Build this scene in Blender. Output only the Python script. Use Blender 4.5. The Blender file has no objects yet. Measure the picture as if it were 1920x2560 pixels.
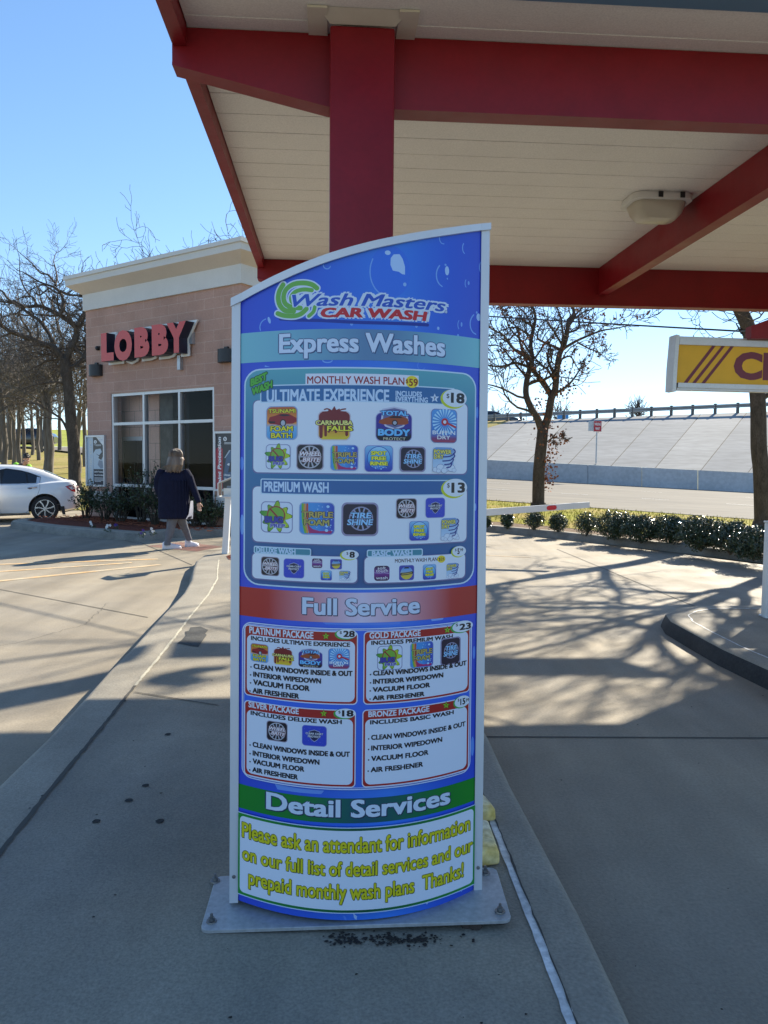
import bpy, bmesh, math, random
from mathutils import Vector, Matrix, noise as mnoise

S = bpy.context.scene
COL = S.collection
R = math.radians
V = Vector

# ------------------------------------------------------------------ camera
CAM_H, PITCH, ROLL, FPX = 1.6, 0.0642, 0.0088, 1920.0
_f = V((0, math.cos(PITCH), -math.sin(PITCH)))
_u0 = V((0, math.sin(PITCH), math.cos(PITCH)))
_r0 = V((1, 0, 0))
_r = _r0 * math.cos(ROLL) + _u0 * math.sin(ROLL)
_u = -_r0 * math.sin(ROLL) + _u0 * math.cos(ROLL)
EYE = V((0, 0, CAM_H))
cam = bpy.data.cameras.new("camera")
cam.sensor_fit = 'VERTICAL'
cam.sensor_height = 36.0
cam.lens = 36.0 * FPX / 2560.0
cam.clip_start = 0.05
cam.clip_end = 2000
camo = bpy.data.objects.new("camera", cam)
COL.objects.link(camo)
camo.matrix_world = Matrix(((_r.x, _u.x, -_f.x, 0), (_r.y, _u.y, -_f.y, 0), (_r.z, _u.z, -_f.z, CAM_H), (0, 0, 0, 1)))
S.camera = camo

# ------------------------------------------------------------------ sky, sun, exposure
SUN_AZ, SUN_EL = R(37.0), R(31.5)
world = bpy.data.worlds.new("World")
S.world = world
world.use_nodes = True
wn = world.node_tree
bg = wn.nodes['Background']
sky = wn.nodes.new('ShaderNodeTexSky')
sky.sky_type = 'NISHITA'
sky.sun_disc = False
sky.sun_elevation = SUN_EL
sky.sun_rotation = SUN_AZ
sky.air_density = 0.85
sky.dust_density = 0.0
sky.ozone_density = 3.0
# the bright haze near the sun is held back a little, as the photograph's exposure does
_m = wn.nodes.new('ShaderNodeVectorMath'); _m.operation = 'MULTIPLY_ADD'
_m.inputs[1].default_value = (0.105, 0.08, 0.062); _m.inputs[2].default_value = (1, 1, 1)
_d = wn.nodes.new('ShaderNodeVectorMath'); _d.operation = 'DIVIDE'
wn.links.new(sky.outputs[0], _m.inputs[0]); wn.links.new(sky.outputs[0], _d.inputs[0]); wn.links.new(_m.outputs[0], _d.inputs[1])
_h = wn.nodes.new('ShaderNodeHueSaturation'); _h.inputs['Saturation'].default_value = 1.08
wn.links.new(_d.outputs[0], _h.inputs['Color'])
wn.links.new(_h.outputs[0], bg.inputs[0])
bg.inputs[1].default_value = 0.138
sl = bpy.data.lights.new("sun", 'SUN')
sl.energy = 5.0
sl.angle = R(0.5)
sl.color = (1.0, 0.91, 0.75)
so = bpy.data.objects.new("sun", sl)
COL.objects.link(so)
SUN = V((math.sin(SUN_AZ) * math.cos(SUN_EL), math.cos(SUN_AZ) * math.cos(SUN_EL), math.sin(SUN_EL)))
so.rotation_euler = SUN.to_track_quat('Z', 'Y').to_euler()
so.location = (20, 30, 30)
S.view_settings.view_transform = 'Standard'
S.view_settings.look = 'None'
S.view_settings.exposure = 1.2
S.view_settings.gamma = 1.0
S.view_settings.use_curve_mapping = False
S.cycles.use_denoising = True
S.cycles.max_bounces = 8
S.cycles.caustics_reflective = False
S.cycles.caustics_refractive = False

# ------------------------------------------------------------------ measuring helpers (a point of the photograph -> a point of the place)
def ray(px, py):
    return _f + _r * ((px - 960) / FPX) - _u * ((py - 1280) / FPX)
def at_z(px, py, z):
    d = ray(px, py)
    return EYE + d * ((z - CAM_H) / d.z)
def at_y(px, py, y):
    d = ray(px, py)
    return EYE + d * (y / d.y)
def at_plane(px, py, p0, n):
    d = ray(px, py)
    return EYE + d * ((V(p0) - EYE).dot(V(n)) / d.dot(V(n)))

def lin(c):
    c = c / 255.0
    return c / 12.92 if c <= 0.04045 else ((c + 0.055) / 1.055) ** 2.4
def rgb(r, g, b):
    return (lin(r), lin(g), lin(b))

# ------------------------------------------------------------------ materials
MATS = {}
def mat(name, col, rough=0.6, metal=0.0, spec=0.5, var=0.0, vscale=3.0, speck=0.0, sscale=90.0, bump=0.0, bscale=60.0,
        col2=None, mixscale=1.0, coat=0.0, stretch=None, streak=0.0, rvar=0.0, sheen=0.0):
    """Principled material whose colour wanders between col and col2 with real stains and grain."""
    m = bpy.data.materials.new(name)
    MATS[name] = m
    m.use_nodes = True
    nt = m.node_tree
    b = nt.nodes['Principled BSDF']
    N, L = nt.nodes.new, nt.links.new
    b.inputs['Base Color'].default_value = (*col, 1)
    b.inputs['Roughness'].default_value = rough
    b.inputs['Metallic'].default_value = metal
    b.inputs['Specular IOR Level'].default_value = spec
    if coat:
        b.inputs['Coat Weight'].default_value = coat
        b.inputs['Coat Roughness'].default_value = 0.05
    geo = N('ShaderNodeNewGeometry')
    pos = geo.outputs['Position']
    if stretch:
        mp = N('ShaderNodeMapping')
        mp.inputs['Scale'].default_value = stretch
        L(pos, mp.inputs['Vector'])
        pos = mp.outputs['Vector']
    cur = None
    def noise(scale, detail=4.0, rough_=0.55):
        n = N('ShaderNodeTexNoise')
        n.inputs['Scale'].default_value = scale
        n.inputs['Detail'].default_value = detail
        n.inputs['Roughness'].default_value = rough_
        L(pos, n.inputs['Vector'])
        return n.outputs['Fac']
    def ramp(sock, lo, hi, a, b_):
        r_ = N('ShaderNodeMapRange')
        r_.inputs['From Min'].default_value = lo
        r_.inputs['From Max'].default_value = hi
        r_.inputs['To Min'].default_value = a
        r_.inputs['To Max'].default_value = b_
        L(sock, r_.inputs['Value'])
        return r_.outputs['Result']
    if col2 is not None:
        mx = N('ShaderNodeMix'); mx.data_type = 'RGBA'
        mx.inputs['A'].default_value = (*col, 1)
        mx.inputs['B'].default_value = (*col2, 1)
        L(ramp(noise(mixscale, 5.0), 0.38, 0.62, 0, 1), mx.inputs['Factor'])
        cur = mx.outputs['Result']
    def mult(sock):
        nonlocal cur
        mx = N('ShaderNodeMix'); mx.data_type = 'RGBA'; mx.blend_type = 'MULTIPLY'
        mx.inputs['Factor'].default_value = 1.0
        if cur is None:
            mx.inputs['A'].default_value = (*col, 1)
        else:
            L(cur, mx.inputs['A'])
        cb = N('ShaderNodeCombineColor')
        for k in range(3):
            L(sock, cb.inputs[k])
        L(cb.outputs[0], mx.inputs['B'])
        cur = mx.outputs['Result']
    if var:
        mult(ramp(noise(vscale, 6.0, 0.6), 0.25, 0.75, 1 - var, 1 + var))
    if streak:
        mp2 = N('ShaderNodeMapping'); mp2.inputs['Scale'].default_value = (2.4, .16, 1)
        L(geo.outputs['Position'], mp2.inputs['Vector'])
        n2_ = N('ShaderNodeTexNoise'); n2_.inputs['Scale'].default_value = 1.0; n2_.inputs['Detail'].default_value = 6.0
        L(mp2.outputs['Vector'], n2_.inputs['Vector'])
        mult(ramp(n2_.outputs['Fac'], 0.35, 0.68, 1 + streak * .35, 1 - streak))
        n3_ = N('ShaderNodeTexNoise'); n3_.inputs['Scale'].default_value = 2.7; n3_.inputs['Detail'].default_value = 8.0; n3_.inputs['Roughness'].default_value = .7
        L(geo.outputs['Position'], n3_.inputs['Vector'])
        mult(ramp(n3_.outputs['Fac'], 0.60, 0.78, 1.0, 1 - streak * 1.3))
    if speck:
        mult(ramp(noise(sscale, 2.0), 0.25, 0.75, 1 - speck, 1 + speck))
    if cur is not None:
        L(cur, b.inputs['Base Color'])
    if rvar:
        L(ramp(noise(vscale * 1.7, 5.0), 0.3, 0.7, rough - rvar, rough + rvar), b.inputs['Roughness'])
    if bump:
        bp = N('ShaderNodeBump')
        bp.inputs['Strength'].default_value = bump
        bp.inputs['Distance'].default_value = 0.01
        L(noise(bscale, 3.0), bp.inputs['Height'])
        L(bp.outputs['Normal'], b.inputs['Normal'])
    return m

mat('concrete', (0.325, 0.275, 0.198), 0.75, streak=0.22, var=0.23, vscale=0.8, speck=0.16, sscale=70, bump=0.25, bscale=140, col2=(0.275, 0.24, 0.185), mixscale=0.45, spec=0.35, rvar=0.1)
mat('island_concrete', (0.305, 0.268, 0.205), 0.8, streak=0.18, var=0.2, vscale=1.6, speck=0.22, sscale=110, bump=0.3, bscale=160, col2=(0.25, 0.228, 0.188), mixscale=0.9, spec=0.3)
mat('kerb_concrete', (0.30, 0.27, 0.215), 0.75, var=0.2, vscale=2.5, speck=0.18, sscale=80, bump=0.3, bscale=120, spec=0.3)
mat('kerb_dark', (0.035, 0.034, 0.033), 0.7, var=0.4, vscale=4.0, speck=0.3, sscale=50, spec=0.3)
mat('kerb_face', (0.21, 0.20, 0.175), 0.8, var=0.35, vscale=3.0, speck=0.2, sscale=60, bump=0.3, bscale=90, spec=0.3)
mat('joint_dark', (0.07, 0.065, 0.055), 0.9)
mat('joint_sealant', (0.62, 0.62, 0.60), 0.6, var=0.25, vscale=9.0, speck=0.25, sscale=45)
mat('joint_tan', (0.50, 0.46, 0.35), 0.8, var=0.2, vscale=12)
mat('line_paint', (0.60, 0.37, 0.16), 0.8, var=0.3, vscale=7, speck=0.2, sscale=45, col2=(0.46, 0.39, 0.27), mixscale=2.2)
mat('asphalt_patch', (0.045, 0.045, 0.042), 0.8, speck=0.5, sscale=80, var=0.4, vscale=8)
mat('black_spot', (0.02, 0.02, 0.02), 0.9)
mat('tactile_red', (0.33, 0.13, 0.105), 0.8, var=0.15, vscale=5)
mat('street', (0.225, 0.205, 0.17), 0.9, spec=0.1, var=0.12, vscale=0.5, speck=0.1, sscale=6, stretch=(0.25, 1.6, 1), col2=(0.19, 0.175, 0.15), mixscale=0.9)
mat('barrier', (0.47, 0.475, 0.475), 0.85, spec=0.2, var=0.16, vscale=0.4, speck=0.12, sscale=5, col2=(0.42, 0.43, 0.435), mixscale=0.25)
mat('slope_concrete', (0.29, 0.29, 0.28), 0.9, spec=0.15, var=0.12, vscale=0.3, speck=0.15, sscale=3.0, stretch=(0.3, 0.3, 3.0))
mat('slope_dark', (0.245, 0.25, 0.25), 0.9, spec=0.15, var=0.12, vscale=0.3, speck=0.15, sscale=3.0, stretch=(0.3, 0.3, 3.0))
mat('lawn', (0.24, 0.235, 0.02), 0.95, spec=0.1, var=0.25, vscale=1.2, speck=0.35, sscale=24, col2=(0.30, 0.23, 0.06), mixscale=0.7, bump=0.8, bscale=30)
mat('dry_lawn', (0.36, 0.28, 0.12), 0.95, spec=0.1, var=0.3, vscale=0.6, speck=0.4, sscale=14, col2=(0.25, 0.23, 0.06), mixscale=0.30, bump=0.8, bscale=12, stretch=(0.5, 1.6, 1))
mat('green_field', (0.30, 0.32, 0.06), 0.95, spec=0.1, var=0.2, vscale=0.3)
mat('soil', (0.17, 0.12, 0.08), 0.95, spec=0.1, var=0.4, vscale=6, speck=0.4, sscale=40, bump=1.0, bscale=30)
mat('mulch', (0.16, 0.05, 0.03), 0.95, spec=0.15, var=0.5, vscale=16, speck=0.5, sscale=60, bump=1.0, bscale=45)
mat('mulch_chip', (0.25, 0.085, 0.045), 0.9, spec=0.2, var=0.5, vscale=14)
mat('far_ground', (0.22, 0.21, 0.08), 0.95, spec=0.1, var=0.3, vscale=0.05)
mat('red_steel', (0.22, 0.007, 0.013), 0.42, spec=0.35, var=0.16, vscale=3, speck=0.06, sscale=40, rvar=0.06, bump=0.05, bscale=14)
mat('soffit', (0.82, 0.80, 0.76), 0.55, var=0.05, vscale=1.2, speck=0.10, sscale=110)
mat('soffit_gap', (0.10, 0.09, 0.075), 0.9)
mat('blue_edge', (0.10, 0.21, 0.34), 0.5, var=0.06, vscale=2)
mat('flashing', (0.68, 0.64, 0.55), 0.45, var=0.08, vscale=6)
mat('alu', (0.62, 0.64, 0.66), 0.38, metal=0.55, var=0.06, vscale=4, speck=0.05, sscale=50, bump=0.03, bscale=25)
mat('alu_white', (0.66, 0.68, 0.70), 0.42, metal=0.2, var=0.05, vscale=4)
mat('galv', (0.45, 0.47, 0.49), 0.45, metal=0.7, var=0.2, vscale=8)
mat('base_plate', (0.42, 0.43, 0.435), 0.55, metal=0.35, var=0.2, vscale=5, speck=0.15, sscale=60, rvar=0.1)
mat('rust', (0.05, 0.035, 0.03), 0.9, var=0.4, vscale=20)
mat('bolt', (0.22, 0.22, 0.22), 0.4, metal=0.8, var=0.3, vscale=40)
mat('yellow_rubber', (0.80, 0.56, 0.14), 0.6, var=0.3, vscale=7, speck=0.25, sscale=40, col2=(0.80, 0.72, 0.48), mixscale=5)
mat('white_paint', (0.72, 0.72, 0.70), 0.45, var=0.05, vscale=3)
mat('red_reflector', (0.62, 0.02, 0.03), 0.25)
mat('sign_yellow', (0.86, 0.50, 0.02), 0.4, var=0.06, vscale=6)
mat('sign_maroon', (0.19, 0.035, 0.065), 0.45)
mat('stucco_pale', (0.62, 0.605, 0.56), 0.9, speck=0.06, sscale=60, bump=0.25, bscale=80, var=0.05, vscale=1.5, spec=0.2)
mat('stucco_tan', (0.61, 0.535, 0.45), 0.9, speck=0.06, sscale=60, bump=0.25, bscale=80, var=0.05, vscale=1.5, spec=0.2)
mat('coping', (0.60, 0.58, 0.53), 0.5, var=0.05, vscale=2)
mat('frame_alu', (0.62, 0.62, 0.61), 0.4, metal=0.3)
mat('black_metal', (0.012, 0.013, 0.016), 0.45)
mat('letter_side', (0.012, 0.012, 0.03), 0.35)
mat('letter_red', (0.58, 0.072, 0.058), 0.25, spec=0.35)
mat('backing_white', (0.70, 0.69, 0.65), 0.5)
mat('dark_glass_door', (0.01, 0.012, 0.018), 0.08)
mat('stone', (0.13, 0.12, 0.10), 0.9, var=0.4, vscale=4, bump=1.0, bscale=9)
mat('interior_dark', (0.03, 0.032, 0.045), 0.7)
mat('bark', (0.085, 0.068, 0.055), 0.95, var=0.4, vscale=9, speck=0.35, sscale=50, bump=1.0, bscale=40, stretch=(1, 1, 0.35), spec=0.2)
mat('bark_pale', (0.15, 0.132, 0.115), 0.95, var=0.35, vscale=5, bump=1.0, bscale=30, stretch=(1, 1, 0.35), spec=0.2)
mat('twig', (0.10, 0.078, 0.062), 0.9, var=0.3, vscale=5, spec=0.2)
mat('twig_pale', (0.17, 0.152, 0.135), 0.9, var=0.3, vscale=5, spec=0.2)
mat('dead_leaf', (0.26, 0.10, 0.05), 0.8, var=0.5, vscale=6, spec=0.2)
mat('shrub_leaf', (0.035, 0.058, 0.024), 0.22, var=0.5, vscale=9, spec=0.6)
mat('rose_leaf', (0.035, 0.06, 0.022), 0.4, var=0.5, vscale=9, spec=0.5)
mat('rose_stem', (0.06, 0.05, 0.035), 0.8)
mat('grass_blade', (0.26, 0.26, 0.025), 0.9, var=0.4, vscale=3, spec=0.1)
mat('flower_white', (0.8, 0.8, 0.78), 0.6)
mat('flower_purple', (0.08, 0.03, 0.25), 0.6)
mat('car_white', (0.86, 0.86, 0.85), 0.22, coat=1.0, spec=0.5)
mat('car_dark', (0.02, 0.02, 0.024), 0.2, coat=0.6)
mat('car_silver', (0.35, 0.36, 0.38), 0.3, metal=0.6, coat=0.6)
mat('car_glass', (0.012, 0.016, 0.022), 0.04, spec=0.8)
mat('tyre', (0.016, 0.016, 0.017), 0.75)
mat('trim_black', (0.012, 0.012, 0.013), 0.5)
mat('rim_silver', (0.62, 0.62, 0.63), 0.25, metal=0.85)
mat('tail_red', (0.55, 0.015, 0.03), 0.12, coat=0.6)
mat('chrome', (0.7, 0.7, 0.72), 0.12, metal=1.0)
mat('cabin', (0.10, 0.10, 0.11), 0.8)
mat('skin', (0.52, 0.29, 0.20), 0.55, var=0.08, vscale=14)
mat('skin_tan', (0.38, 0.20, 0.13), 0.55, var=0.08, vscale=14)
mat('hair_blonde', (0.20, 0.15, 0.108), 0.5, var=0.5, vscale=26, stretch=(1, 1, 0.12), col2=(0.09, 0.06, 0.04), mixscale=13, bump=0.6, bscale=70)
mat('hair_dark', (0.015, 0.011, 0.009), 0.5, bump=0.5, bscale=80)
mat('coat_navy', (0.008, 0.010, 0.028), 0.9, var=0.25, vscale=12, spec=0.2, bump=0.5, bscale=60)
mat('coat_lining', (0.35, 0.37, 0.45), 0.9)
mat('trouser_grey', (0.135, 0.142, 0.165), 0.9, var=0.2, vscale=12, spec=0.2)
mat('sneaker', (0.80, 0.76, 0.77), 0.6)
mat('sole', (0.70, 0.68, 0.66), 0.6)
mat('hi_vis', (0.30, 0.75, 0.04), 0.7)
mat('vest_black', (0.012, 0.012, 0.014), 0.8)
mat('eye_white', (0.75, 0.74, 0.72), 0.3)
mat('eye_dark', (0.02, 0.015, 0.01), 0.2)
mat('lip', (0.35, 0.13, 0.10), 0.5)
mat('guard_rail', (0.30, 0.30, 0.29), 0.55, metal=0.3, var=0.2, vscale=0.8)
mat('timber_post', (0.13, 0.115, 0.10), 0.9, var=0.2, vscale=2)
mat('sign_red', (0.45, 0.012, 0.025), 0.4)
mat('sign_white', (0.78, 0.78, 0.76), 0.4)
mat('road_sign_blue', (0.04, 0.27, 0.62), 0.4)
mat('poster_dark', (0.022, 0.024, 0.035), 0.3)
mat('poster_silver', (0.42, 0.50, 0.56), 0.3)
mat('poster_mid', (0.19, 0.23, 0.29), 0.3)
mat('poster_red', (0.40, 0.022, 0.05), 0.3)
mat('poster_blue', (0.05, 0.11, 0.20), 0.3)
mat('cable', (0.03, 0.032, 0.04), 0.7)
mat('lens', (0.52, 0.48, 0.40), 0.3, var=0.05, vscale=8)
mat('wood_pole', (0.16, 0.14, 0.12), 0.9, var=0.2, vscale=3)
mat('debris', (0.018, 0.014, 0.012), 0.9)

def block_material(name, c1, c2, mortar, d, bw, bh):
    """Concrete block wall laid out in the wall's own plane (d = direction along the wall)."""
    m = bpy.data.materials.new(name); MATS[name] = m
    m.use_nodes = True
    nt = m.node_tree; N, L = nt.nodes.new, nt.links.new
    b = nt.nodes['Principled BSDF']; b.inputs['Roughness'].default_value = 0.9
    b.inputs['Specular IOR Level'].default_value = 0.2
    g = N('ShaderNodeNewGeometry')
    dt = N('ShaderNodeVectorMath'); dt.operation = 'DOT_PRODUCT'
    dt.inputs[1].default_value = (d[0], d[1], 0)
    L(g.outputs['Position'], dt.inputs[0])
    sp = N('ShaderNodeSeparateXYZ'); L(g.outputs['Position'], sp.inputs[0])
    cb = N('ShaderNodeCombineXYZ')
    L(dt.outputs['Value'], cb.inputs[0]); L(sp.outputs['Z'], cb.inputs[1])
    br = N('ShaderNodeTexBrick')
    br.inputs['Color1'].default_value = (*c1, 1); br.inputs['Color2'].default_value = (*c2, 1)
    br.inputs['Mortar'].default_value = (*mortar, 1)
    br.inputs['Scale'].default_value = 1.0
    br.inputs['Mortar Size'].default_value = 0.006
    br.inputs['Brick Width'].default_value = bw
    br.inputs['Row Height'].default_value = bh
    L(cb.outputs[0], br.inputs['Vector'])
    n = N('ShaderNodeTexNoise'); n.inputs['Scale'].default_value = 45; n.inputs['Detail'].default_value = 4
    L(g.outputs['Position'], n.inputs['Vector'])
    n2 = N('ShaderNodeTexNoise'); n2.inputs['Scale'].default_value = 1.3; n2.inputs['Detail'].default_value = 5
    L(g.outputs['Position'], n2.inputs['Vector'])
    ad = N('ShaderNodeMath'); ad.operation = 'ADD'; L(n.outputs['Fac'], ad.inputs[0]); L(n2.outputs['Fac'], ad.inputs[1])
    mr = N('ShaderNodeMapRange'); mr.inputs['From Min'].default_value = 0.6; mr.inputs['From Max'].default_value = 1.4
    mr.inputs['To Min'].default_value = 0.78; mr.inputs['To Max'].default_value = 1.22
    L(ad.outputs[0], mr.inputs['Value'])
    mx = N('ShaderNodeMix'); mx.data_type = 'RGBA'; mx.blend_type = 'MULTIPLY'; mx.inputs['Factor'].default_value = 1
    L(br.outputs['Color'], mx.inputs['A'])
    c3 = N('ShaderNodeCombineColor')
    for k in range(3): L(mr.outputs[0], c3.inputs[k])
    L(c3.outputs[0], mx.inputs['B']); L(mx.outputs['Result'], b.inputs['Base Color'])
    bp = N('ShaderNodeBump'); bp.inputs['Strength'].default_value = 0.35; bp.inputs['Distance'].default_value = 0.01
    L(n.outputs['Fac'], bp.inputs['Height']); L(bp.outputs['Normal'], b.inputs['Normal'])
    return m

def glass_material(name, tint, refl_rough=0.02):
    m = bpy.data.materials.new(name); MATS[name] = m
    m.use_nodes = True
    nt = m.node_tree; N, L = nt.nodes.new, nt.links.new
    for n in list(nt.nodes): nt.nodes.remove(n)
    out = N('ShaderNodeOutputMaterial'); mix = N('ShaderNodeMixShader')
    tr = N('ShaderNodeBsdfTransparent'); gl = N('ShaderNodeBsdfGlossy'); fr = N('ShaderNodeFresnel')
    tr.inputs[0].default_value = (*tint, 1); gl.inputs['Roughness'].default_value = refl_rough
    fr.inputs['IOR'].default_value = 1.22
    L(fr.outputs[0], mix.inputs[0]); L(tr.outputs[0], mix.inputs[1]); L(gl.outputs[0], mix.inputs[2])
    L(mix.outputs[0], out.inputs[0])
    return m
glass_material('window_glass', (0.90, 0.92, 0.95))
glass_material('acrylic', (0.93, 0.95, 0.95))

# printed vinyl: the artwork's own ink colours are stored with the print
m = bpy.data.materials.new('printed_vinyl'); MATS['printed_vinyl'] = m
m.use_nodes = True
_b = m.node_tree.nodes['Principled BSDF']
_a = m.node_tree.nodes.new('ShaderNodeVertexColor'); _a.layer_name = 'print'
m.node_tree.links.new(_a.outputs['Color'], _b.inputs['Base Color'])
_b.inputs['Roughness'].default_value = 0.33
_b.inputs['Specular IOR Level'].default_value = 0.45

# ------------------------------------------------------------------ mesh builder
WORLD = {}          # object -> its world matrix as authored
def link(o, parent=None, mw=None):
    COL.objects.link(o)
    if parent is not None:
        o.parent = parent
        o.matrix_parent_inverse = Matrix.Identity(4)
        WORLD[o.name] = WORLD[parent.name].copy()
    else:
        WORLD[o.name] = mw if mw is not None else Matrix.Identity(4)
        o.matrix_world = WORLD[o.name]
    return o

def tag(o, label=None, cat=None, group=None, kind=None):
    if label: o['label'] = label
    if cat: o['category'] = cat
    if group: o['group'] = group
    if kind: o['kind'] = kind
    return o

def thing(name, label, cat, loc, rz=0.0, group=None):
    o = bpy.data.objects.new(name, None)
    o.empty_display_size = 0.1
    link(o, None, Matrix.Translation(V(loc)) @ Matrix.Rotation(rz, 4, 'Z'))
    return tag(o, label, cat, group)

class MB:
    def __init__(s):
        s.v, s.f, s.mi, s.mats, s.sm, s.cur = [], [], [], [], [], 0
        s.xf = None
    def mat(s, name):
        m = MATS[name]
        if m not in s.mats: s.mats.append(m)
        s.cur = s.mats.index(m)
        return s
    def vert(s, p):
        p = V(p)
        if s.xf is not None: p = s.xf @ p
        s.v.append(p)
        return len(s.v) - 1
    def face(s, idx, smooth=False):
        s.f.append(tuple(idx)); s.mi.append(s.cur); s.sm.append(smooth)
    def poly(s, pts, smooth=False):
        s.face([s.vert(p) for p in pts], smooth)
    def box(s, c, d, M=None):
        """box of half sizes d centred on c, turned by M"""
        c = V(c); i0 = []
        for sx in (-1, 1):
            for sy in (-1, 1):
                for sz in (-1, 1):
                    o = V((sx * d[0], sy * d[1], sz * d[2]))
                    if M is not None: o = M @ o
                    i0.append(s.vert(c + o))
        a = i0
        for q in ((0, 1, 3, 2), (4, 6, 7, 5), (0, 4, 5, 1), (2, 3, 7, 6), (0, 2, 6, 4), (1, 5, 7, 3)):
            s.face([a[k] for k in q])
    def bbox(s, c, d, bev=0.01, M=None):
        """box with bevelled edges"""
        bm = bmesh.new()
        bmesh.ops.create_cube(bm, size=2.0)
        for v in bm.verts: v.co = V((v.co.x * d[0], v.co.y * d[1], v.co.z * d[2]))
        bmesh.ops.bevel(bm, geom=list(bm.edges), offset=min(bev, min(d) * 0.9), segments=2, affect='EDGES', profile=0.5)
        s.frombm(bm, Matrix.Translation(V(c)) @ (M.to_4x4() if M is not None else Matrix.Identity(4)), True)
        bm.free()
    def frombm(s, bm, M=Matrix.Identity(4), smooth=False):
        bm.verts.ensure_lookup_table()
        base = {}
        for v in bm.verts: base[v] = s.vert(M @ v.co)
        for f in bm.faces: s.face([base[v] for v in f.verts], smooth)
    def frommesh(s, me, M=Matrix.Identity(4), smooth=False):
        base = [s.vert(M @ v.co) for v in me.vertices]
        for p in me.polygons: s.face([base[i] for i in p.vertices], smooth)
    def prism(s, pts, ext, smooth=False):
        """closed polygon pushed along ext"""
        ext = V(ext); n = len(pts)
        a = [s.vert(p) for p in pts]; b = [s.vert(V(p) + ext) for p in pts]
        s.face(a[::-1]); s.face(b)
        for k in range(n):
            s.face((a[k], a[(k + 1) % n], b[(k + 1) % n], b[k]), smooth)
    def tube(s, pts, rad, sides=6, cap=True, flat=1.0, up=None):
        pts = [V(p) for p in pts]; n = len(pts)
        if not hasattr(rad, '__len__'): rad = [rad] * n
        prev = None; rings = []
        for k in range(n):
            t = (pts[min(k + 1, n - 1)] - pts[max(k - 1, 0)])
            if t.length < 1e-9: t = V((0, 0, 1))
            t.normalize()
            if prev is None:
                ref = V(up) if up is not None else (V((0, 0, 1)) if abs(t.z) < 0.9 else V((1, 0, 0)))
                e1 = t.cross(ref).normalized()
            else:
                e1 = prev - t * prev.dot(t)
                if e1.length < 1e-6: e1 = t.orthogonal()
                e1.normalize()
            prev = e1
            e2 = t.cross(e1)
            ring = []
            for j in range(sides):
                an = 2 * math.pi * j / sides
                ring.append(s.vert(pts[k] + e1 * math.cos(an) * rad[k] + e2 * math.sin(an) * rad[k] * flat))
            rings.append(ring)
        for k in range(n - 1):
            for j in range(sides):
                j2 = (j + 1) % sides
                s.face((rings[k][j], rings[k][j2], rings[k + 1][j2], rings[k + 1][j]), True)
        if cap:
            s.face(rings[0][::-1]); s.face(rings[-1])
    def rings(s, rr, closed=True, cap=True, smooth=True):
        ids = [[s.vert(p) for p in r_] for r_ in rr]
        m = len(ids[0])
        for k in range(len(ids) - 1):
            for j in range(m if closed else m - 1):
                j2 = (j + 1) % m
                s.face((ids[k][j], ids[k][j2], ids[k + 1][j2], ids[k + 1][j]), smooth)
        if cap and closed:
            s.face(ids[0][::-1]); s.face(ids[-1])
    def sphere(s, c, r, nu=12, nv=8, M=None):
        c = V(c)
        if not hasattr(r, '__len__'): r = (r, r, r)
        rr = []
        for k in range(nv + 1):
            th = math.pi * k / nv
            th = min(max(th, 0.02), math.pi - 0.02)
            ring = []
            for j in range(nu):
                ph = 2 * math.pi * j / nu
                o = V((r[0] * math.sin(th) * math.cos(ph), r[1] * math.sin(th) * math.sin(ph), -r[2] * math.cos(th)))
                if M is not None: o = M @ o
                ring.append(c + o)
            rr.append(ring)
        s.rings(rr)
    def lathe(s, prof, c, axis='Z', n=24, M=None, smooth=True, cap=True):
        c = V(c); rr = []
        for (r_, h) in prof:
            ring = []
            for j in range(n):
                a = 2 * math.pi * j / n
                o = V((r_ * math.cos(a), r_ * math.sin(a), h))
                if axis == 'Y': o = V((o.x, o.z, o.y))
                if M is not None: o = M @ o
                ring.append(c + o)
            rr.append(ring)
        s.rings(rr, smooth=smooth, cap=cap)
    def build(s, name, parent=None, loc=None, mods=None, recalc=True, sharp=None):
        """link everything collected so far as ONE mesh object; coordinates were given in the world"""
        me = bpy.data.meshes.new(name)
        if parent is not None: inv = WORLD[parent.name].inverted()
        elif loc is not None: inv = Matrix.Translation(-V(loc))
        else: inv = Matrix.Identity(4)
        me.from_pydata([tuple(inv @ p) for p in s.v], [], s.f)
        for m_ in s.mats: me.materials.append(m_)
        me.polygons.foreach_set('material_index', s.mi)
        me.polygons.foreach_set('use_smooth', s.sm)
        if recalc:
            bm = bmesh.new(); bm.from_mesh(me)
            bmesh.ops.recalc_face_normals(bm, faces=bm.faces)
            bm.to_mesh(me); bm.free()
        me.update()
        if any(s.sm):
            me.set_sharp_from_angle(angle=R(sharp or 40))
        o = bpy.data.objects.new(name, me)
        link(o, parent, Matrix.Translation(V(loc)) if loc is not None else None)
        return o

def struct(o, name=None):
    o['kind'] = 'structure'
    return o

def copy_thing(src, mw, label=None, group=None):
    c = src.copy(); COL.objects.link(c)
    c.matrix_world = mw
    WORLD[c.name] = mw
    if label: c['label'] = label
    if group: c['group'] = group
    for ch in [o for o in src.children]:
        d = ch.copy(); COL.objects.link(d); d.parent = c; WORLD[d.name] = mw.copy()
        for g in [o for o in ch.children]:
            e = g.copy(); COL.objects.link(e); e.parent = d; WORLD[e.name] = mw.copy()
    return c

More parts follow.
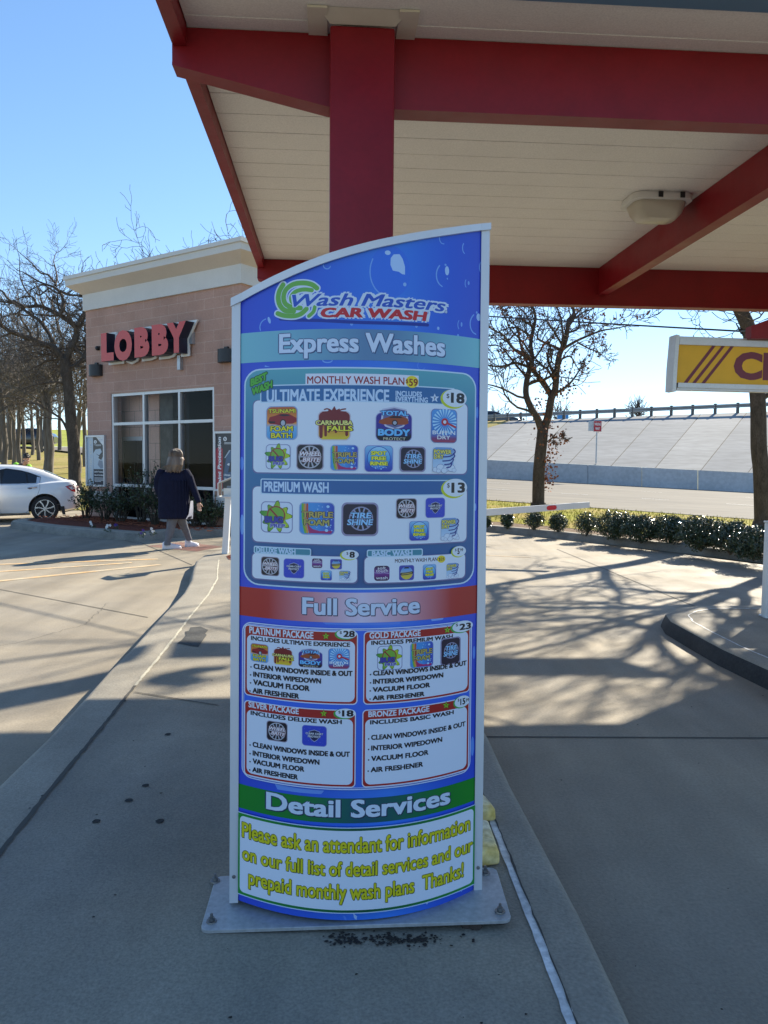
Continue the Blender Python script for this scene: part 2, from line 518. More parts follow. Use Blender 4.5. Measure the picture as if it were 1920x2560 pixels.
def remeshed(mb, voxel, smooth=2, name='tmp'):
    """all collected shapes fused into one continuous surface"""
    me = bpy.data.meshes.new(name)
    me.from_pydata([tuple(p) for p in mb.v], [], mb.f)
    bm = bmesh.new(); bm.from_mesh(me); bmesh.ops.recalc_face_normals(bm, faces=bm.faces); bm.to_mesh(me); bm.free()
    o = bpy.data.objects.new(name, me); COL.objects.link(o)
    md = o.modifiers.new('r', 'REMESH'); md.mode = 'VOXEL'; md.voxel_size = voxel; md.use_smooth_shade = True
    ms = o.modifiers.new('s', 'SMOOTH'); ms.iterations = smooth; ms.factor = 0.5
    dg = bpy.context.evaluated_depsgraph_get()
    out = bpy.data.meshes.new_from_object(o.evaluated_get(dg))
    bpy.data.objects.remove(o); bpy.data.meshes.remove(me)
    return out

# ------------------------------------------------------------------ lettering
_TX = {}
def text_mesh(s, bold=0.0, shear=0.0, extrude=0.0, res=3, bevel=0.0):
    """text outlined in metres, capital H = 1 high; returns verts, faces, bounds"""
    key = (s, bold, shear, extrude, res, bevel)
    if key in _TX: return _TX[key]
    cu = bpy.data.curves.new('t', 'FONT')
    cu.body = s; cu.size = 1.0; cu.offset = bold; cu.shear = shear; cu.extrude = extrude
    cu.resolution_u = res; cu.fill_mode = 'BOTH' if extrude else 'FRONT'
    cu.bevel_depth = bevel; cu.bevel_resolution = 1
    o = bpy.data.objects.new('t', cu); COL.objects.link(o)
    dg = bpy.context.evaluated_depsgraph_get()
    me = bpy.data.meshes.new_from_object(o.evaluated_get(dg))
    vs = [v.co.copy() for v in me.vertices]; fs = [tuple(p.vertices) for p in me.polygons]
    bpy.data.objects.remove(o); bpy.data.curves.remove(cu); bpy.data.meshes.remove(me)
    x0 = min(v.x for v in vs); x1 = max(v.x for v in vs); y0 = min(v.y for v in vs); y1 = max(v.y for v in vs)
    _TX[key] = (vs, fs, (x0, x1, y0, y1))
    return _TX[key]
_hb = text_mesh('H')[2]
CAP = _hb[3] - _hb[2]
# ================================================================== the menu sign
SGX, SGY, SG_TILT, SG_YAW, SG_HW, SG_SAG = -0.0771, 2.4504, 0.0402, 0.086, 0.3895, 0.1378
GRID = SG_HW / 20.0
def _bulge(x):
    k = math.floor(x / GRID); a = k * GRID; b = a + GRID
    fa = SG_SAG * (1 - (a / SG_HW) ** 2); fb = SG_SAG * (1 - (b / SG_HW) ** 2)
    return fa + (fb - fa) * (x - a) / GRID
_cy, _sy = math.cos(SG_YAW), math.sin(SG_YAW)
def sgn(x, y, z):
    """sign frame (x along the face, y away from the viewer, z up) -> world"""
    return V((SGX + x * _cy - y * _sy, SGY + x * _sy + y * _cy + SG_TILT * z, z))
def face_pt(x, z, off):
    return sgn(x, -(_bulge(x) + off), z)
def face_nrm(x):
    t = 2 * SG_SAG * x / SG_HW ** 2
    n = V((t, -1, 0)).normalized()
    return V((n.x * _cy - n.y * _sy, n.x * _sy + n.y * _cy, 0.04)).normalized()
def face_xz(px, py):
    """where on the printed face a point of the photograph lies"""
    d = ray(px, py)
    t = 2.3 / d.y
    for it in range(30):
        p = EYE + d * t
        dx, dy = p.x - SGX, p.y - SGY - SG_TILT * p.z
        xl = dx * _cy + dy * _sy; yl = -dx * _sy + dy * _cy
        e = yl + SG_SAG * (1 - (xl / SG_HW) ** 2)
        t -= e / d.y
    return V((xl, p.z))

class Art:
    n = 0
    def __init__(s):
        s.v, s.f, s.c, s.nr = [], [], [], []
        s.o = (0, 0, 1.0)
    def fr(s, ox, oy, k): s.o = (ox, oy, k); return s
    def P(s, x, y): return face_xz(s.o[0] + x * s.o[2], s.o[1] + y * s.o[2])
    def add(s, faces, col):
        """faces: lists of (x, z); col: a colour or a function of (x, z)"""
        Art.n += 1
        off = 0.0015 + Art.n * 6e-6
        bm = bmesh.new()
        cache = {}
        for f in faces:
            vs = []
            for p in f:
                k = (round(p[0], 6), round(p[1], 6))
                if k not in cache: cache[k] = bm.verts.new((p[0], p[1], 0))
                if not vs or vs[-1] is not cache[k]: vs.append(cache[k])
            if len(vs) > 2 and vs[0] is vs[-1]: vs.pop()
            if len(vs) > 2:
                try: bm.faces.new(vs)
                except ValueError: pass
        xs = [v.co.x for v in bm.verts]
        if not xs: bm.free(); return
        k0 = math.ceil(min(xs) / GRID + 1e-6); k1 = math.floor(max(xs) / GRID - 1e-6)
        for k in range(k0, k1 + 1):
            bmesh.ops.bisect_plane(bm, geom=list(bm.verts) + list(bm.edges) + list(bm.faces), plane_co=(k * GRID, 0, 0), plane_no=(1, 0, 0), dist=1e-6)
        if callable(col) and getattr(col, 'vert', False):
            zs = [v.co.y for v in bm.verts]; a, b = min(zs), max(zs)
            for k in range(1, 8):
                bmesh.ops.bisect_plane(bm, geom=list(bm.verts) + list(bm.edges) + list(bm.faces), plane_co=(0, a + (b - a) * k / 8, 0), plane_no=(0, 1, 0), dist=1e-6)
        bmesh.ops.triangulate(bm, faces=[f for f in bm.faces if len(f.verts) > 4])
        base = {}
        for v in bm.verts:
            base[v] = len(s.v)
            s.v.append(face_pt(v.co.x, v.co.y, off)); s.nr.append(face_nrm(v.co.x))
            s.c.append(col(v.co.x, v.co.y) if callable(col) else col)
        for f in bm.faces:
            ids = [base[v] for v in f.verts]
            a, b, c = (f.verts[k].co for k in (0, 1, 2))
            nn = f.normal if f.normal.length > 0 else (b - a).cross(c - a)
            if nn.z < 0: ids = ids[::-1]
            s.f.append(ids)
        bm.free()
    # ---- shapes, corners as photographed
    def box(s, tl, tr, br, bl):
        a, b, c, d = (s.P(*q) for q in (tl, tr, br, bl))
        return (a.x + d.x) / 2, (b.x + c.x) / 2, (c.y + d.y) / 2, (a.y + b.y) / 2
    def lbox(s, tl, bl, xr):
        a, d = s.P(*tl), s.P(*bl)
        return a.x, s.P(xr, (tl[1] + bl[1]) / 2).x, d.y, a.y
    def rect(s, bx, col, r=0.0, inset=0.0):
        x0, x1, z0, z1 = bx[0] + inset, bx[1] - inset, bx[2] + inset, bx[3] - inset
        r = max(r - inset * 0.6, 0.0)
        if r <= 0: s.add([[(x0, z0), (x1, z0), (x1, z1), (x0, z1)]], col); return
        pts = []
        for cx, cz, a0 in ((x1 - r, z1 - r, 0), (x0 + r, z1 - r, 90), (x0 + r, z0 + r, 180), (x1 - r, z0 + r, 270)):
            for k in range(7):
                an = R(a0 + 15 * k); pts.append((cx + r * math.cos(an), cz + r * math.sin(an)))
        s.add([pts], col)
    def ell(s, c, rx, ry, col, n=28, a=0.0):
        p = s.P(*c); k = s.P(c[0] + 10, c[1]) - p
        u = k.length / 10
        s.ell_xz(p, rx * u, ry * u, col, n, a)
    def ell_xz(s, p, rx, ry, col, n=28, a=0.0):
        ca, sa = math.cos(a), math.sin(a)
        s.add([[(p[0] + rx * math.cos(2 * math.pi * k / n) * ca - ry * math.sin(2 * math.pi * k / n) * sa,
                 p[1] + rx * math.cos(2 * math.pi * k / n) * sa + ry * math.sin(2 * math.pi * k / n) * ca) for k in range(n)]], col)
    def pts(s, pp, col): s.add([[tuple(s.P(*q)) for q in pp]], col)
    def stroke(s, pp, w, col, smooth=True):
        """brush line through photographed points, w = width in photographed units"""
        q = [s.P(*a) for a in pp]
        u = (s.P(pp[0][0] + 10, pp[0][1]) - q[0]).length / 10 * w / 2
        s.stroke_xz(q, u, col, smooth)
    def stroke_xz(s, q, u, col, smooth=True):
        if smooth and len(q) > 2:
            o = []
            for k in range(len(q) - 1):
                p0, p1, p2, p3 = q[max(k - 1, 0)], q[k], q[k + 1], q[min(k + 2, len(q) - 1)]
                for t in (0, .2, .4, .6, .8):
                    o.append(0.5 * ((2 * p1) + (p2 - p0) * t + (2 * p0 - 5 * p1 + 4 * p2 - p3) * t * t + (3 * p1 - p0 - 3 * p2 + p3) * t ** 3))
            q = o + [q[-1]]
        L, Rr = [], []
        for k in range(len(q)):
            t = (q[min(k + 1, len(q) - 1)] - q[max(k - 1, 0)])
            t = t.normalized() if t.length > 0 else V((1, 0))
            n = V((-t.y, t.x)) * u
            L.append(q[k] + n); Rr.append(q[k] - n)
        F = [[L[k], L[k + 1], Rr[k + 1], Rr[k]] for k in range(len(q) - 1)]
        def cap(c, n, sg):
            a0 = math.atan2(n.y, n.x)
            return [c + V((math.cos(a0 + sg * math.pi * j / 8), math.sin(a0 + sg * math.pi * j / 8))) * u for j in range(9)]
        F.append(cap(q[0], L[0] - q[0], 1)); F.append(cap(q[-1], L[-1] - q[-1], -1))
        s.add([[tuple(p) for p in f] for f in F], col)
    def text(s, t, a, b, cap, col, bold=0.02, shear=0.0, halo=None, halo_w=0.05, drop=None, drop_d=(0.0, 0.0), flat=False, res=3):
        """t written from a to b on its baseline, capitals cap high (photographed units)"""
        p, q = s.P(*a), s.P(*b)
        u = (s.P(a[0], a[1] - cap) - p).length
        s.text_xz(t, p, q, u, col, bold, shear, halo, halo_w, drop, drop_d, flat, res)
    def text_xz(s, t, p, q, u, col, bold=0.02, shear=0.0, halo=None, halo_w=0.05, drop=None, drop_d=(0, 0), flat=False, res=3):
        vs, fs, bb = text_mesh(t, 0.0, shear, 0.0, res)
        bw = bold * .8
        kx = (q[0] - p[0]) / (bb[1] - bb[0] + 2 * bw); kz = u / (CAP + bw)
        z = (p[1] + q[1]) / 2
        sl = (q[1] - p[1]) / (q[0] - p[0]) if flat else 0.0
        z0 = p[1] if flat else z
        def lay(sx, sz, dx, dz, c):
            s.add([[(p[0] + (vs[i].x - bb[0] + bw + sx) * kx + dx, z0 + (vs[i].y + bw * .5 + sz) * kz + dz + sl * (vs[i].x - bb[0]) * kx) for i in f] for f in fs], c)
        def strike(r, n, dx, dz, c):
            for k in range(n):
                a = 2 * math.pi * (k + .5) / n
                lay(r * 1.3 * math.cos(a), r * math.sin(a), dx, dz, c)
        if drop is not None: strike(bw + .012, 4, drop_d[0] * u, -drop_d[1] * u, drop)
        if halo is not None: strike(bw + halo_w, 8 if u > .02 else 6, 0, 0, halo)
        if bw > .045: lay(0, 0, 0, 0, col)
        strike(bw * .9, 4 if bw > .02 else 2, 0, 0, col)
    def build(s, name, parent, label=None):
        me = bpy.data.meshes.new(name)
        inv = WORLD[parent.name].inverted()
        me.from_pydata([tuple(inv @ p) for p in s.v], [], s.f)
        me.materials.append(MATS['printed_vinyl'])
        ca = me.color_attributes.new('print', 'FLOAT_COLOR', 'POINT')
        for i, c in enumerate(s.c): ca.data[i].color = (*c, 1)
        me.polygons.foreach_set('use_smooth', [True] * len(s.f))
        rot = inv.to_3x3()
        me.normals_split_custom_set_from_vertices([tuple((rot @ n).normalized()) for n in s.nr])
        me.update()
        o = bpy.data.objects.new(name, me)
        link(o, parent)
        if label: o['label'] = label
        return o

def hgrad(x0, x1, stops):
    def f(x, z):
        t = min(max((x - x0) / (x1 - x0), 0), 1)
        for (a, ca), (b, cb) in zip(stops, stops[1:]):
            if t <= b:
                k = (t - a) / (b - a)
                return tuple(ca[i] + (cb[i] - ca[i]) * k for i in range(3))
        return stops[-1][1]
    return f
def vgrad(z0, z1, stops):
    g = hgrad(z0, z1, stops)
    f = lambda x, z: g(z, 0)
    f.vert = True
    return f
WHITE = (0.80, 0.82, 0.84); BLACK = (0.012, 0.012, 0.018)
BLUE = rgb(54, 106, 224); PALE = rgb(214, 226, 240); YEL = rgb(236, 226, 40); LIME = rgb(196, 208, 30)
TEAL = rgb(60, 140, 160); STEEL = rgb(52, 108, 160); DRED = rgb(170, 28, 30); NAVY = rgb(28, 26, 74)

def wheel_art(A, M, u, cx, cz, r, ring, spoke, n):
    c = M(cx, cz)
    A.ell_xz(c, r * u, r * u, ring); A.ell_xz(c, r * .9 * u, r * .9 * u, rgb(24, 20, 30))
    for k in range(n):
        a = 2 * math.pi * k / n + .2
        p = V(c); q = p + V((math.cos(a), math.sin(a))) * r * .93 * u; w = V((-math.sin(a), math.cos(a))) * r * .075 * u
        A.add([[tuple(p + w * .4), tuple(q + w), tuple(q - w), tuple(p - w * .4)]], spoke)

def icon(A, kind, tl, br, skew=0.0):
    """one wash-feature badge; tl and br as photographed"""
    a, b = A.P(*tl), A.P(*br)
    x0, x1, z1, z0 = a.x, b.x, a.y, b.y
    if skew:
        zc = skew; z1 += zc; z0 += zc
    w, h = x1 - x0, z1 - z0
    u = min(w, h)
    M = lambda p, q: (x0 + p * w, z0 + q * h)
    bx = (x0, x1, z0, z1)
    T = lambda t, p0, p1, q, cap, col, **k: A.text_xz(t, M(p0, q), M(p1, q), cap * h, col, **k)
    silver, r = rgb(176, 186, 204), u * 0.16
    if kind == 'tsunami':
        A.rect(bx, rgb(150, 170, 205), r)
        A.rect(bx, vgrad(z0, z1, [(0, rgb(70, 150, 215)), (.38, rgb(120, 185, 230)), (.46, rgb(230, 150, 50)), (1, rgb(190, 90, 40))]), r, u * .03)
        A.add([[M(*p) for p in ((.06, .55), (.12, .68), (.3, .72), (.45, .78), (.72, .77), (.86, .7), (.97, .64), (.97, .54), (.84, .48), (.62, .48), (.5, .42), (.3, .46), (.12, .48))]], rgb(150, 24, 34))
        A.add([[M(*p) for p in ((.4, .72), (.5, .76), (.7, .75), (.76, .71), (.56, .70))]], rgb(30, 26, 40))
        A.add([[M(*p) for p in ((.08, .56), (.3, .55), (.28, .50), (.12, .50))]], rgb(40, 14, 24))
        A.ell_xz(M(.54, .5), u * .1, u * .12, rgb(28, 24, 30)); A.ell_xz(M(.54, .5), u * .065, u * .085, rgb(180, 185, 195))
        T('TSUNAMI', .07, .93, .80, .11, YEL, bold=.03, halo=rgb(60, 36, 20), halo_w=.07)
        T('FOAM', .14, .85, .26, .15, YEL, bold=.04, halo=rgb(50, 40, 40), halo_w=.07)
        T('BATH', .16, .83, .06, .15, YEL, bold=.04, halo=rgb(50, 40, 40), halo_w=.07)
    elif kind == 'carnauba':
        A.rect((x0, x1, z0, z0 + h * .86), rgb(206, 196, 206), r)
        A.rect((x0, x1, z0, z0 + h * .86), vgrad(z0, z1, [(0, rgb(226, 206, 40)), (.3, rgb(214, 150, 50)), (.5, rgb(160, 50, 40)), (1, rgb(120, 26, 30))]), r, u * .03)
        br_ = rgb(122, 26, 30)
        A.add([[M(*p) for p in ((.04, .45), (.04, .74), (.14, .84), (.3, .85), (.36, .92), (.42, .88), (.5, 1.0), (.56, .89), (.66, .93), (.68, .86), (.86, .84), (.96, .74), (.96, .45))]], br_)
        for p, d, k in ((.1, .06, .05), (.24, .1, .04), (.34, .2, .03), (.55, .2, .04), (.88, .12, .045)):
            A.stroke_xz([V(M(p, .5)), V(M(p, d + .05))], k * u, br_, False)
        A.stroke_xz([V(M(.2, .90)), V(M(.3, .92)), V(M(.42, .84))], .02 * u, br_); A.stroke_xz([V(M(.84, .92)), V(M(.72, .9)), V(M(.6, .84))], .02 * u, br_)
        T('CARNAUBA', -.06, 1.06, .45, .13, rgb(240, 232, 130), bold=.05, halo=rgb(50, 20, 20), halo_w=.08)
        T('FALLS', .28, 1.06, .28, .14, rgb(240, 232, 60), bold=.05, halo=rgb(50, 20, 20), halo_w=.08)
    elif kind == 'total':
        A.rect((x0, x1, z0, z0 + h * .82), rgb(150, 150, 200), r)
        A.rect((x0, x1, z0, z0 + h * .82), vgrad(z0, z0 + h * .82, [(0, rgb(10, 10, 20)), (.2, rgb(14, 12, 40)), (.35, rgb(58, 48, 150)), (1, rgb(52, 42, 140))]), r, u * .02)
        sh = [M(*p) for p in ((.18, .93), (.5, 1.0), (.84, .93), (.9, .6), (.76, .42), (.52, .33), (.26, .42), (.14, .6))]
        A.add([sh], rgb(196, 200, 222)); A.add([[(M(.52, .68)[0] + (p[0] - M(.52, .68)[0]) * .86, M(.52, .68)[1] + (p[1] - M(.52, .68)[1]) * .86) for p in sh]], rgb(104, 104, 150))
        A.add([[M(*p) for p in ((.08, .52), (.1, .6), (.3, .68), (.46, .74), (.7, .73), (.88, .66), (.9, .52), (.8, .48), (.2, .48))]], rgb(160, 74, 36))
        A.add([[M(*p) for p in ((.34, .67), (.48, .73), (.68, .72), (.74, .67))]], rgb(36, 28, 40))
        A.ell_xz(M(.52, .53), u * .085, u * .085, rgb(30, 30, 36)); A.ell_xz(M(.52, .53), u * .055, u * .055, rgb(170, 176, 190))
        T('TOTAL', .13, .9, .74, .13, rgb(120, 196, 245), bold=.06, halo=rgb(30, 40, 110), halo_w=.07)
        T('BODY', .06, .95, .16, .19, rgb(110, 190, 245), bold=.07, halo=rgb(24, 24, 70), halo_w=.06)
        T('PROTECT', .21, .82, .03, .08, rgb(226, 220, 190), bold=.0)
    elif kind == 'buff':
        A.rect(bx, rgb(120, 130, 180), r)
        A.rect(bx, vgrad(z0, z1, [(0, rgb(170, 50, 60)), (.14, rgb(120, 60, 120)), (.26, rgb(60, 120, 200)), (1, rgb(90, 160, 226))]), r, u * .025)
        c = V(M(.52, .62))
        for k in range(22):
            an = 2 * math.pi * k / 22
            q = V((math.cos(an), math.sin(an))); n = V((-q.y, q.x))
            A.add([[tuple(c + q * u * .16), tuple(c + q * u * .46 + n * u * .035), tuple(c + q * u * .46 - n * u * .035)]], rgb(176, 222, 248))
        A.stroke_xz([c, V(M(.93, .48))], u * .035, rgb(190, 30, 50), False)
        A.ell_xz(c, u * .13, u * .13, rgb(190, 30, 50)); A.ell_xz(c, u * .06, u * .06, PALE)
        T('BUFF N', .06, .93, .25, .11, WHITE, bold=.03); T('DRY', .24, .74, .11, .11, WHITE, bold=.03)
    elif kind == 'bug':
        A.rect(bx, rgb(140, 146, 184), r); A.rect(bx, rgb(214, 226, 242), r, u * .03)
        rnd = random.Random(4); dk = rgb(30, 80, 40); c = V(M(.48, .5)); out = []
        for k in range(48):
            an = 2 * math.pi * k / 48
            rr = .40 + .085 * math.sin(an * 9 + 1) + .04 * math.sin(an * 5)
            out.append(c + V((math.cos(an) * w, math.sin(an) * h)) * rr)
        A.add([[tuple(c + (p - c) * 1.06) for p in out]], dk); A.add([[tuple(p) for p in out]], hgrad(x0, x1, [(0, rgb(60, 150, 60)), (1, rgb(190, 214, 40))]))
        A.ell_xz(c + V((0, .06 * h)), u * .30, u * .30, rgb(150, 50, 50)); A.ell_xz(c + V((0, .06 * h)), u * .26, u * .26, rgb(120, 176, 60))
        A.stroke_xz([c + V((-.19 * w, .26 * h)), c + V((.17 * w, -.12 * h))], u * .028, rgb(150, 50, 50), False)
        T('BUG', .12, .70, .32, .2, rgb(58, 64, 160), bold=.09, halo=rgb(40, 30, 80), halo_w=.04)
        T('PREP', .30, .76, .17, .12, rgb(70, 70, 170), bold=.06, halo=rgb(190, 200, 220), halo_w=.05)
    elif kind == 'wheel':
        A.rect(bx, rgb(170, 160, 180), r); A.rect(bx, rgb(26, 20, 32), r, u * .035)
        wheel_art(A, M, u, .5, .5, .44, rgb(186, 186, 196), rgb(176, 176, 188), 13)
        T('WHEEL', .12, .9, .54, .17, rgb(230, 226, 232), bold=.05, shear=.25, halo=rgb(110, 24, 34), halo_w=.05)
        T('BRITE', .22, .9, .31, .17, rgb(226, 220, 226), bold=.05, shear=.25, halo=rgb(120, 24, 34), halo_w=.05)
    elif kind == 'triple':
        A.rect(bx, rgb(150, 170, 210), r)
        A.rect(bx, hgrad(x0, x1, [(0, rgb(70, 150, 215)), (.5, rgb(70, 150, 220)), (1, rgb(54, 60, 180))]), r, u * .025)
        for p0, c_ in ((.10, rgb(110, 180, 60)), (.16, rgb(216, 150, 60)), (.23, rgb(190, 80, 50))):
            A.stroke_xz([V(M(p0, .93)), V(M(p0, .6)), V(M(p0 + .03, .3)), V(M(p0 + .08, .07))], u * .032, c_)
        A.add([[M(*p) for p in ((.30, .05), (.26, .3), (.38, .18), (.58, .12), (.94, .14), (.9, .05))]], rgb(170, 40, 110))
        rnd = random.Random(9)
        for k in range(26):
            q = M(.36 + rnd.random() * .58, .14 + rnd.random() * .8)
            rr = u * rnd.choice((.015, .02, .03, .05)); A.ell_xz(q, rr, rr * .85, rgb(170, 215, 245), 12)
        T('TRIPLE', .08, .95, .53, .18, rgb(190, 170, 90), bold=.05, halo=rgb(40, 44, 60), halo_w=.05, drop=WHITE, drop_d=(.04, .06))
        T('FOAM', .14, .85, .29, .18, rgb(180, 170, 90), bold=.05, halo=rgb(40, 44, 60), halo_w=.05, drop=WHITE, drop_d=(.04, .06))
    elif kind == 'spot':
        A.rect(bx, rgb(130, 140, 200), r)
        A.rect(bx, vgrad(z0, z1, [(0, rgb(44, 50, 170)), (.4, rgb(60, 110, 200)), (1, rgb(140, 200, 235))]), r, u * .025)
        A.ell_xz(M(.5, .52), u * .45, u * .45, rgb(40, 60, 170)); A.ell_xz(M(.5, .52), u * .425, u * .425, vgrad(z0, z1, [(0, rgb(50, 90, 200)), (.5, rgb(80, 170, 225)), (1, rgb(170, 220, 245))]))
        rnd = random.Random(3)
        for k in range(12):
            q = M(.26 + rnd.random() * .5, .1 + rnd.random() * .14); A.ell_xz(q, u * .018, u * .016, rgb(190, 225, 250), 10)
        for t_, p0, p1, q in (('SPOT', .22, .77, .64), ('FREE', .24, .76, .445), ('RINSE', .2, .82, .25)):
            T(t_, p0, p1, q, .14, rgb(240, 236, 60), bold=.07, halo=rgb(40, 60, 50), halo_w=.05)
    elif kind == 'tire':
        A.rect(bx, rgb(150, 144, 176), r); A.rect(bx, rgb(34, 28, 52), r, u * .05)
        wheel_art(A, M, u, .53, .52, .36, rgb(150, 150, 180), rgb(150, 156, 190), 12)
        T('TIRE', .24, .82, .53, .17, rgb(150, 205, 245), bold=.05, shear=.12, halo=rgb(30, 34, 80), halo_w=.05)
        T('SHINE', .15, .86, .33, .17, rgb(150, 205, 245), bold=.05, shear=.12, halo=rgb(30, 34, 80), halo_w=.05)
    elif kind == 'power':
        A.rect((x0 + w * .03, x1 - w * .1, z0 + h * .12, z1), vgrad(z0, z1, [(0, rgb(200, 222, 242)), (.6, rgb(160, 196, 230)), (1, rgb(110, 150, 205))]), r)
        for k, (p, q, rr) in enumerate(((.13, .12, .12), (.34, .2, .17), (.58, .16, .15), (.8, .18, .17), (.92, .1, .1), (.5, .08, .13), (.26, .07, .1))):
            A.ell_xz(M(p, q), u * rr, u * rr * .85, rgb(70, 96, 160), 18); A.ell_xz(M(p, q), u * rr * .92, u * rr * .77, rgb(212, 226, 242), 18)
        for k, (q, s_) in enumerate(((.72, .22), (.56, .20), (.42, .15), (.30, .09))):
            A.stroke_xz([V(M(.74 - s_ * 1.5, q - .10)), V(M(.76, q - .06)), V(M(.74 + s_, q + .10)), V(M(.70 + s_ * .9, q + .2 * s_ * 5))], u * .026, rgb(40, 56, 140))
        T('POWER', .06, .80, .74, .17, rgb(240, 230, 110), bold=.04, halo=rgb(30, 30, 40), halo_w=.06)
        T('DRY', .06, .48, .55, .17, rgb(240, 230, 110), bold=.04, halo=rgb(30, 30, 40), halo_w=.06)
    elif kind == 'clear':
        A.rect(bx, rgb(120, 130, 200), r); A.rect(bx, rgb(52, 72, 196), r, u * .03)
        sh = [M(*p) for p in ((.28, .72), (.5, .8), (.72, .72), (.72, .48), (.62, .3), (.5, .2), (.38, .3), (.28, .48))]
        A.add([sh], rgb(170, 176, 200)); c = V(M(.5, .52)); A.add([[tuple(c + (V(p) - c) * .9) for p in sh]], rgb(34, 36, 76))
        rnd = random.Random(5)
        for k in range(22):
            A.ell_xz(M(.1 + rnd.random() * .8, .08 + rnd.random() * .84), u * .008, u * .008, rgb(150, 180, 240), 6)
        T('CLEAR COAT', .15, .85, .56, .09, rgb(226, 230, 240), bold=.04, halo=rgb(20, 20, 40), halo_w=.06)
        T('PROTECT', .24, .76, .42, .09, rgb(226, 230, 240), bold=.04, halo=rgb(20, 20, 40), halo_w=.06)
    elif kind == 'soft':
        A.rect(bx, vgrad(z0, z1, [(0, rgb(44, 20, 60)), (.4, rgb(110, 40, 130)), (.55, rgb(120, 70, 150)), (1, rgb(30, 24, 56))]), u * .22)
        A.stroke_xz([V(M(.03, .55)), V(M(.3, .5)), V(M(.6, .53)), V(M(.97, .47))], u * .02, rgb(170, 150, 200))
        T('soft', .22, .76, .75, .2, WHITE, bold=.02); T('touch', .12, .9, .57, .2, WHITE, bold=.02); T('wash', .12, .88, .1, .2, WHITE, bold=.02)
    elif kind == 'rain':
        A.rect(bx, rgb(110, 120, 190), r); A.rect(bx, rgb(66, 74, 170), r, u * .03)
        A.ell_xz(M(.5, .48), u * .42, u * .42, vgrad(z0, z1, [(0, rgb(220, 200, 60)), (.4, rgb(210, 190, 80)), (.6, rgb(120, 170, 220)), (1, rgb(90, 150, 220))]))
        A.add([[M(*p) for p in ((.3, .78), (.38, .88), (.62, .88), (.7, .78))]], rgb(30, 30, 60))
        A.stroke_xz([V(M(.16, .42)), V(M(.5, .44)), V(M(.86, .5))], u * .085, rgb(50, 50, 60))
        A.stroke_xz([V(M(.2, .42)), V(M(.5, .44)), V(M(.82, .49))], u * .03, rgb(190, 170, 90))

menu = thing('menu_sign', 'tall blue car wash price board with curved printed face on a bolted steel plate', 'sign', sgn(0, 0, 0.14))
F2 = (560, 540, .42194); F3 = (580, 900, .39783); F4 = (580, 1180, .39783); G1 = (580, 1440, .39783); G2 = (580, 1730, .39783); G3 = (480, 1950, .50633); E1 = (680, 680, .30139)

# the printed backing: top edge follows the sloping cap
A = Art().fr(*F2)
top = [A.P(*q) for q in ((95, 512), (180, 466), (300, 405), (450, 338), (600, 280), (750, 234), (900, 195), (1050, 164), (1200, 137), (1370, 112), (1528, 92))]
top[0].x, top[-1].x = -SG_HW, SG_HW
Z0 = 0.170
def ztop(x):
    for a, b in zip(top, top[1:]):
        if x <= b.x: return a.y + (b.y - a.y) * (x - a.x) / (b.x - a.x)
    return top[-1].y
A.add([[(-SG_HW, Z0), (SG_HW, Z0)] + [tuple(p) for p in reversed(top)]], hgrad(-SG_HW, SG_HW, [(0, rgb(54, 78, 206)), (.3, rgb(52, 98, 216)), (.62, rgb(62, 130, 232)), (.85, rgb(50, 94, 214)), (1, rgb(52, 80, 204))]))
LB = rgb(120, 168, 238)
def arc_drop(c, rx, ry, a0, a1, w, col=LB):
    A.stroke([(c[0] + rx * math.cos(R(a)), c[1] - ry * math.sin(R(a))) for a in range(a0, a1 + 1, (a1 - a0) // 6)], w, col)
A.ell((985, 330), 122, 150, rgb(60, 116, 228)); arc_drop((985, 330), 120, 150, 150, 246, 7)
A.pts([(1005, 228), (1040, 227), (1058, 255), (1072, 300), (1072, 348), (1055, 345), (1035, 331), (1000, 324), (986, 290), (988, 250)], rgb(176, 208, 248))
A.ell((970, 218), 17, 13, rgb(176, 208, 248)); A.ell((1071, 406), 10, 11, rgb(140, 184, 240))
arc_drop((1310, 350), 52, 72, 130, 250, 7); A.ell((1321, 325), 12, 24, rgb(170, 204, 246)); A.ell((1312, 290), 6, 6, LB); A.ell((1323, 372), 4, 5, LB)
arc_drop((1300, 130), 24, 36, 170, 280, 5); arc_drop((1430, 190), 17, 34, 130, 250, 5); arc_drop((1438, 400), 10, 24, 120, 250, 4); A.ell((1449, 398), 5, 10, LB)
arc_drop((1500, 640), 42, 62, 120, 260, 6); A.ell((1508, 600), 12, 18, rgb(170, 204, 246)); A.ell((1497, 572), 5, 6, LB); arc_drop((1395, 645), 10, 26, 110, 250, 4); A.ell((1407, 643), 5, 12, LB)
arc_drop((1535, 305), 22, 40, 110, 220, 5); arc_drop((610, 290), 22, 24, 180, 340, 6); arc_drop((265, 660), 52, 52, 110, 200, 6); A.ell((268, 618), 8, 20, rgb(150, 190, 244), a=.3)
A.ell((756, 640), 9, 10, LB); A.ell((1140, 655), 7, 8, LB); A.ell((1269, 666), 7, 9, rgb(150, 190, 244)); A.ell((1386, 708), 6, 7, LB)
A.fr(*F3)
A.pts([(205, 40), (208, 34), (240, 44), (208, 44)], LB); arc_drop((600, 2), 30, 14, 180, 350, 7); arc_drop((1190, 35), 24, 28, 140, 330, 5, rgb(84, 134, 232))
A.ell((62, 650), 12, 40, rgb(96, 146, 236)); A.ell((1540, 330), 8, 30, rgb(96, 146, 236))
A.fr(*F4)
A.ell((64, 330), 13, 60, rgb(120, 168, 238)); A.ell((1528, 220), 6, 20, rgb(130, 176, 240)); A.pts([(1275, 733), (1330, 728), (1420, 722), (1290, 738)], rgb(110, 158, 236))
A.fr(*G1)
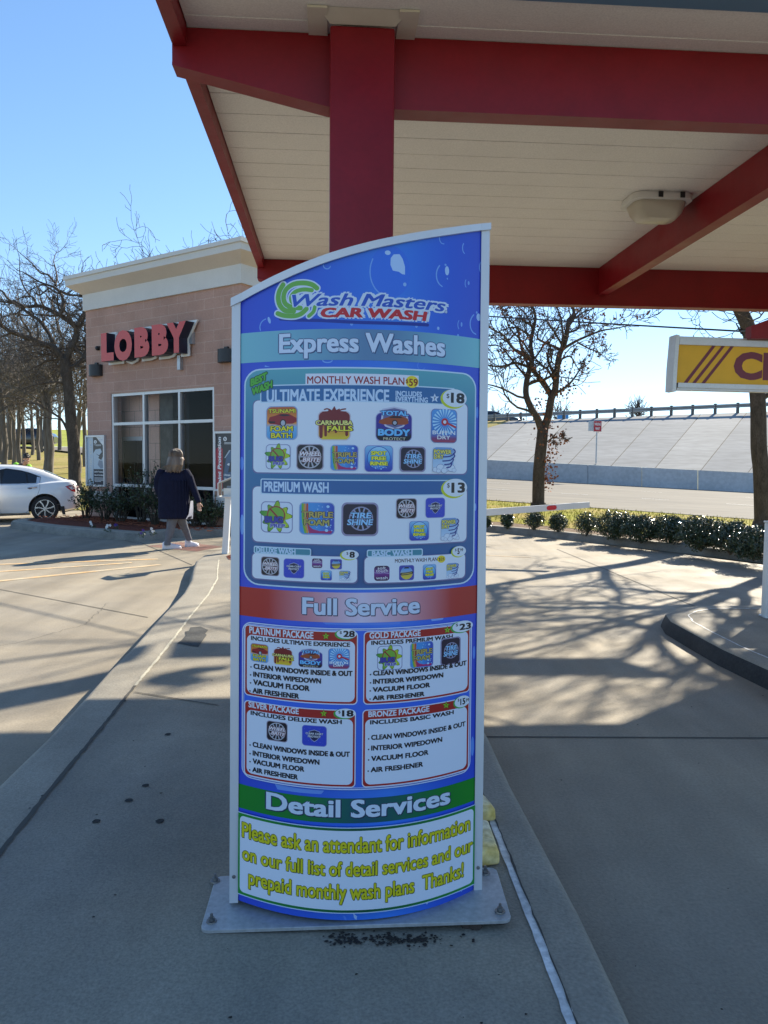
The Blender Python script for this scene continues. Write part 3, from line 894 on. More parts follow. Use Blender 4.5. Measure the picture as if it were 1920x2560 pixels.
A.pts([(565, 288), (975, 284), (1060, 282), (1055, 302), (590, 303)], rgb(88, 138, 232)); A.pts([(1250, 270), (1330, 262), (1322, 274), (1255, 283)], rgb(130, 172, 240)); A.ell((1520, 480), 8, 34, rgb(96, 146, 236))
A.fr(*G2)
A.pts([(270, 576), (420, 604), (580, 618), (560, 640), (420, 630), (285, 610)], rgb(110, 154, 234)); A.ell((1510, 340), 10, 50, rgb(100, 150, 236))
A.fr(*G3)
A.pts([(795, 655), (815, 672), (812, 690), (800, 680)], rgb(170, 200, 244)); A.ell((1160, 602), 5, 9, rgb(170, 200, 244)); A.pts([(590, 640), (640, 632), (620, 648)], rgb(150, 186, 240)); A.ell((1330, 540), 4, 8, LB); A.ell((755, 680), 5, 14, rgb(88, 138, 232), a=.5)
face = A.build('printed_face', menu)

# emblem and lettering
A = Art().fr(*E1)
green, rim = rgb(112, 178, 74), rgb(206, 222, 240)
ST = [([(92, 108), (62, 160), (52, 220), (68, 280), (110, 320), (180, 326)], 40), ([(372, 135), (330, 105), (262, 92), (180, 102), (118, 145), (96, 205), (110, 262), (160, 292), (236, 300)], 40),
      ([(330, 152), (262, 146), (196, 164), (160, 205), (164, 246), (190, 268)], 34), ([(48, 345), (100, 362), (180, 366), (240, 348), (285, 308)], 38), ([(355, 290), (344, 330), (306, 366)], 30)]
A.stroke([(70, 390), (200, 398), (380, 402), (760, 420), (1290, 440)], 26, rgb(34, 52, 150))
for p_, w_ in ST: A.stroke(p_, w_ + 24, rim)
A.text('Wash Masters', (165, 287), (1440, 337), 100, rgb(44, 84, 190), bold=.03, shear=.3, halo=rim, halo_w=.10)
A.text('CAR WASH', (402, 375), (1290, 412), 78, rgb(196, 40, 46), bold=.07, shear=.12, halo=rim, halo_w=.11)
for p_, w_ in ST: A.stroke(p_, w_, green)
A.text('Wash Masters', (165, 287), (1440, 337), 100, rgb(44, 84, 190), bold=.03, shear=.3, halo=rim, halo_w=.035)
A.text('CAR WASH', (402, 375), (1290, 412), 78, rgb(196, 40, 46), bold=.07, shear=.12)
A.ell((1443, 332), 13, 13, rgb(60, 90, 170)); A.ell((1443, 332), 10, 10, rim); A.text('R', (1438, 339), (1449, 339), 13, rgb(60, 90, 170), bold=0)
A.build('emblem', face, 'green swirl with blue and red lettering')

def heading(frame, box, stops, txt, a, b, cap, label, inks, bold=.045):
    A = Art().fr(*frame)
    bx = A.box(*box); bx = (-SG_HW, SG_HW, bx[2], bx[3])
    A.rect(bx, hgrad(-SG_HW, SG_HW, stops))
    A.text(txt, a, b, cap, inks[0], bold=bold, drop=inks[1], drop_d=(.03, .05), halo=inks[2], halo_w=.022)
    A.build('heading_band', face, label)
heading(F2, ((97, 688), (1518, 740), (1515, 908), (97, 868)), [(0, rgb(126, 192, 204)), (.2, rgb(120, 178, 200)), (.5, rgb(96, 134, 172)), (.62, rgb(98, 136, 172)), (.85, rgb(120, 180, 200)), (1, rgb(126, 196, 206))],
        'Express Washes', (325, 808), (1310, 838), 112, 'pale teal heading band reading Express Washes', (rgb(206, 222, 244), rgb(50, 66, 110), rgb(70, 90, 130)))
heading(G1, ((52, 60), (1535, 60), (1533, 236), (48, 240)), [(0, rgb(180, 40, 34)), (.12, rgb(178, 44, 40)), (.3, rgb(204, 140, 152)), (.5, rgb(216, 204, 226)), (.7, rgb(206, 150, 164)), (.88, rgb(176, 48, 46)), (1, rgb(172, 44, 40))],
        'Full Service', (440, 240), (1180, 228), 104, 'red heading band reading Full Service', (rgb(200, 216, 238), rgb(50, 46, 70), rgb(80, 84, 110)))
heading(G3, ((228, 2), (1395, -4), (1394, 106), (228, 124)), [(0, rgb(24, 132, 40)), (.25, rgb(24, 124, 50)), (.5, rgb(30, 84, 100)), (.62, rgb(28, 92, 90)), (.85, rgb(26, 126, 44)), (1, rgb(24, 136, 36))],
        'Detail Services', (365, 140), (1275, 112), 84, 'green heading band reading Detail Services', (rgb(204, 220, 238), rgb(20, 40, 60), rgb(40, 60, 90)))

def price(A, c, rx, ry, t, sup=None, size=1.0, ring=LIME):
    A.ell((c[0] - rx * .14, c[1] + ry * .12), rx, ry, ring); A.ell(c, rx * .96, ry * .92, rgb(220, 230, 240))
    n = len(t)
    w = rx * (.62 if n == 1 else 1.12) * size
    x0 = c[0] - w / 2 + (rx * .22 if not sup else -rx * .18)
    if sup: w = rx * .45 * n * .75; x0 = c[0] - rx * .28
    ch = ry * 1.16
    A.text('$', (x0 - rx * .34, c[1] - ry * .02), (x0 - rx * .10, c[1] - ry * .02), ry * .50, BLACK, bold=.02)
    A.text(t, (x0, c[1] + ry * .58), (x0 + w, c[1] + ry * .58), ch, BLACK, bold=.06)
    if sup: A.text(sup, (x0 + w + 3, c[1] + ry * .02), (x0 + w + rx * .5, c[1] + ry * .02), ry * .6, BLACK, bold=.03)

def star(A, c, r, col, txt='7', halo=None):
    for k, cc in ((1.25, halo), (1.0, col)):
        if cc is None: continue
        A.pts([(c[0] + r * k * (1 if j % 2 == 0 else .42) * math.sin(math.pi * j / 5), c[1] - r * k * (1 if j % 2 == 0 else .42) * math.cos(math.pi * j / 5)) for j in range(10)], cc)
    A.text(txt, (c[0] - r * .2, c[1] + r * .32), (c[0] + r * .2, c[1] + r * .32), r * .6, BLACK, bold=.05)

# ---- the express wash list
A = Art().fr(*F3)
tl, tr = A.P(78, 60), A.P(1537, 92); A.fr(*F4); bl, br = A.P(82, 700), A.P(1508, 697)
bx = (tl.x, (tr.x + br.x) / 2 + .003, (bl.y + br.y) / 2, (tl.y + tr.y) / 2)
A.rect(bx, rgb(196, 222, 238), .05)
A.rect(bx, vgrad(bx[2], bx[3], [(0, rgb(46, 92, 150)), (.3, rgb(48, 104, 158)), (.75, rgb(60, 126, 166)), (1, rgb(96, 170, 182))]), .05, .0045)
def panel(A, box, r=.016, rimc=rgb(108, 112, 158)):
    b_ = A.box(*box)
    A.rect((b_[0] - .003, b_[1] + .003, b_[2] - .004, b_[3] + .002), rimc, r)
    A.rect(b_, rgb(222, 232, 244), r)
    return b_
def tab(A, box, col, w=.0035, r=.006):
    b_ = A.lbox(*box)
    A.rect(b_, rgb(196, 222, 238), r); A.rect(b_, col, r, w)
A.fr(*F3)
panel(A, ((135, 248), (1480, 285), (1472, 718), (135, 702)))
tab(A, ((178, 160), (178, 270), 1400), rgb(50, 106, 162))
A.text('ULTIMATE EXPERIENCE', (217, 264), (988, 270), 78, rgb(196, 218, 242), bold=.05)
A.text('INCLUDES', (1027, 228), (1193, 230), 32, rgb(196, 218, 242), bold=.05); A.text('EVERYTHING', (1027, 263), (1230, 266), 32, rgb(196, 218, 242), bold=.05)
star(A, (1273, 240), 30, rgb(206, 222, 242))
price(A, (1400, 240), 78, 54, '18')
q = A.box((462, 88), (1172, 98), (1172, 168), (462, 156)); A.rect(q, rgb(222, 228, 242))
A.text('MONTHLY WASH PLAN', (472, 149), (1083, 158), 46, rgb(150, 22, 34), bold=.025)
A.ell((1131, 138), 40, 36, rgb(236, 214, 40)); A.text('$', (1092, 146), (1107, 146), 24, rgb(140, 40, 20), bold=.03); A.text('59', (1111, 163), (1167, 164), 44, rgb(140, 40, 20), bold=.03)
for t_, a_, b_ in (('BEST', (116, 167), (222, 120)), ('WASH', (124, 224), (254, 172))):
    A.text(t_, a_, b_, 46, rgb(84, 178, 50), bold=.09, halo=rgb(26, 50, 24), halo_w=.06, flat=True)
for k, a_, b_ in (('tsunami', (215, 292), (412, 503)), ('carnauba', (540, 290), (745, 506)), ('total', (903, 290), (1130, 513)), ('buff', (1250, 305), (1412, 524)),
                  ('bug', (213, 530), (367, 688)), ('wheel', (405, 528), (575, 692)), ('triple', (618, 532), (792, 697)), ('spot', (833, 536), (1010, 704)), ('tire', (1053, 542), (1215, 704)), ('power', (1258, 548), (1405, 708))):
    icon(A, k, a_, b_)
A.fr(*F4)
panel(A, ((132, 88), (1475, 100), (1470, 438), (130, 428)))
tab(A, ((180, 40), (182, 138), 1400), rgb(48, 100, 160))
A.text('PREMIUM WASH', (200, 120), (608, 130), 62, rgb(196, 218, 242), bold=.05)
price(A, (1402, 98), 78, 54, '13')
for k, a_, b_ in (('bug', (183, 182), (382, 386)), ('triple', (422, 187), (645, 397)), ('tire', (688, 190), (918, 402)), ('wheel', (1030, 165), (1160, 292)), ('clear', (1215, 162), (1336, 285)), ('spot', (1113, 308), (1236, 428)), ('power', (1310, 290), (1425, 427))):
    icon(A, k, a_, b_)
panel(A, ((130, 505), (788, 532), (783, 694), (128, 662)), .014)
tab(A, ((138, 461), (138, 509), 498), rgb(66, 140, 160))
A.text('DELUXE WASH', (153, 505), (400, 515), 34, rgb(190, 214, 238), bold=.07)
price(A, (742, 518), 56, 32, '8')
for k, a_, b_ in (('wheel', (183, 527), (298, 655)), ('clear', (325, 540), (454, 668)), ('soft', (503, 541), (567, 602)), ('rain', (617, 545), (690, 610)), ('spot', (557, 615), (627, 680)), ('power', (672, 618), (744, 682))):
    icon(A, k, a_, b_)
panel(A, ((832, 528), (1462, 512), (1460, 662), (832, 692)), .014)
tab(A, ((846, 486), (846, 534), 1197), rgb(66, 140, 160))
A.text('BASIC WASH', (877, 528), (1133, 523), 34, rgb(190, 214, 238), bold=.07)
price(A, (1425, 496), 44, 31, '5', '99')
A.text('MONTHLY WASH PLAN', (1022, 566), (1288, 558), 23, rgb(60, 26, 40), bold=.025)
A.ell((1313, 545), 25, 21, rgb(232, 210, 50)); A.text('$25', (1296, 554), (1332, 554), 18, rgb(90, 50, 20), bold=.03)
for k, a_, b_ in (('soft', (892, 588), (988, 680)), ('rain', (1048, 585), (1142, 676)), ('spot', (1197, 580), (1280, 671)), ('power', (1343, 573), (1422, 662))):
    icon(A, k, a_, b_)
A.build('price_list', face, 'teal panel listing the express washes')

# ---- full service packages
A = Art().fr(*G1)
tl, tr = A.P(66, 276), A.P(1505, 270); A.fr(*G2); bl, br = A.P(62, 520), A.P(1500, 488)
bx = (tl.x, tr.x, (bl.y + br.y) / 2, (tl.y + tr.y) / 2)
A.rect(bx, rgb(206, 220, 242), .032); A.rect(bx, rgb(48, 82, 190), .032, .0034); A.rect(bx, rgb(206, 220, 242), .030, .0058); A.rect(bx, BLUE, .028, .0074)
A.build('outline_band', face)
def package(frame, box, name, na, nb, ncap, st, pc, ptxt, psup, inc, ia, ib, icons, lines, label, hh, zr):
    A = Art().fr(*frame)
    b_ = A.box(*box); b_ = (b_[0], b_[1], *zr)
    A.rect(b_, rgb(214, 224, 242), .014); A.rect(b_, rgb(166, 36, 34), .013, .0032)
    A.rect((b_[0] + .009, b_[1] - .009, b_[2] + .009, b_[3] - hh), rgb(216, 226, 242), .018)
    A.text(name, na, nb, ncap, rgb(214, 224, 238), bold=.05)
    star(A, st, 22, rgb(150, 190, 40), halo=rgb(20, 70, 30))
    price(A, pc, 66 if not psup else 48, 33, ptxt, psup, ring=rgb(60, 160, 70))
    A.text(inc, ia, ib, 26, BLACK, bold=.065)
    for k, a1, b1 in icons: icon(A, k, a1, b1)
    for t_, a1, b1, c1 in lines:
        p, q = A.P(*a1), A.P(*b1)
        A.text(t_, (a1[0] + 24, a1[1] + (b1[1] - a1[1]) * 24 / (b1[0] - a1[0])), b1, c1, BLACK, bold=.068)
        A.ell_xz((p.x + .0045, (p.y + q.y) / 2 + .0042), .0024, .0024, BLACK, 12)
    A.build('package_panel', face, label)
L4 = ('CLEAN WINDOWS INSIDE & OUT', 'INTERIOR WIPEDOWN', 'VACUUM FLOOR', 'AIR FRESHENER')
package(G1, ((80, 296), (792, 342), (787, 800), (78, 742)), 'PLATINUM PACKAGE', (110, 352), (512, 394), 42, (590, 374), (720, 360), '28', None, 'INCLUDES ULTIMATE EXPERIENCE', (120, 398), (742, 440),
        (('tsunami', (118, 414), (230, 545)), ('carnauba', (262, 432), (380, 562)), ('total', (418, 444), (568, 575)), ('buff', (605, 450), (738, 580))),
        [(L4[0], (112, 575), (757, 622), 31), (L4[1], (110, 624), (560, 670), 31), (L4[2], (110, 674), (488, 717), 33), (L4[3], (106, 724), (422, 765), 31)], 'Platinum package list', .031, (.850, 1.0785))
package(G1, ((826, 344), (1495, 298), (1490, 722), (823, 802)), 'GOLD PACKAGE', (862, 388), (1183, 372), 38, (1350, 335), (1447, 312), '23', None, 'INCLUDES PREMIUM WASH', (873, 426), (1385, 388),
        (('bug', (912, 436), (1068, 580)), ('triple', (1117, 414), (1262, 562)), ('tire', (1308, 390), (1432, 540))),
        [(L4[0], (860, 620), (1470, 556), 30), (L4[1], (860, 672), (1325, 632), 30), (L4[2], (858, 724), (1242, 692), 30), (L4[3], (857, 774), (1207, 748), 28)], 'Gold package list', .0265, (.850, 1.0785))
package(G2, ((80, 42), (780, 94), (773, 592), (76, 502)), 'SILVER PACKAGE', (105, 90), (420, 130), 36, (576, 128), (712, 127), '18', None, 'INCLUDES DELUXE WASH', (118, 135), (690, 194), 
        (('wheel', (218, 168), (350, 312)), ('clear', (440, 197), (595, 337))),
        [(L4[0], (107, 330), (740, 400), 31), (L4[1], (107, 384), (550, 450), 31), (L4[2], (107, 436), (455, 491), 31), (L4[3], (105, 488), (415, 540), 30)], 'Silver package list', .0295, (.592, .8355))
package(G2, ((818, 104), (1490, 50), (1481, 484), (814, 592)), 'BRONZE PACKAGE', (855, 148), (1237, 116), 36, (1342, 76), (1443, 52), '15', '99', 'INCLUDES BASIC WASH', (865, 195), (1390, 131), (),
        [(L4[0], (848, 290), (1463, 210), 31), (L4[1], (848, 360), (1318, 305), 31), (L4[2], (848, 425), (1232, 386), 31), (L4[3], (845, 495), (1198, 460), 31)], 'Bronze package list', .0305, (.592, .8355))
# ---- notice
A = Art().fr(*G3)
b_ = A.box((228, 140), (1394, 116), (1390, 512), (228, 545)); b_ = (-SG_HW, SG_HW, b_[2], b_[3])
A.rect(b_, rgb(190, 210, 240)); b2_ = (-SG_HW, SG_HW, b_[2] + .003, b_[3] - .003)
A.rect(b2_, hgrad(-SG_HW, SG_HW, [(0, rgb(34, 140, 50)), (.5, rgb(24, 84, 60)), (1, rgb(34, 140, 50))]))
A.rect((-SG_HW + .006, SG_HW - .006, b_[2] + .011, b_[3] - .011), rgb(218, 228, 242), .014)
for t_, a1, b1, c1 in (('Please ask an attendant for information', (248, 268), (1370, 240), 74), ('on our full list of detail services and our', (250, 376), (1382, 345), 68), ('prepaid monthly wash plans  Thanks!', (280, 498), (1337, 470), 72)):
    A.text(t_, a1, b1, c1, rgb(214, 206, 34), bold=.035, halo=rgb(70, 74, 20), halo_w=.022, drop=rgb(48, 50, 30), drop_d=(.03, .035))
A.build('notice_panel', face, 'white panel with yellow lettering about detail services')

# ---- metalwork of the sign
for sx in (-1, 1):
    mb = MB().mat('alu_white')
    x0, x1 = (sx * (SG_HW + .0005), sx * (SG_HW + .028))
    zt = ztop(sx * SG_HW) + .004
    def P3(x, y, z): return sgn(x, y, z)
    for (ya, yb, xa, xb) in ((-.006, .12, x0, x1),):
        v = [P3(x, y, z) for x in (xa, xb) for y in (ya, yb) for z in (.163, zt)]
        idx = [mb.vert(p) for p in v]
        for q in ((0, 1, 3, 2), (4, 6, 7, 5), (0, 4, 5, 1), (2, 3, 7, 6), (0, 2, 6, 4), (1, 5, 7, 3)): mb.face([idx[k] for k in q])
    post_ob = mb.build('side_post', menu)
    mb = MB().mat('bolt')
    for z in (.25,):
        c = sgn(sx * (SG_HW + .014), -.0065, z)
        mb.lathe([(.001, .003), (.006, .002), (.006, -.001)], c, M=Matrix.Rotation(R(90), 3, 'X'), n=10)
    mb.build('screw', post_ob)
mb = MB().mat('alu_white')
Nc = 24; rr = []
for k in range(Nc + 1):
    x = -SG_HW - .031 + (2 * SG_HW + .062) * k / Nc
    xx = min(max(x, -SG_HW), SG_HW)
    z = ztop(xx) + (x - xx) * (.5 if x < 0 else .12)
    bl_ = _bulge(xx) if abs(xx) < SG_HW else 0
    dz = .022 + .004 * (1 - k / Nc)
    rr.append([sgn(x, -bl_ - .012, z), sgn(x, -bl_ - .012, z + dz), sgn(x, .125, z + dz), sgn(x, .125, z)])
mb.rings(rr, smooth=False)
mb.build('top_cap', menu)
mb = MB().mat('alu')
pts = [(-SG_HW, .165)] + [(-SG_HW + 2 * SG_HW * k / 12, ztop(-SG_HW + 2 * SG_HW * k / 12)) for k in range(13)] + [(SG_HW, .165)]
mb.prism([sgn(x, .105, z) for x, z in pts], sgn(0, .118, 0) - sgn(0, .105, 0))
mb.build('back_panel', menu)
# sloping base plate on shims: left edge lower than right
bpM = MB().mat('base_plate')
c4 = [at_z(500, 2326, .150), at_z(1280, 2300, .176), at_z(1240, 2168, .176), at_z(540, 2190, .150)]
def plate(off): return [p + V((0, 0, off)) for p in c4]
bm = bmesh.new()
lo = [bm.verts.new(p + V((0, 0, -.012))) for p in c4]; hi = [bm.verts.new(p) for p in c4]
bm.faces.new(lo[::-1]); bm.faces.new(hi)
for k in range(4): bm.faces.new((lo[k], lo[(k + 1) % 4], hi[(k + 1) % 4], hi[k]))
bm.normal_update()
ve = [e for e in bm.edges if abs(e.verts[0].co.z - e.verts[1].co.z) > .011 and (e.verts[0].co - e.verts[1].co).length < .02]
bmesh.ops.bevel(bm, geom=ve, offset=.025, segments=4, affect='EDGES', profile=.5)
he = [e for e in bm.edges if len(e.link_faces) == 2 and e.calc_face_angle(0) > 1.2 and (e.verts[0].co - e.verts[1].co).length > .0]
bmesh.ops.bevel(bm, geom=he, offset=.0015, segments=1, affect='EDGES')
bpM.frombm(bm); bm.free()
plate_ob = bpM.build('base_plate', menu, sharp=30)
for q, zz in (((538, 2202), .1515), ((529, 2303), .1515), ((1213, 2182), .1775), ((1250, 2278), .1775)):
    mb = MB().mat('bolt')
    c = at_z(q[0], q[1], zz)
    mb.lathe([(.001, .003), (.016, .003), (.017, -.001)], c, n=16)
    mb.lathe([(.001, .013), (.0095, .013), (.0105, .002)], c, n=6, smooth=False)
    mb.lathe([(.001, .026), (.0045, .025), (.005, .012)], c, n=10)
    mb.build('anchor_bolt', plate_ob)
mb = MB().mat('rust')
for q in ((1170, 2318), (1190, 2322), (1252, 2308)):
    c = at_z(q[0], q[1], .15); mb.lathe([(.001, -.0095), (.024, -.0095), (.024, .013), (.001, .013)], c + V((0, .03, 0)), n=12)
mb.box(at_z(1195, 2318, .15) + V((0, .06, .002)), (.045, .03, .011))
mb.build('shim', plate_ob)
# inner frame standing on the plate
mb = MB().mat('galv')
for sx in (-1, 1):
    mb.tube([sgn(sx * .25, .05, .16), sgn(sx * .25, .05, 1.9)], .03, 8)
mb.build('inner_frame', menu)
# ================================================================== ground, roads, kerbs
rnd = random.Random(11)
def sheet(name, pts, m, z=None, kind='structure'):
    mb = MB().mat(m)
    mb.poly([V((p[0], p[1], p[2] if len(p) > 2 else z)) for p in pts])
    o = mb.build(name, recalc=False); o['kind'] = kind
    me = o.data
    if me.polygons[0].normal.z < 0: me.flip_normals()
    return o
sheet('ground', [(-700, -700), (700, -700), (700, 700), (-700, 700)], 'far_ground', -.8)
sheet('driveway', [(-60, -14), (40, -14), (40, 3), (9, 9.5), (6.2, 12.4), (4.94, 14.74), (3.79, 16.43), (2.42, 18.02), (1.0, 19.8), (-3, 23.5), (-10, 24.6), (-60, 24.6)], 'concrete', 0.0)

def ribbon(mb, pts, wid, z):
    pts = [V((p[0], p[1], 0)) for p in pts]
    for k in range(len(pts) - 1):
        t = (pts[k + 1] - pts[k]).normalized(); n = V((-t.y, t.x, 0)) * wid / 2
        mb.poly([pts[k] - n + V((0, 0, z)), pts[k] + n + V((0, 0, z)), pts[k + 1] + n + V((0, 0, z)), pts[k + 1] - n + V((0, 0, z))])
mb = MB().mat('joint_dark')
def zz(px, py, z=0.0): return at_z(px, py, z)
for pts in ([zz(-300, 1416), zz(0, 1474), zz(370, 1544)], [zz(350, 1356), zz(480, 1413)], [zz(1392, 1373), zz(1760, 1526)], [zz(1210, 1843), zz(1920, 1846), zz(2600, 1849)],
            [zz(210, 1330), zz(350, 1360)]):
    ribbon(mb, pts, .014, .004)
o = mb.build('pavement_joint', recalc=False); o['kind'] = 'structure'
mb = MB().mat('line_paint')
for a, b, w in ((zz(-260, 1420), zz(395, 1398), .11), (zz(-260, 1447), zz(330, 1407), .10), (zz(-200, 1473), zz(400, 1412), .12), (zz(1100, 1384), zz(1330, 1394), .05)):
    ribbon(mb, [a, b], w, .004)
o = mb.build('painted_line', recalc=False); o['kind'] = 'structure'
# warning strip of red ribs at the ramp
mb = MB().mat('tactile_red')
ta, tb, tc, td = (zz(*q, .004) for q in ((368, 1366), (455, 1355), (560, 1367), (492, 1379)))
N_ = 22
for k in range(N_):
    s0, s1 = (k + .05) / N_, (k + .55) / N_
    # ribs run across the strip
    e0a, e0b = ta.lerp(td, s0), tb.lerp(tc, s0); e1a, e1b = ta.lerp(td, s1), tb.lerp(tc, s1)
    q = [e0a, e0b, e1b, e1a]
    mb.poly([p + V((0, 0, .004)) for p in q])
o = mb.build('tactile_paving', recalc=False); o['kind'] = 'structure'
# stains and small litter on the pavement
def kerb(name, outer, inner, zt, m_side='kerb_face', m_top='kerb_concrete', rolled=.045, z0=0.0, lip=None):
    """kerb running along outer (foot) and inner (back joint) lines with a rounded nose"""
    mb = MB()
    n = len(outer)
    rr = []
    for k in range(n):
        o_, i_ = V((*outer[k][:2], 0)), V((*inner[k][:2], 0))
        d = (i_ - o_); L = d.length; d.normalize()
        rr.append([o_ + V((0, 0, z0)), o_ + d * .02 + V((0, 0, zt * .45)), o_ + d * rolled + V((0, 0, zt - .018)), o_ + d * (rolled + .02) + V((0, 0, zt - .004)), o_ + d * (rolled + .045) + V((0, 0, zt)), i_ + V((0, 0, zt))])
    for k in range(n - 1):
        for j in range(5):
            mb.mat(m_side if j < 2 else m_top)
            a = rr[k][j]; b = rr[k][j + 1]; c = rr[k + 1][j + 1]; d = rr[k + 1][j]
            mb.poly([a, b, c, d], True)
    bm = bmesh.new(); 
    o = mb.build(name, recalc=True)
    bm.from_mesh(o.data); bmesh.ops.remove_doubles(bm, verts=bm.verts, dist=.0005); bmesh.ops.recalc_face_normals(bm, faces=bm.faces)
    up = sum(f.normal.z for f in bm.faces)
    if up < 0: bmesh.ops.reverse_faces(bm, faces=bm.faces)
    bm.to_mesh(o.data); bm.free(); o.data.set_sharp_from_angle(angle=R(60))
    o['kind'] = 'structure'
    return o
# island under the menu sign
Lo = [(-1.55, -3.0), (-1.62, 0.5), (-1.70, 2.4), (-1.774, 3.476), (-1.815, 4.061), (-1.856, 4.444), (-1.938, 5.333), (-1.985, 5.84), (-2.075, 6.697), (-2.143, 7.416), (-2.26, 8.469), (-2.42, 9.397), (-2.62, 10.3), (-2.80, 11.2), (-2.84, 11.9), (-2.74, 12.5), (-2.45, 12.95), (-1.9, 13.1), (-.6, 13.0), (.35, 12.6), (.52, 11.8), (.55, 9.0), (.57, 6.0), (.585, 4.4), (.613, 4.06), (.633, 3.43), (.662, 2.955), (.69, 2.45), (.70, 2.1), (.72, 0.5), (.74, -3.0)]
Li = [(-1.22, -3.0), (-1.30, 0.5), (-1.38, 2.4), (-1.47, 3.35), (-1.52, 3.98), (-1.577, 4.596), (-1.612, 4.96), (-1.66, 5.6), (-1.735, 6.4), (-1.80, 7.0), (-1.91, 8.3), (-2.06, 9.45), (-2.24, 10.3), (-2.44, 11.3), (-2.50, 11.75), (-2.45, 12.1), (-2.25, 12.45), (-1.8, 12.6), (-.6, 12.5), (.1, 12.2), (.30, 11.7), (.34, 9.0), (.38, 6.0), (.42, 4.4), (.43, 4.06), (.44, 3.4), (.46, 2.9), (.485, 2.354), (.50, 2.0), (.52, 0.5), (.54, -3.0)]
kerb('island_kerb', Lo, Li, .14)
mb = MB().mat('island_concrete')
mb.poly([V((x, y, .139)) for x, y in Li])
o = mb.build('island_pavement', recalc=False); o['kind'] = 'structure'
if o.data.polygons[0].normal.z < 0: o.data.flip_normals()
def joint_line(name, pts, wid, m, z, rough=.25, seed=3):
    rd = random.Random(seed); mb = MB().mat(m)
    P_ = []
    for (a, b) in zip(pts, pts[1:]):
        a, b = V((*a[:2], 0)), V((*b[:2], 0)); n = max(2, int((b - a).length / .04))
        for k in range(n): P_.append(a.lerp(b, k / n))
    P_.append(V((*pts[-1][:2], 0)))
    Lr = []
    for k, p in enumerate(P_):
        t = (P_[min(k + 1, len(P_) - 1)] - P_[max(k - 1, 0)]).normalized(); nn = V((-t.y, t.x, 0))
        Lr.append((p + nn * wid * (.5 + rd.uniform(-rough, rough)) + V((0, 0, z)), p - nn * wid * (.5 + rd.uniform(-rough, rough)) + V((0, 0, z))))
    for (a, b), (c, d) in zip(Lr, Lr[1:]): mb.poly([a, b, d, c])
    o = mb.build(name, recalc=False); o['kind'] = 'structure'
    if o.data.polygons[0].normal.z < 0: o.data.flip_normals()
    return o
joint_line('joint_sealant', [(.54, -3), (.50, 2.0), (.485, 2.354), (.466, 2.77), (.452, 3.15)], .028, 'joint_sealant', .1435, .07)
joint_line('joint_gap', [(.449, 3.15), (.43, 4.06), (.42, 4.4), (.38, 6.0)], .014, 'joint_dark', .1435, .1)
joint_line('joint_gap', [(.52, .4), (.513, 2.0), (.498, 2.354), (.48, 2.77), (.462, 3.15)], .006, 'joint_dark', .1462, .5, 8)
joint_line('joint_gap', [(-1.38, 2.4), (-1.47, 3.35), (-1.52, 3.98), (-1.577, 4.596), (-1.604, 4.9)], .020, 'joint_dark', .1435, .18)
joint_line('joint_filler', [(-1.604, 4.9), (-1.66, 5.6), (-1.735, 6.4), (-1.80, 7.0), (-1.91, 8.3), (-2.06, 9.45), (-2.24, 10.3), (-2.44, 11.3)], .018, 'joint_tan', .1435, .25)
mb = MB().mat('joint_dark')
ribbon(mb, [zz(337, 1731, .14), zz(545, 1764, .14)], .010, .1435)
o = mb.build('pavement_joint', recalc=False); o['kind'] = 'structure'
# black repair patch and plugged bolt holes
mb = MB().mat('asphalt_patch')
pa = [(1235, 695), (1300, 690), (1350, 712), (1330, 735), (1340, 745), (1318, 775), (1285, 822), (1230, 812), (1150, 798), (1180, 775), (1205, 745), (1200, 722), (1225, 716)]
mb.poly([zz(x * .3858, 1300 + y * .3858, .1432) for x, y in pa])
o = mb.build('tar_patch', recalc=False); o['kind'] = 'structure'
for x, y, rr_ in ((1087, 1387, .017), (945, 1718, .016), (835, 1815, .018), (625, 1950, .017), (1037, 1948, .018), (283, 1785, .012), (192, 1866, .005), (805, 1172, .012)):
    mb = MB().mat('black_spot'); c = zz(x * .3858, 1300 + y * .3858, .143)
    mb.poly([c + V((rr_ * math.cos(a) * rnd.uniform(.85, 1.1), rr_ * math.sin(a) * rnd.uniform(.85, 1.1), 0)) for a in [2 * math.pi * k / 12 for k in range(12)]])
    o = mb.build('tar_spot', recalc=False); o['kind'] = 'structure'
# a hairline crack in the lane
def crack(pts, z, seed):
    rd = random.Random(seed); q = []
    for a, b in zip(pts, pts[1:]):
        a, b = V((*a, 0)), V((*b, 0)); n = int((b - a).length / .06) + 1
        for k in range(n): q.append(a.lerp(b, k / n) + V((rd.uniform(-.018, .018), rd.uniform(-.018, .018), 0)))
    mb = MB().mat('joint_dark'); ribbon(mb, [(p.x, p.y) for p in q], .004, z)
    o = mb.build('pavement_crack', recalc=False); o['kind'] = 'structure'
crack([(-3.8, 6.1), (-3.2, 6.6), (-2.9, 7.4), (-3.1, 8.6)], .004, 4)
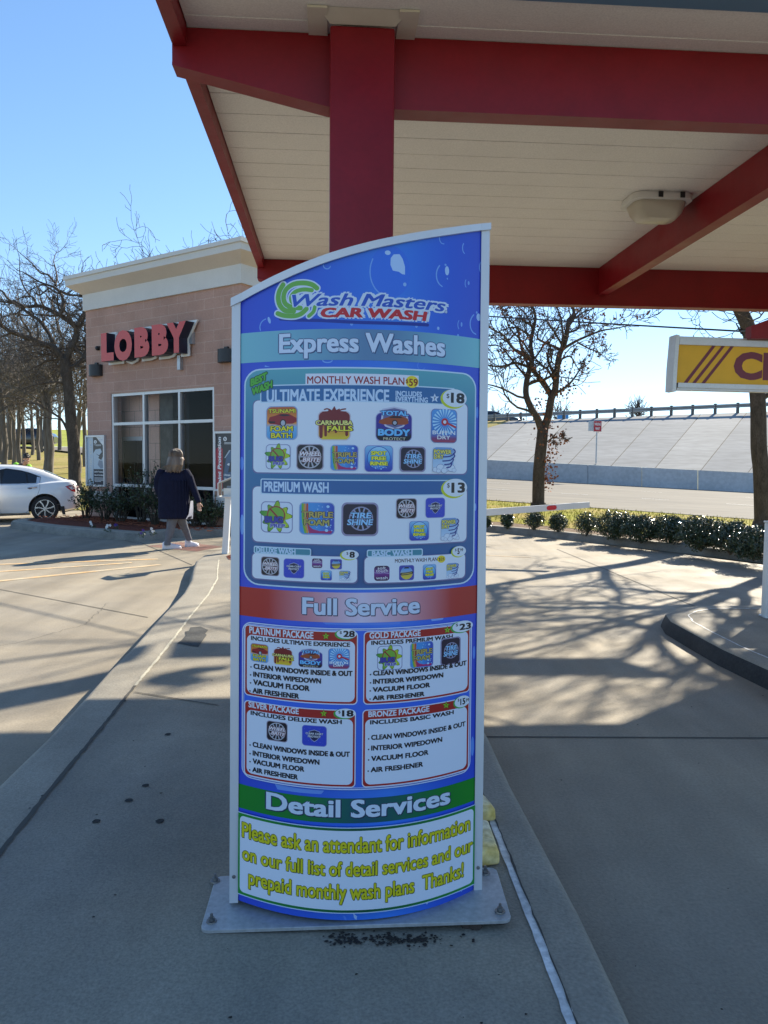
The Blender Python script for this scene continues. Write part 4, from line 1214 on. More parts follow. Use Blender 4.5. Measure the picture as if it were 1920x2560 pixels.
# island on the right
Ro = [(9, 8.7), (6, 8.3), (3.9, 8.05), (3.3, 8.0), (2.98, 7.85), (2.76, 7.55), (2.68, 7.2), (2.68, 6.64), (2.69, 6.08), (2.75, 5.5), (2.85, 4.6), (3.0, 3.0), (3.3, -3)]
Ri = [(9, 8.45), (6, 8.05), (3.9, 7.8), (3.35, 7.75), (3.12, 7.6), (2.97, 7.4), (2.90, 7.1), (2.89, 6.64), (2.90, 6.1), (2.96, 5.5), (3.06, 4.6), (3.2, 3.0), (3.5, -3)]
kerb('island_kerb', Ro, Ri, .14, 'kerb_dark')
mb = MB().mat('island_concrete')
mb.poly([V((x, y, .139)) for x, y in Ri] + [V((9, -3, .139))])
o = mb.build('island_pavement', recalc=False); o['kind'] = 'structure'
if o.data.polygons[0].normal.z < 0: o.data.flip_normals()
joint_line('joint_filler', Ri[2:], .014, 'joint_sealant', .1435, .3, 5)
# kerb and bed along the hedge
Ho = [(-3, 23.4), (1.0, 19.75), (2.416, 18.02), (3.786, 16.43), (4.944, 14.74), (6.255, 12.54), (7.6, 10.8), (9.3, 9.6), (14, 7.5)]
Hi = [(-2.85, 23.6), (1.15, 19.9), (2.57, 18.15), (3.93, 16.55), (5.09, 14.85), (6.39, 12.66), (7.7, 10.97), (9.4, 9.78), (14, 7.7)]
kerb('hedge_kerb', Ho, Hi, .15)
Hb = [(-2.3, 24.2), (1.7, 20.5), (3.1, 18.75), (4.5, 17.2), (5.8, 15.5), (7.1, 13.3), (8.3, 11.7), (9.9, 10.6), (14, 8.7)]
mb = MB().mat('soil')
for k in range(len(Hi) - 1):
    mb.poly([V((*Hi[k], .135)), V((*Hi[k + 1], .135)), V((*Hb[k + 1], .15)), V((*Hb[k], .15))])
o = mb.build('planting_soil', recalc=False); o['kind'] = 'structure'
if o.data.polygons[0].normal.z < 0: o.data.flip_normals()
# grass strip, street, barrier
near_a, near_b = V((3.37, 25.3, .40)), V((11.1, 22.9, .0))
nd = near_b - near_a
near = [near_a + nd * t for t in (-.9, 0, .5, 1.0, 1.6, 2.6)]
mb = MB().mat('lawn')
Hg = Hb[0:1] + Hb[1:3] + Hb[4:6] + Hb[7:8]
edge = [Hb[0], Hb[2], Hb[4], Hb[5], Hb[7], Hb[8]]
for k in range(5):
    a, b, c, d = V((*edge[k], .155)), V((*edge[k + 1], .155)), near[k + 1], near[k]
    for j in range(4):
        p, q = a.lerp(d, j / 4), b.lerp(c, j / 4); r_, s_ = b.lerp(c, (j + 1) / 4), a.lerp(d, (j + 1) / 4)
        mb.poly([p, q, r_, s_])
o = mb.build('grass_strip', recalc=False); o['kind'] = 'structure'
for p in o.data.polygons:
    pass
bl_a, bl_b = at_y(1216, 1195, 51), at_y(1891, 1232, 46)
tl_a, tl_b = at_y(1216, 1149.5, 51.25), at_y(1891, 1182.5, 46.25)
sl_a, sl_b = at_y(1225, 1054, 67), at_y(1889, 1030, 61.5)
bd, td_, sd = bl_b - bl_a, tl_b - tl_a, sl_b - sl_a
ts = [-1.2, -.5, 0, .5, 1, 1.6, 2.6]
mb = MB().mat('street')
for k in range(5):
    a, b = near[k], near[k + 1]
    t0, t1 = (-.9, 0, .5, 1.0, 1.6, 2.6)[k:k + 2]
    c, d = bl_a + bd * t1, bl_a + bd * t0
    mb.poly([a + V((0, 0, -.03)), b + V((0, 0, -.03)), c, d])
o = mb.build('street', recalc=False); o['kind'] = 'structure'
mb = MB().mat('street')
for k in range(5):
    a, b = near[k], near[k + 1]
    for off, h in ((0, .03),):
        mb.poly([a + V((0, 0, -.03)), b + V((0, 0, -.03)), b + V((0, .0, .012)), a + V((0, 0, .012))])
        mb.poly([a + V((0, 0, .012)), b + V((0, 0, .012)), b + V((0, -.18, .012)), a + V((0, -.18, .012))])
o = mb.build('street_kerb', recalc=False); o['kind'] = 'structure'
# lane lines worn on the street
mb = MB().mat('sign_white')
for fr in (.36, .68):
    for k in range(9):
        t0 = -.6 + k * .30; t1 = t0 + .10
        p, q = (near_a + nd * t0).lerp(bl_a + bd * t0, fr), (near_a + nd * t1).lerp(bl_a + bd * t1, fr)
        mb.poly([p + V((0, -.06, .0)), q + V((0, -.06, .0)), q + V((0, .06, .0)), p + V((0, .06, .0))])
for v in mb.v: v.z += -.03 + .012 + .012
o = mb.build('lane_marking', recalc=False); o['kind'] = 'structure'
mb = MB().mat('barrier')
tt = [-1.2 + .2 * k for k in range(20)]
for t0, t1 in zip(tt, tt[1:]):
    w = bd.normalized() * .012
    p0, p1, q0, q1 = bl_a + bd * t0 + w, bl_a + bd * t1 - w, tl_a + td_ * t0 + w, tl_a + td_ * t1 - w
    d_ = V((.1, .25, 0))
    mb.poly([p0, p1, q1, q0]); mb.poly([q0, q1, q1 + d_, q0 + d_]); mb.poly([p0, q0, q0 + d_, p0 + d_]); mb.poly([p1, p1 + d_, q1 + d_, q1])
bw = mb.build('barrier_wall', loc=bl_a.lerp(bl_b, .5)); tag(bw, 'long low concrete barrier wall along the far side of the street', 'wall')
# paved slope with pale and dark concrete bays
mb = MB()
nb = 24
for k in range(nb):
    t0, t1 = -1.3 + 3.9 * k / nb, -1.3 + 3.9 * (k + 1) / nb
    mb.mat('slope_dark' if (k * 7 + 3) % 5 in (0, 1) or k % 3 == 1 else 'slope_concrete')
    a, b = tl_a + td_ * t0, tl_a + td_ * (t1 - .003)
    # bays lean with the slope, so their joints run diagonally up the bank
    c, d = sl_a + sd * (t1 - .003 + .0), sl_a + sd * (t0 + .0)
    sh = sd * .16
    a, b, c, d = a + V((.1, .25, .004)), b + V((.1, .25, .004)), c + sh, d + sh
    mb.poly([a, b, c, d])
    mb.mat('joint_dark'); dn = V((0, 0, -.03)); w_ = td_ * .004; w2_ = sd * .004
    mb.poly([b + dn - w_, b + dn + w_, c + dn + w2_, c + dn - w2_])
o = mb.build('slope_paving', recalc=False); o['kind'] = 'structure'
mb = MB().mat('street')
up0, up1 = sl_a + sd * -1.4, sl_a + sd * 3.0
bk = V((3, 20, .02))
mb.poly([up0 + V((0, 0, -.02)), up1 + V((0, 0, -.02)), up1 + bk, up0 + bk])
o = mb.build('upper_road', recalc=False); o['kind'] = 'structure'
mb = MB().mat('dry_lawn')
g = [at_y(1216, 1078, 63), at_y(1275, 1052, 66.8), at_y(1216, 1056, 67.2), at_y(1000, 1066, 68), at_y(1000, 1130, 56)]
mb.poly([p + V((0, -.12, .05)) for p in g])
o = mb.build('grass_bank', recalc=False); o['kind'] = 'structure'

# guard rail along the top of the slope
gr = thing('guard_rail', 'steel guard rail on timber posts along the top of the paved slope', 'guard rail', sl_a.lerp(sl_b, .5))
mb = MB().mat('guard_rail')
prof = [(0, -.16), (.05, -.13), (.05, -.05), (.0, 0.0), (.05, .05), (.05, .13), (0, .16)]
A0, B0 = at_y(1225, 1041, 66.9), at_y(1889, 1012, 61.4)
gd = B0 - A0
rr = []
for k in range(31):
    t = -1.0 + 3.0 * k / 30
    p = A0 + gd * t
    rr.append([p + V((0, -q[0], q[1])) for q in prof])
mb.rings(rr, closed=False, cap=False)
mb.build('rail', gr, recalc=False)
pxs = [128, 208, 288, 370, 456, 543, 637, 733, 833, 933, 1038, 1147, 1262, 1382, 1500, 1622, 1750]
for x in [-30, 50] + pxs:
    px = 1180 + .446 * x
    t = (px - 1225) / (1889 - 1225)
    top_ = A0 + gd * t + V((0, .02, .24)); bot = sl_a + sd * t
    mb = MB().mat('timber_post')
    c = (top_ + bot) / 2
    mb.tube([V((top_.x, top_.y + .05, bot.z - .1)), V((top_.x, top_.y + .05, top_.z - .06)), V((top_.x, top_.y + .05, top_.z))], [.13, .13, .09], 8)
    mb.build('post', gr)

# WRONG WAY sign
b_ = at_y(1490, 1155, 49.6)
ww = thing('wrong_way_sign', 'small red WRONG WAY sign on a thin pole at the foot of the paved slope', 'sign', b_)
top_ = at_y(1492, 1080, 49.6)
mb = MB().mat('galv'); mb.tube([b_ + V((0, 0, -.1)), V((b_.x, b_.y, top_.z))], .045, 8); mb.build('pole', ww)
s0, s1 = at_y(1485.5, 1052.5, 49.5), at_y(1503.5, 1078.5, 49.5)
cx, cz = (s0.x + s1.x) / 2, (s0.z + s1.z) / 2
hw, hh = (s1.x - s0.x) / 2, (s0.z - s1.z) / 2
mb = MB().mat('galv'); mb.box((cx - .24, 49.75, cz + .02), (hw + .02, .15, hh - .02)); mb.build('sign_box', ww)
mb = MB().mat('sign_white'); mb.box((cx, 49.56, cz), (hw + .02, .015, hh + .02)); mb.mat('sign_red'); mb.box((cx, 49.54, cz), (hw, .012, hh))
mb.mat('sign_white')
for t_, zc in (('WRONG', cz + hh * .15), ('WAY', cz - hh * .72)):
    vs, fs, bb = text_mesh(t_, .03)
    kw = hw * 1.7 * (1 if t_ == 'WRONG' else .72) / (bb[1] - bb[0]); kz = hh * .5 / CAP
    base = [mb.vert((cx + (v.x - (bb[0] + bb[1]) / 2) * kw, 49.522, zc + v.y * kz)) for v in vs]
    for f in fs: mb.face([base[i] for i in f])
mb.build('sign_plate', ww)
# blue road sign beyond the rail
c = at_y(1407, 1043, 86)
rs = thing('road_sign', 'blue rectangular road sign seen just beyond the guard rail', 'sign', (c.x, c.y, c.z - 3))
mb = MB().mat('road_sign_blue'); mb.bbox(c, (.62, .03, .42), .02); mb.build('sign_plate', rs)
mb = MB().mat('galv'); mb.tube([V((c.x - .4, c.y + .08, c.z - 3)), V((c.x - .4, c.y + .08, c.z + .3))], .05, 6); mb.tube([V((c.x + .4, c.y + .08, c.z - 3)), V((c.x + .4, c.y + .08, c.z + .3))], .05, 6); mb.build('pole', rs)
c = at_y(1316, 1020, 84)
sg = thing('sign_gantry', 'thin square topped pole frame rising beyond the guard rail', 'pole', (c.x, c.y, c.z - 3))
mb = MB().mat('galv'); mb.tube([V((c.x, c.y, c.z - 3)), V((c.x, c.y, c.z + .25))], .05, 6); mb.tube([V((c.x, c.y, c.z + .25)), V((c.x + 1.0, c.y, c.z + .27))], .05, 6); mb.tube([V((c.x + 1.0, c.y, c.z + .27)), V((c.x + 1.0, c.y, c.z - 3))], .05, 6); mb.build('frame', sg)

# ---- rising lawn and far road on the left
def hill(x, y):
    h = 0.0
    if y > 24: h = min((y - 24) * .068, 2.45 + max(y - 60, 0) * .02)
    h += .05 * mnoise.noise(V((x * .4, y * .4, 0)))
    return h + .01
mb = MB().mat('dry_lawn')
X = [-90 + 3 * k for k in range(36)]; Y = [24.3 + 2.2 * k for k in range(36)]
ids = [[mb.vert((x, y, hill(x, y) if y > 24.5 else .01)) for x in X] for y in Y]
for j in range(len(Y) - 1):
    for k in range(len(X) - 1):
        if X[k + 1] > 2: continue
        mb.face((ids[j][k], ids[j][k + 1], ids[j + 1][k + 1], ids[j + 1][k]), True)
o = mb.build('lawn', recalc=False); o['kind'] = 'structure'
mb = MB().mat('street')
ra = [(-80, 66, 0), (-45, 63, 0), (-28, 60, 0), (-22, 54, 0), (-16, 48, 0), (-8, 44, 0)]
for (a, b) in zip(ra, ra[1:]):
    n = 8
    for k in range(n):
        p, q = V(a).lerp(V(b), k / n), V(a).lerp(V(b), (k + 1) / n)
        w = V((.4, 6.0, 0))
        for j in range(3):
            c1, c2 = p + w * j / 3, q + w * j / 3; c3, c4 = q + w * (j + 1) / 3, p + w * (j + 1) / 3
            mb.poly([V((c.x, c.y, hill(c.x, c.y) + .12)) for c in (c1, c2, c3, c4)], True)
o = mb.build('far_road', recalc=False); o['kind'] = 'structure'
mb = MB().mat('green_field')
X = [-95 + 6 * k for k in range(17)]; Y = [68 + 4 * k for k in range(9)]
ids = [[mb.vert((x, y, 2.75 + (y - 68) * .085 + .15 * mnoise.noise(V((x * .1, y * .1, 3))))) for x in X] for y in Y]
for j in range(len(Y) - 1):
    for k in range(len(X) - 1): mb.face((ids[j][k], ids[j][k + 1], ids[j + 1][k + 1], ids[j + 1][k]), True)
o = mb.build('green_bank', recalc=False); o['kind'] = 'structure'

# ================================================================== the canopy
CY = R(3.9)
CO = V((0.0, 4.68, 0))
ex, ey = V((math.cos(CY), math.sin(CY), 0)), V((-math.sin(CY), math.cos(CY), 0))
MC = Matrix((ex, ey, V((0, 0, 1)))).transposed()
CK = 0.881   # the canopy's true size
def cn(a, b, z): return EYE + (CO + ex * a + ey * b + V((0, 0, z)) - EYE) * CK
GZ = CAM_H + (.14 - CAM_H) / CK
ZS = 4.10
can = thing('canopy', 'large red steel drive-through canopy with cream panelled underside over the lane', 'canopy', cn(-.16, .1, GZ), CY)
AX0, AX1 = -1.16, 9.5
def cbox(mb, a0, a1, b0, b1, z0, z1):
    mb.box(cn((a0 + a1) / 2, (b0 + b1) / 2, (z0 + z1) / 2), ((a1 - a0) / 2 * CK, (b1 - b0) / 2 * CK, (z1 - z0) / 2 * CK), MC)
# underside panels with recessed seams
mb = MB().mat('soffit')
bw_ = .305; b0 = -.43
k = 0
while b0 < 5.08:
    b1 = min(b0 + bw_, 5.08)
    a = [cn(AX0, b0 + .003, ZS + .012), cn(AX0, b0 + .009, ZS), cn(AX0, b1 - .004, ZS + .002 * (k % 2)), cn(AX0, b1 - .001, ZS + .012)]
    b = [p + ex * (AX1 - AX0) * CK for p in a]
    for j in range(3): mb.poly([a[j], b[j], b[j + 1], a[j + 1]])
    b0 += bw_; k += 1
mb.mat('soffit_gap'); mb.poly([cn(AX0, -.43, ZS + .016), cn(AX1, -.43, ZS + .016), cn(AX1, 5.08, ZS + .016), cn(AX0, 5.08, ZS + .016)])
mb.build('soffit', can, recalc=False)
mb = MB().mat('flashing')
cbox(mb, AX0 - .12, AX1, -.62, 5.28, ZS + .02, ZS + .10)
mb.prism([cn(-1.2, 5.0, ZS + .1), cn(AX1, 5.0, ZS + .1), cn(AX1, 5.33, ZS + .1), cn(5.55, 5.33, ZS + .1), cn(3.6, 5.28, ZS + .1), cn(-1.2, 5.28, ZS + .1)], (0, 0, .26))
mb.prism([cn(5.7, 5.34, ZS + .02), cn(9.5, 5.34, ZS + .02), cn(9.5, 8.0, ZS + .02), cn(8.7, 7.7, ZS + .02)], (0, 0, .2))  # unseen roof extension added to cast the slanting shadow edge on the lane
mb.build('roof', can)
mb = MB().mat('blue_edge'); cbox(mb, AX0 + .1, AX1, -.66, -.432, ZS - .015, ZS + .015); mb.build('edge_trim', can)
# near beam with tapered end
def beam(name, b0, w, z_in, z_tip, a_col, lip=.02):
    mb = MB().mat('red_steel')
    pr = [(-1.25, ZS - .004), (AX1, ZS - .004), (AX1, z_in), (a_col, z_in), (-1.25, z_tip)]
    mb.prism([cn(a, b0, z) for a, z in pr], ey * w * CK)
    # flanges a little proud of the web
    th = .018
    for (p, q) in (((AX1, z_in), (a_col, z_in)), ((a_col, z_in), (-1.25, z_tip))):
        mb.prism([cn(p[0], b0 - lip, p[1] - th), cn(q[0], b0 - lip, q[1] - th), cn(q[0], b0 - lip, q[1] - .0005), cn(p[0], b0 - lip, p[1] - .0005)], ey * (w + 2 * lip) * CK)
    return mb.build(name, can)
beam('beam', 0.0, .13, 3.70, 3.90, -.35, .005)
beam('beam', 5.08, .16, 3.645, 3.88, -.45, .005)
mb = MB().mat('red_steel')
for (a0_, w_, z_) in ((3.06, .10, 3.77), (6.3, .10, 3.77)):
    cbox(mb, a0_, a0_ + w_, .136, 5.074, z_, ZS - .006)
    cbox(mb, a0_ - .012, a0_ + w_ + .012, .137, 5.073, z_ - .016, z_ - .0005)
    mb.build('cross_beam', can); mb = MB().mat('red_steel')
# left edge fascia, near and far of the beam
cbox(mb, -1.245, -1.166, .137, 5.075, 3.99, ZS + .14)
cbox(mb, -1.245, -1.166, -.64, -.007, 3.99, ZS + .14)
mb.build('fascia', can)
for ac, bc in ((-.155, .04), (7.4, .04), (-.155, 5.16), (7.4, 5.16)):
    if bc > 1 and ac < 0: continue
    mb = MB().mat('red_steel')
    mb.bbox(cn(ac, bc, (ZS - .03 + GZ) / 2), (.185 * CK, .185 * CK, (ZS - .03 - GZ) / 2 * CK), .012, MC)
    colo = mb.build('column', can)
    if bc < 1:
        mb = MB().mat('flashing')
        zt = ZS - .028
        lo_ = [cn(ac - .185, bc - .19, zt), cn(ac + .185, bc - .19, zt), cn(ac + .255, bc - .31, ZS - .003), cn(ac - .255, bc - .31, ZS - .003)]
        mb.poly(lo_)
        cbox(mb, ac - .31, ac - .20, bc - .32, bc - .042, ZS - .016, ZS - .004); cbox(mb, ac + .20, ac + .31, bc - .32, bc - .042, ZS - .016, ZS - .004)
        mb.build('flashing_cap', colo)
        mb = MB().mat('base_plate'); mb.bbox(cn(ac, bc, GZ) + V((0, 0, .014)), (.25, .25, .014), .004, MC); mb.build('foot_plate', colo)
# round cornered lamp under the panels
lp = cn(2.78, 2.95, ZS); ZL = lp.z
lamp = thing('canopy_light', 'unlit frosted lamp fixed under the cream canopy panels beside a red beam', 'light', lp, CY, None)
def rr_ring(c, a, b, z, r, n=5):
    out = []
    for cx_, cy_, a0_ in ((a - r, b - r, 0), (-a + r, b - r, 90), (-a + r, -b + r, 180), (a - r, -b + r, 270)):
        for k in range(n + 1):
            an = R(a0_ + 90 * k / n); out.append(c + MC @ V((cx_ + r * math.cos(an), cy_ + r * math.sin(an), 0)) + V((0, 0, z)))
    return out
c = at_z(1640, 505, ZL - .03); c = V((c.x, c.y, ZL))
WORLD[lamp.name] = Matrix.Translation(c) @ Matrix.Rotation(CY, 4, 'Z'); lamp.matrix_world = WORLD[lamp.name]
mb = MB().mat('white_paint'); mb.rings([rr_ring(c, .245, .175, -.001, .09), rr_ring(c, .255, .185, -.02, .09), rr_ring(c, .255, .185, -.055, .09), rr_ring(c, .22, .15, -.057, .08)]); mb.build('housing', lamp)
mb = MB().mat('lens'); mb.rings([rr_ring(c, .215, .145, -.052, .08), rr_ring(c, .21, .14, -.09, .08), rr_ring(c, .195, .125, -.135, .08), rr_ring(c, .15, .09, -.185, .06), rr_ring(c, .09, .055, -.193, .04)])
lens_o = mb.build('lens', lamp)
mb = MB().mat('lens')
for k in range(4):
    z = -.060 - k * .0075; e = .0025
    mb.rings([rr_ring(c, .2135 - k * .002 + e, .1435 - k * .002 + e, z, .08), rr_ring(c, .2135 - k * .002 + e, .1435 - k * .002 + e, z - .003, .08)], cap=False)
mb.build('prism_ribs', lens_o)
mb = MB().mat('black_metal')
for dx in (-.04, .14):
    mb = MB().mat('black_metal'); mb.box(c + MC @ V((dx, -.188, 0)) + V((0, 0, -.03)), (.018, .006, .022), MC); mb.build('clip', lamp)

# ---- unseen frame added beyond the canopy, shaped to cast the lane's bar shadows
PY = 12.5
def from_shadow(px, py, zg):
    g = at_z(px, py, zg); t = (PY - g.y) / SUN.y
    return g + SUN * t
sf = thing('added_shadow_frame', 'unseen steel frame on a post added beyond the canopy to cast lane shadows', 'sign', (7.4, PY, 0))
mb = MB().mat('red_steel')
poly1 = [from_shadow(*q) for q in ((428, 1607, .14), (575, 1610, .14), (1210, 1649, 0), (1545, 1649, 0), (1675, 1690, 0), (1545, 1690, 0), (1210, 1690, 0), (575, 1643, .14), (412, 1646, .14))]
mb.prism(poly1, (0, .06, 0)); mb.build('bar', sf)
mb = MB().mat('red_steel')
poly2 = [from_shadow(1300 * 0 + x * .3858, 1300 + y * .3858, .14) for x, y in ((890, 1060), (1010, 1020), (1240, 965), (1490, 955), (1490, 968), (1240, 1000), (1350, 1035), (1130, 1092), (960, 1076))]
mb.prism(poly2, (0, .06, 0)); mb.build('caster_arrow', sf)
mb = MB().mat('red_steel')
poly3 = [from_shadow(*q) for q in ((0, 1734, 0), (160, 1706, 0), (316, 1672, 0), (300, 1694, 0), (270, 1717, 0), (150, 1746, 0), (0, 1776, 0), (-300, 1846, 0), (-300, 1800, 0))]
mb.prism(poly3, (0, .06, 0)); mb.build('caster_mast', sf)
mb = MB().mat('red_steel'); pe = poly1[4]
mb.tube([V((pe.x + .1, PY + .03, 0)), V((pe.x + .1, PY + .03, pe.z + .1))], .05, 8); mb.tube([V((pe.x - .4, PY + .03, pe.z + .05)), V((pe.x + .1, PY + .03, pe.z + .05))], .03, 8); mb.build('post', sf)

# ================================================================== the lobby building
FD = V((-.817, .576, 0)).normalized()      # along the front, to the left
FN = V((-FD.y, FD.x, 0)); FN = FN if FN.y < 0 else -FN   # out of the front, towards the lane
FP = at_z(400, 1305, .15); FP.z = 0
def fac(px, py, off=0.0):
    p = at_plane(px, py, FP + FN * off, FN)
    return (p - FP).dot(FD), p.z
def fp(s, z, off=0.0): return FP + FD * s + FN * off + V((0, 0, z))
sR = fac(603, 700)[0]; sL = fac(216, 900)[0]
zC0 = fac(606, 708)[1]; zC1 = fac(602, 592, .35)[1]
block_material('block_wall', (0.43, 0.262, 0.20), (0.46, 0.285, 0.22), (0.51, 0.365, 0.29), FD, .60, .235)
block_material('block_wall_side', (0.40, 0.262, 0.205), (0.43, 0.285, 0.225), (0.45, 0.33, 0.265), FN, .60, .235)
block_material('block_reflected', (0.72, 0.45, 0.34), (0.75, 0.48, 0.36), (0.33, 0.22, 0.17), FD, .406, .406)  # peach blocks of the wall standing in for the window reflection
wL, wT = fac(277, 985); wR, wT2 = fac(535, 966); wT = (wT + wT2) / 2
wB = .14
DEP = 6.5
bd_ = thing('lobby_building', 'single storey peach block lobby building with flared cream cornice and tall windows', 'building', fp((sL + sR) / 2, 0))
def fbox(mb, s0, s1, z0, z1, o0, o1):
    """box on the front: along s, up z, outwards from o0 to o1"""
    a = [fp(s, z, o) for s in (s0, s1) for z in (z0, z1) for o in (o0, o1)]
    i = [mb.vert(p) for p in a]
    for q in ((0, 1, 3, 2), (4, 6, 7, 5), (0, 4, 5, 1), (2, 3, 7, 6), (0, 2, 6, 4), (1, 5, 7, 3)): mb.face([i[k] for k in q])
mb = MB().mat('block_wall')
TH = .3
fbox(mb, sR, wR - .0, 0, zC0 + .1, -TH, 0); fbox(mb, wL, sL, 0, zC0 + .1, -TH, 0); fbox(mb, wR, wL, wT, zC0 + .1, -TH, 0); fbox(mb, wR, wL, 0, wB, -TH, -.002)
mb.mat('block_wall_side')
fbox(mb, sR + .001, sR + TH, 0, zC0 + .1, -DEP, -TH - .001); fbox(mb, sL - TH, sL - .001, 0, zC0 + .1, -DEP, -TH - .001)
mb.build('wall', bd_)
# lower band of the wall is a smoother, paler course
mb = MB().mat('stucco_pale')
zb1 = fac(250, 1228)[1]; zb0 = fac(250, 1241)[1]
fbox(mb, wL + .06, sL + .012, zb0 - .12, zb1, -.05, .012)
mb.build('band_course', bd_)
mb = MB().mat('stucco_pale'); fbox(mb, sR - .012, wR - .06, zb0 - .12, zb1, -.05, .012)
mb.build('band_course', bd_)
# cornice in four steps, mitred round the corners
z1 = fac(606, 708)[1]
zc = [z1, fac(606, 660)[1], fac(603, 623, .30)[1], fac(602, 603, .36)[1], fac(602, 590, .38)[1]]
prof = [(0.0, zc[0], 'stucco_pale'), (.05, zc[0], 'stucco_pale'), (.05, zc[1], 'stucco_tan'), (.34, zc[2], 'stucco_pale'), (.34, zc[3], 'coping'), (.38, zc[3] + .01, 'coping'), (.38, zc[4], 'coping'), (-.3, zc[4] + .03, 'coping')]
def ringp(o, z): return [fp(sL + o, z, o), fp(sR - o, z, o), fp(sR - o, z, -DEP - o), fp(sL + o, z, -DEP - o)]
mb = MB()
for (o0, z0_, m_), (o1, z1_, _) in zip(prof, prof[1:]):
    mb.mat(m_); a = ringp(o0, z0_); b = ringp(o1, z1_)
    for k in range(4): mb.poly([a[k], a[(k + 1) % 4], b[(k + 1) % 4], b[k]])
mb.build('cornice', bd_, recalc=False)
# roof with an opening added over the lobby window to let daylight in
mb = MB().mat('stucco_pale')
fbox(mb, sR + TH, sL - TH, zC0 + .1, zC0 + .25, -DEP, -2.9); mb.build('roof', bd_)
# window wall
V_ = [wL, fac(357, 1030)[0], fac(446, 1020)[0], wR]
H_ = [wB, fac(400, 1217)[1], fac(400, 1056)[1], wT]
win = MB().mat('frame_alu'); fw = .034
for s in V_: fbox(win, s - fw + (.034 if s == wR else 0) - (.034 if s == wL else 0), s + fw + (.034 if s == wR else 0) - (.034 if s == wL else 0), wB, wT, -.14, -.02)
for k in range(3):
    for z in H_: 
        lo_, hi_ = (z, z + 2 * fw) if z == wB else ((z - 2 * fw, z) if z == wT else (z - fw, z + fw))
        fbox(win, V_[k + 1] + fw + (.034 if k == 2 else 0), V_[k] - fw - (.034 if k == 0 else 0), lo_, hi_, -.138, -.022)
wo = win.build('window', bd_)
for i in range(3):
    for j in range(3):
        mb = MB().mat('window_glass')
        mb.poly([fp(V_[i] - fw, H_[j] + fw, -.08), fp(V_[i + 1] + fw, H_[j] + fw, -.08), fp(V_[i + 1] + fw, H_[j + 1] - fw, -.08), fp(V_[i] - fw, H_[j + 1] - fw, -.08)])
        pn = mb.build('pane', wo, recalc=False)
        if pn.data.polygons[0].normal.dot(FN) < 0: pn.data.flip_normals()
# wall, door and stone pier stand in for the reflection in the panes
mb = MB().mat('block_reflected')
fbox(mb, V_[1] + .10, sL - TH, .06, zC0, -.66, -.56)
mb.mat('interior_dark'); fbox(mb, sR + TH, sL - TH, 0, zC0, -2.8, -2.7); fbox(mb, sR + TH, sL - TH, .0, .06, -2.7, -TH)
fbox(mb, sR + TH + .02, V_[1] - .2, wT + .3, wT + .4, -2.69, -TH - .01); fbox(mb, V_[1] - .5, V_[1] - .4, .06, wT + .3, -2.69, -.98)  # lid and partition added to keep daylight off the right bays
mb.build('inner_and_reflected_wall', bd_)
mb = MB().mat('stone'); fbox(mb, V_[1] - .38, V_[1] + .09, .06, zC0, -.95, -.58); mb.build('reflected_stone_pier', bd_)
mb = MB().mat('frame_alu')
d0, d1 = V_[1] + .62, V_[0] + .70; dz = 2.2
fbox(mb, d0, d0 + .07, .06, dz, -.559, -.50); fbox(mb, d1 - .45, d1 - .37, .06, dz - .1, -.559, -.50); fbox(mb, d0, d1, dz - .1, dz, -.559, -.50); fbox(mb, d0 + .07, d1 - .45, .55, .66, -.559, -.50)
mb.mat('dark_glass_door'); fbox(mb, d0 + .07, d1, .06, dz - .1, -.559, -.53)
do = mb.build('door', bd_)  # stands in for the door mirrored in the panes
mb = MB().mat('frame_alu'); mb.tube([fp(d1 - .41, .98, -.50), fp(d1 - .41, 1.0, -.44), fp(d1 - .41, 1.38, -.44), fp(d1 - .41, 1.4, -.50)], .014, 8); mb.build('handle', do)
# conduit plate and switch box low on the wall
mb = MB().mat('galv'); s_, z_ = fac(552, 1280); fbox(mb, s_ - .1, s_ + .1, z_ - .12, z_ + .12, 0, .03); mb.build('outlet_box', bd_)
mb = MB().mat('block_wall'); 
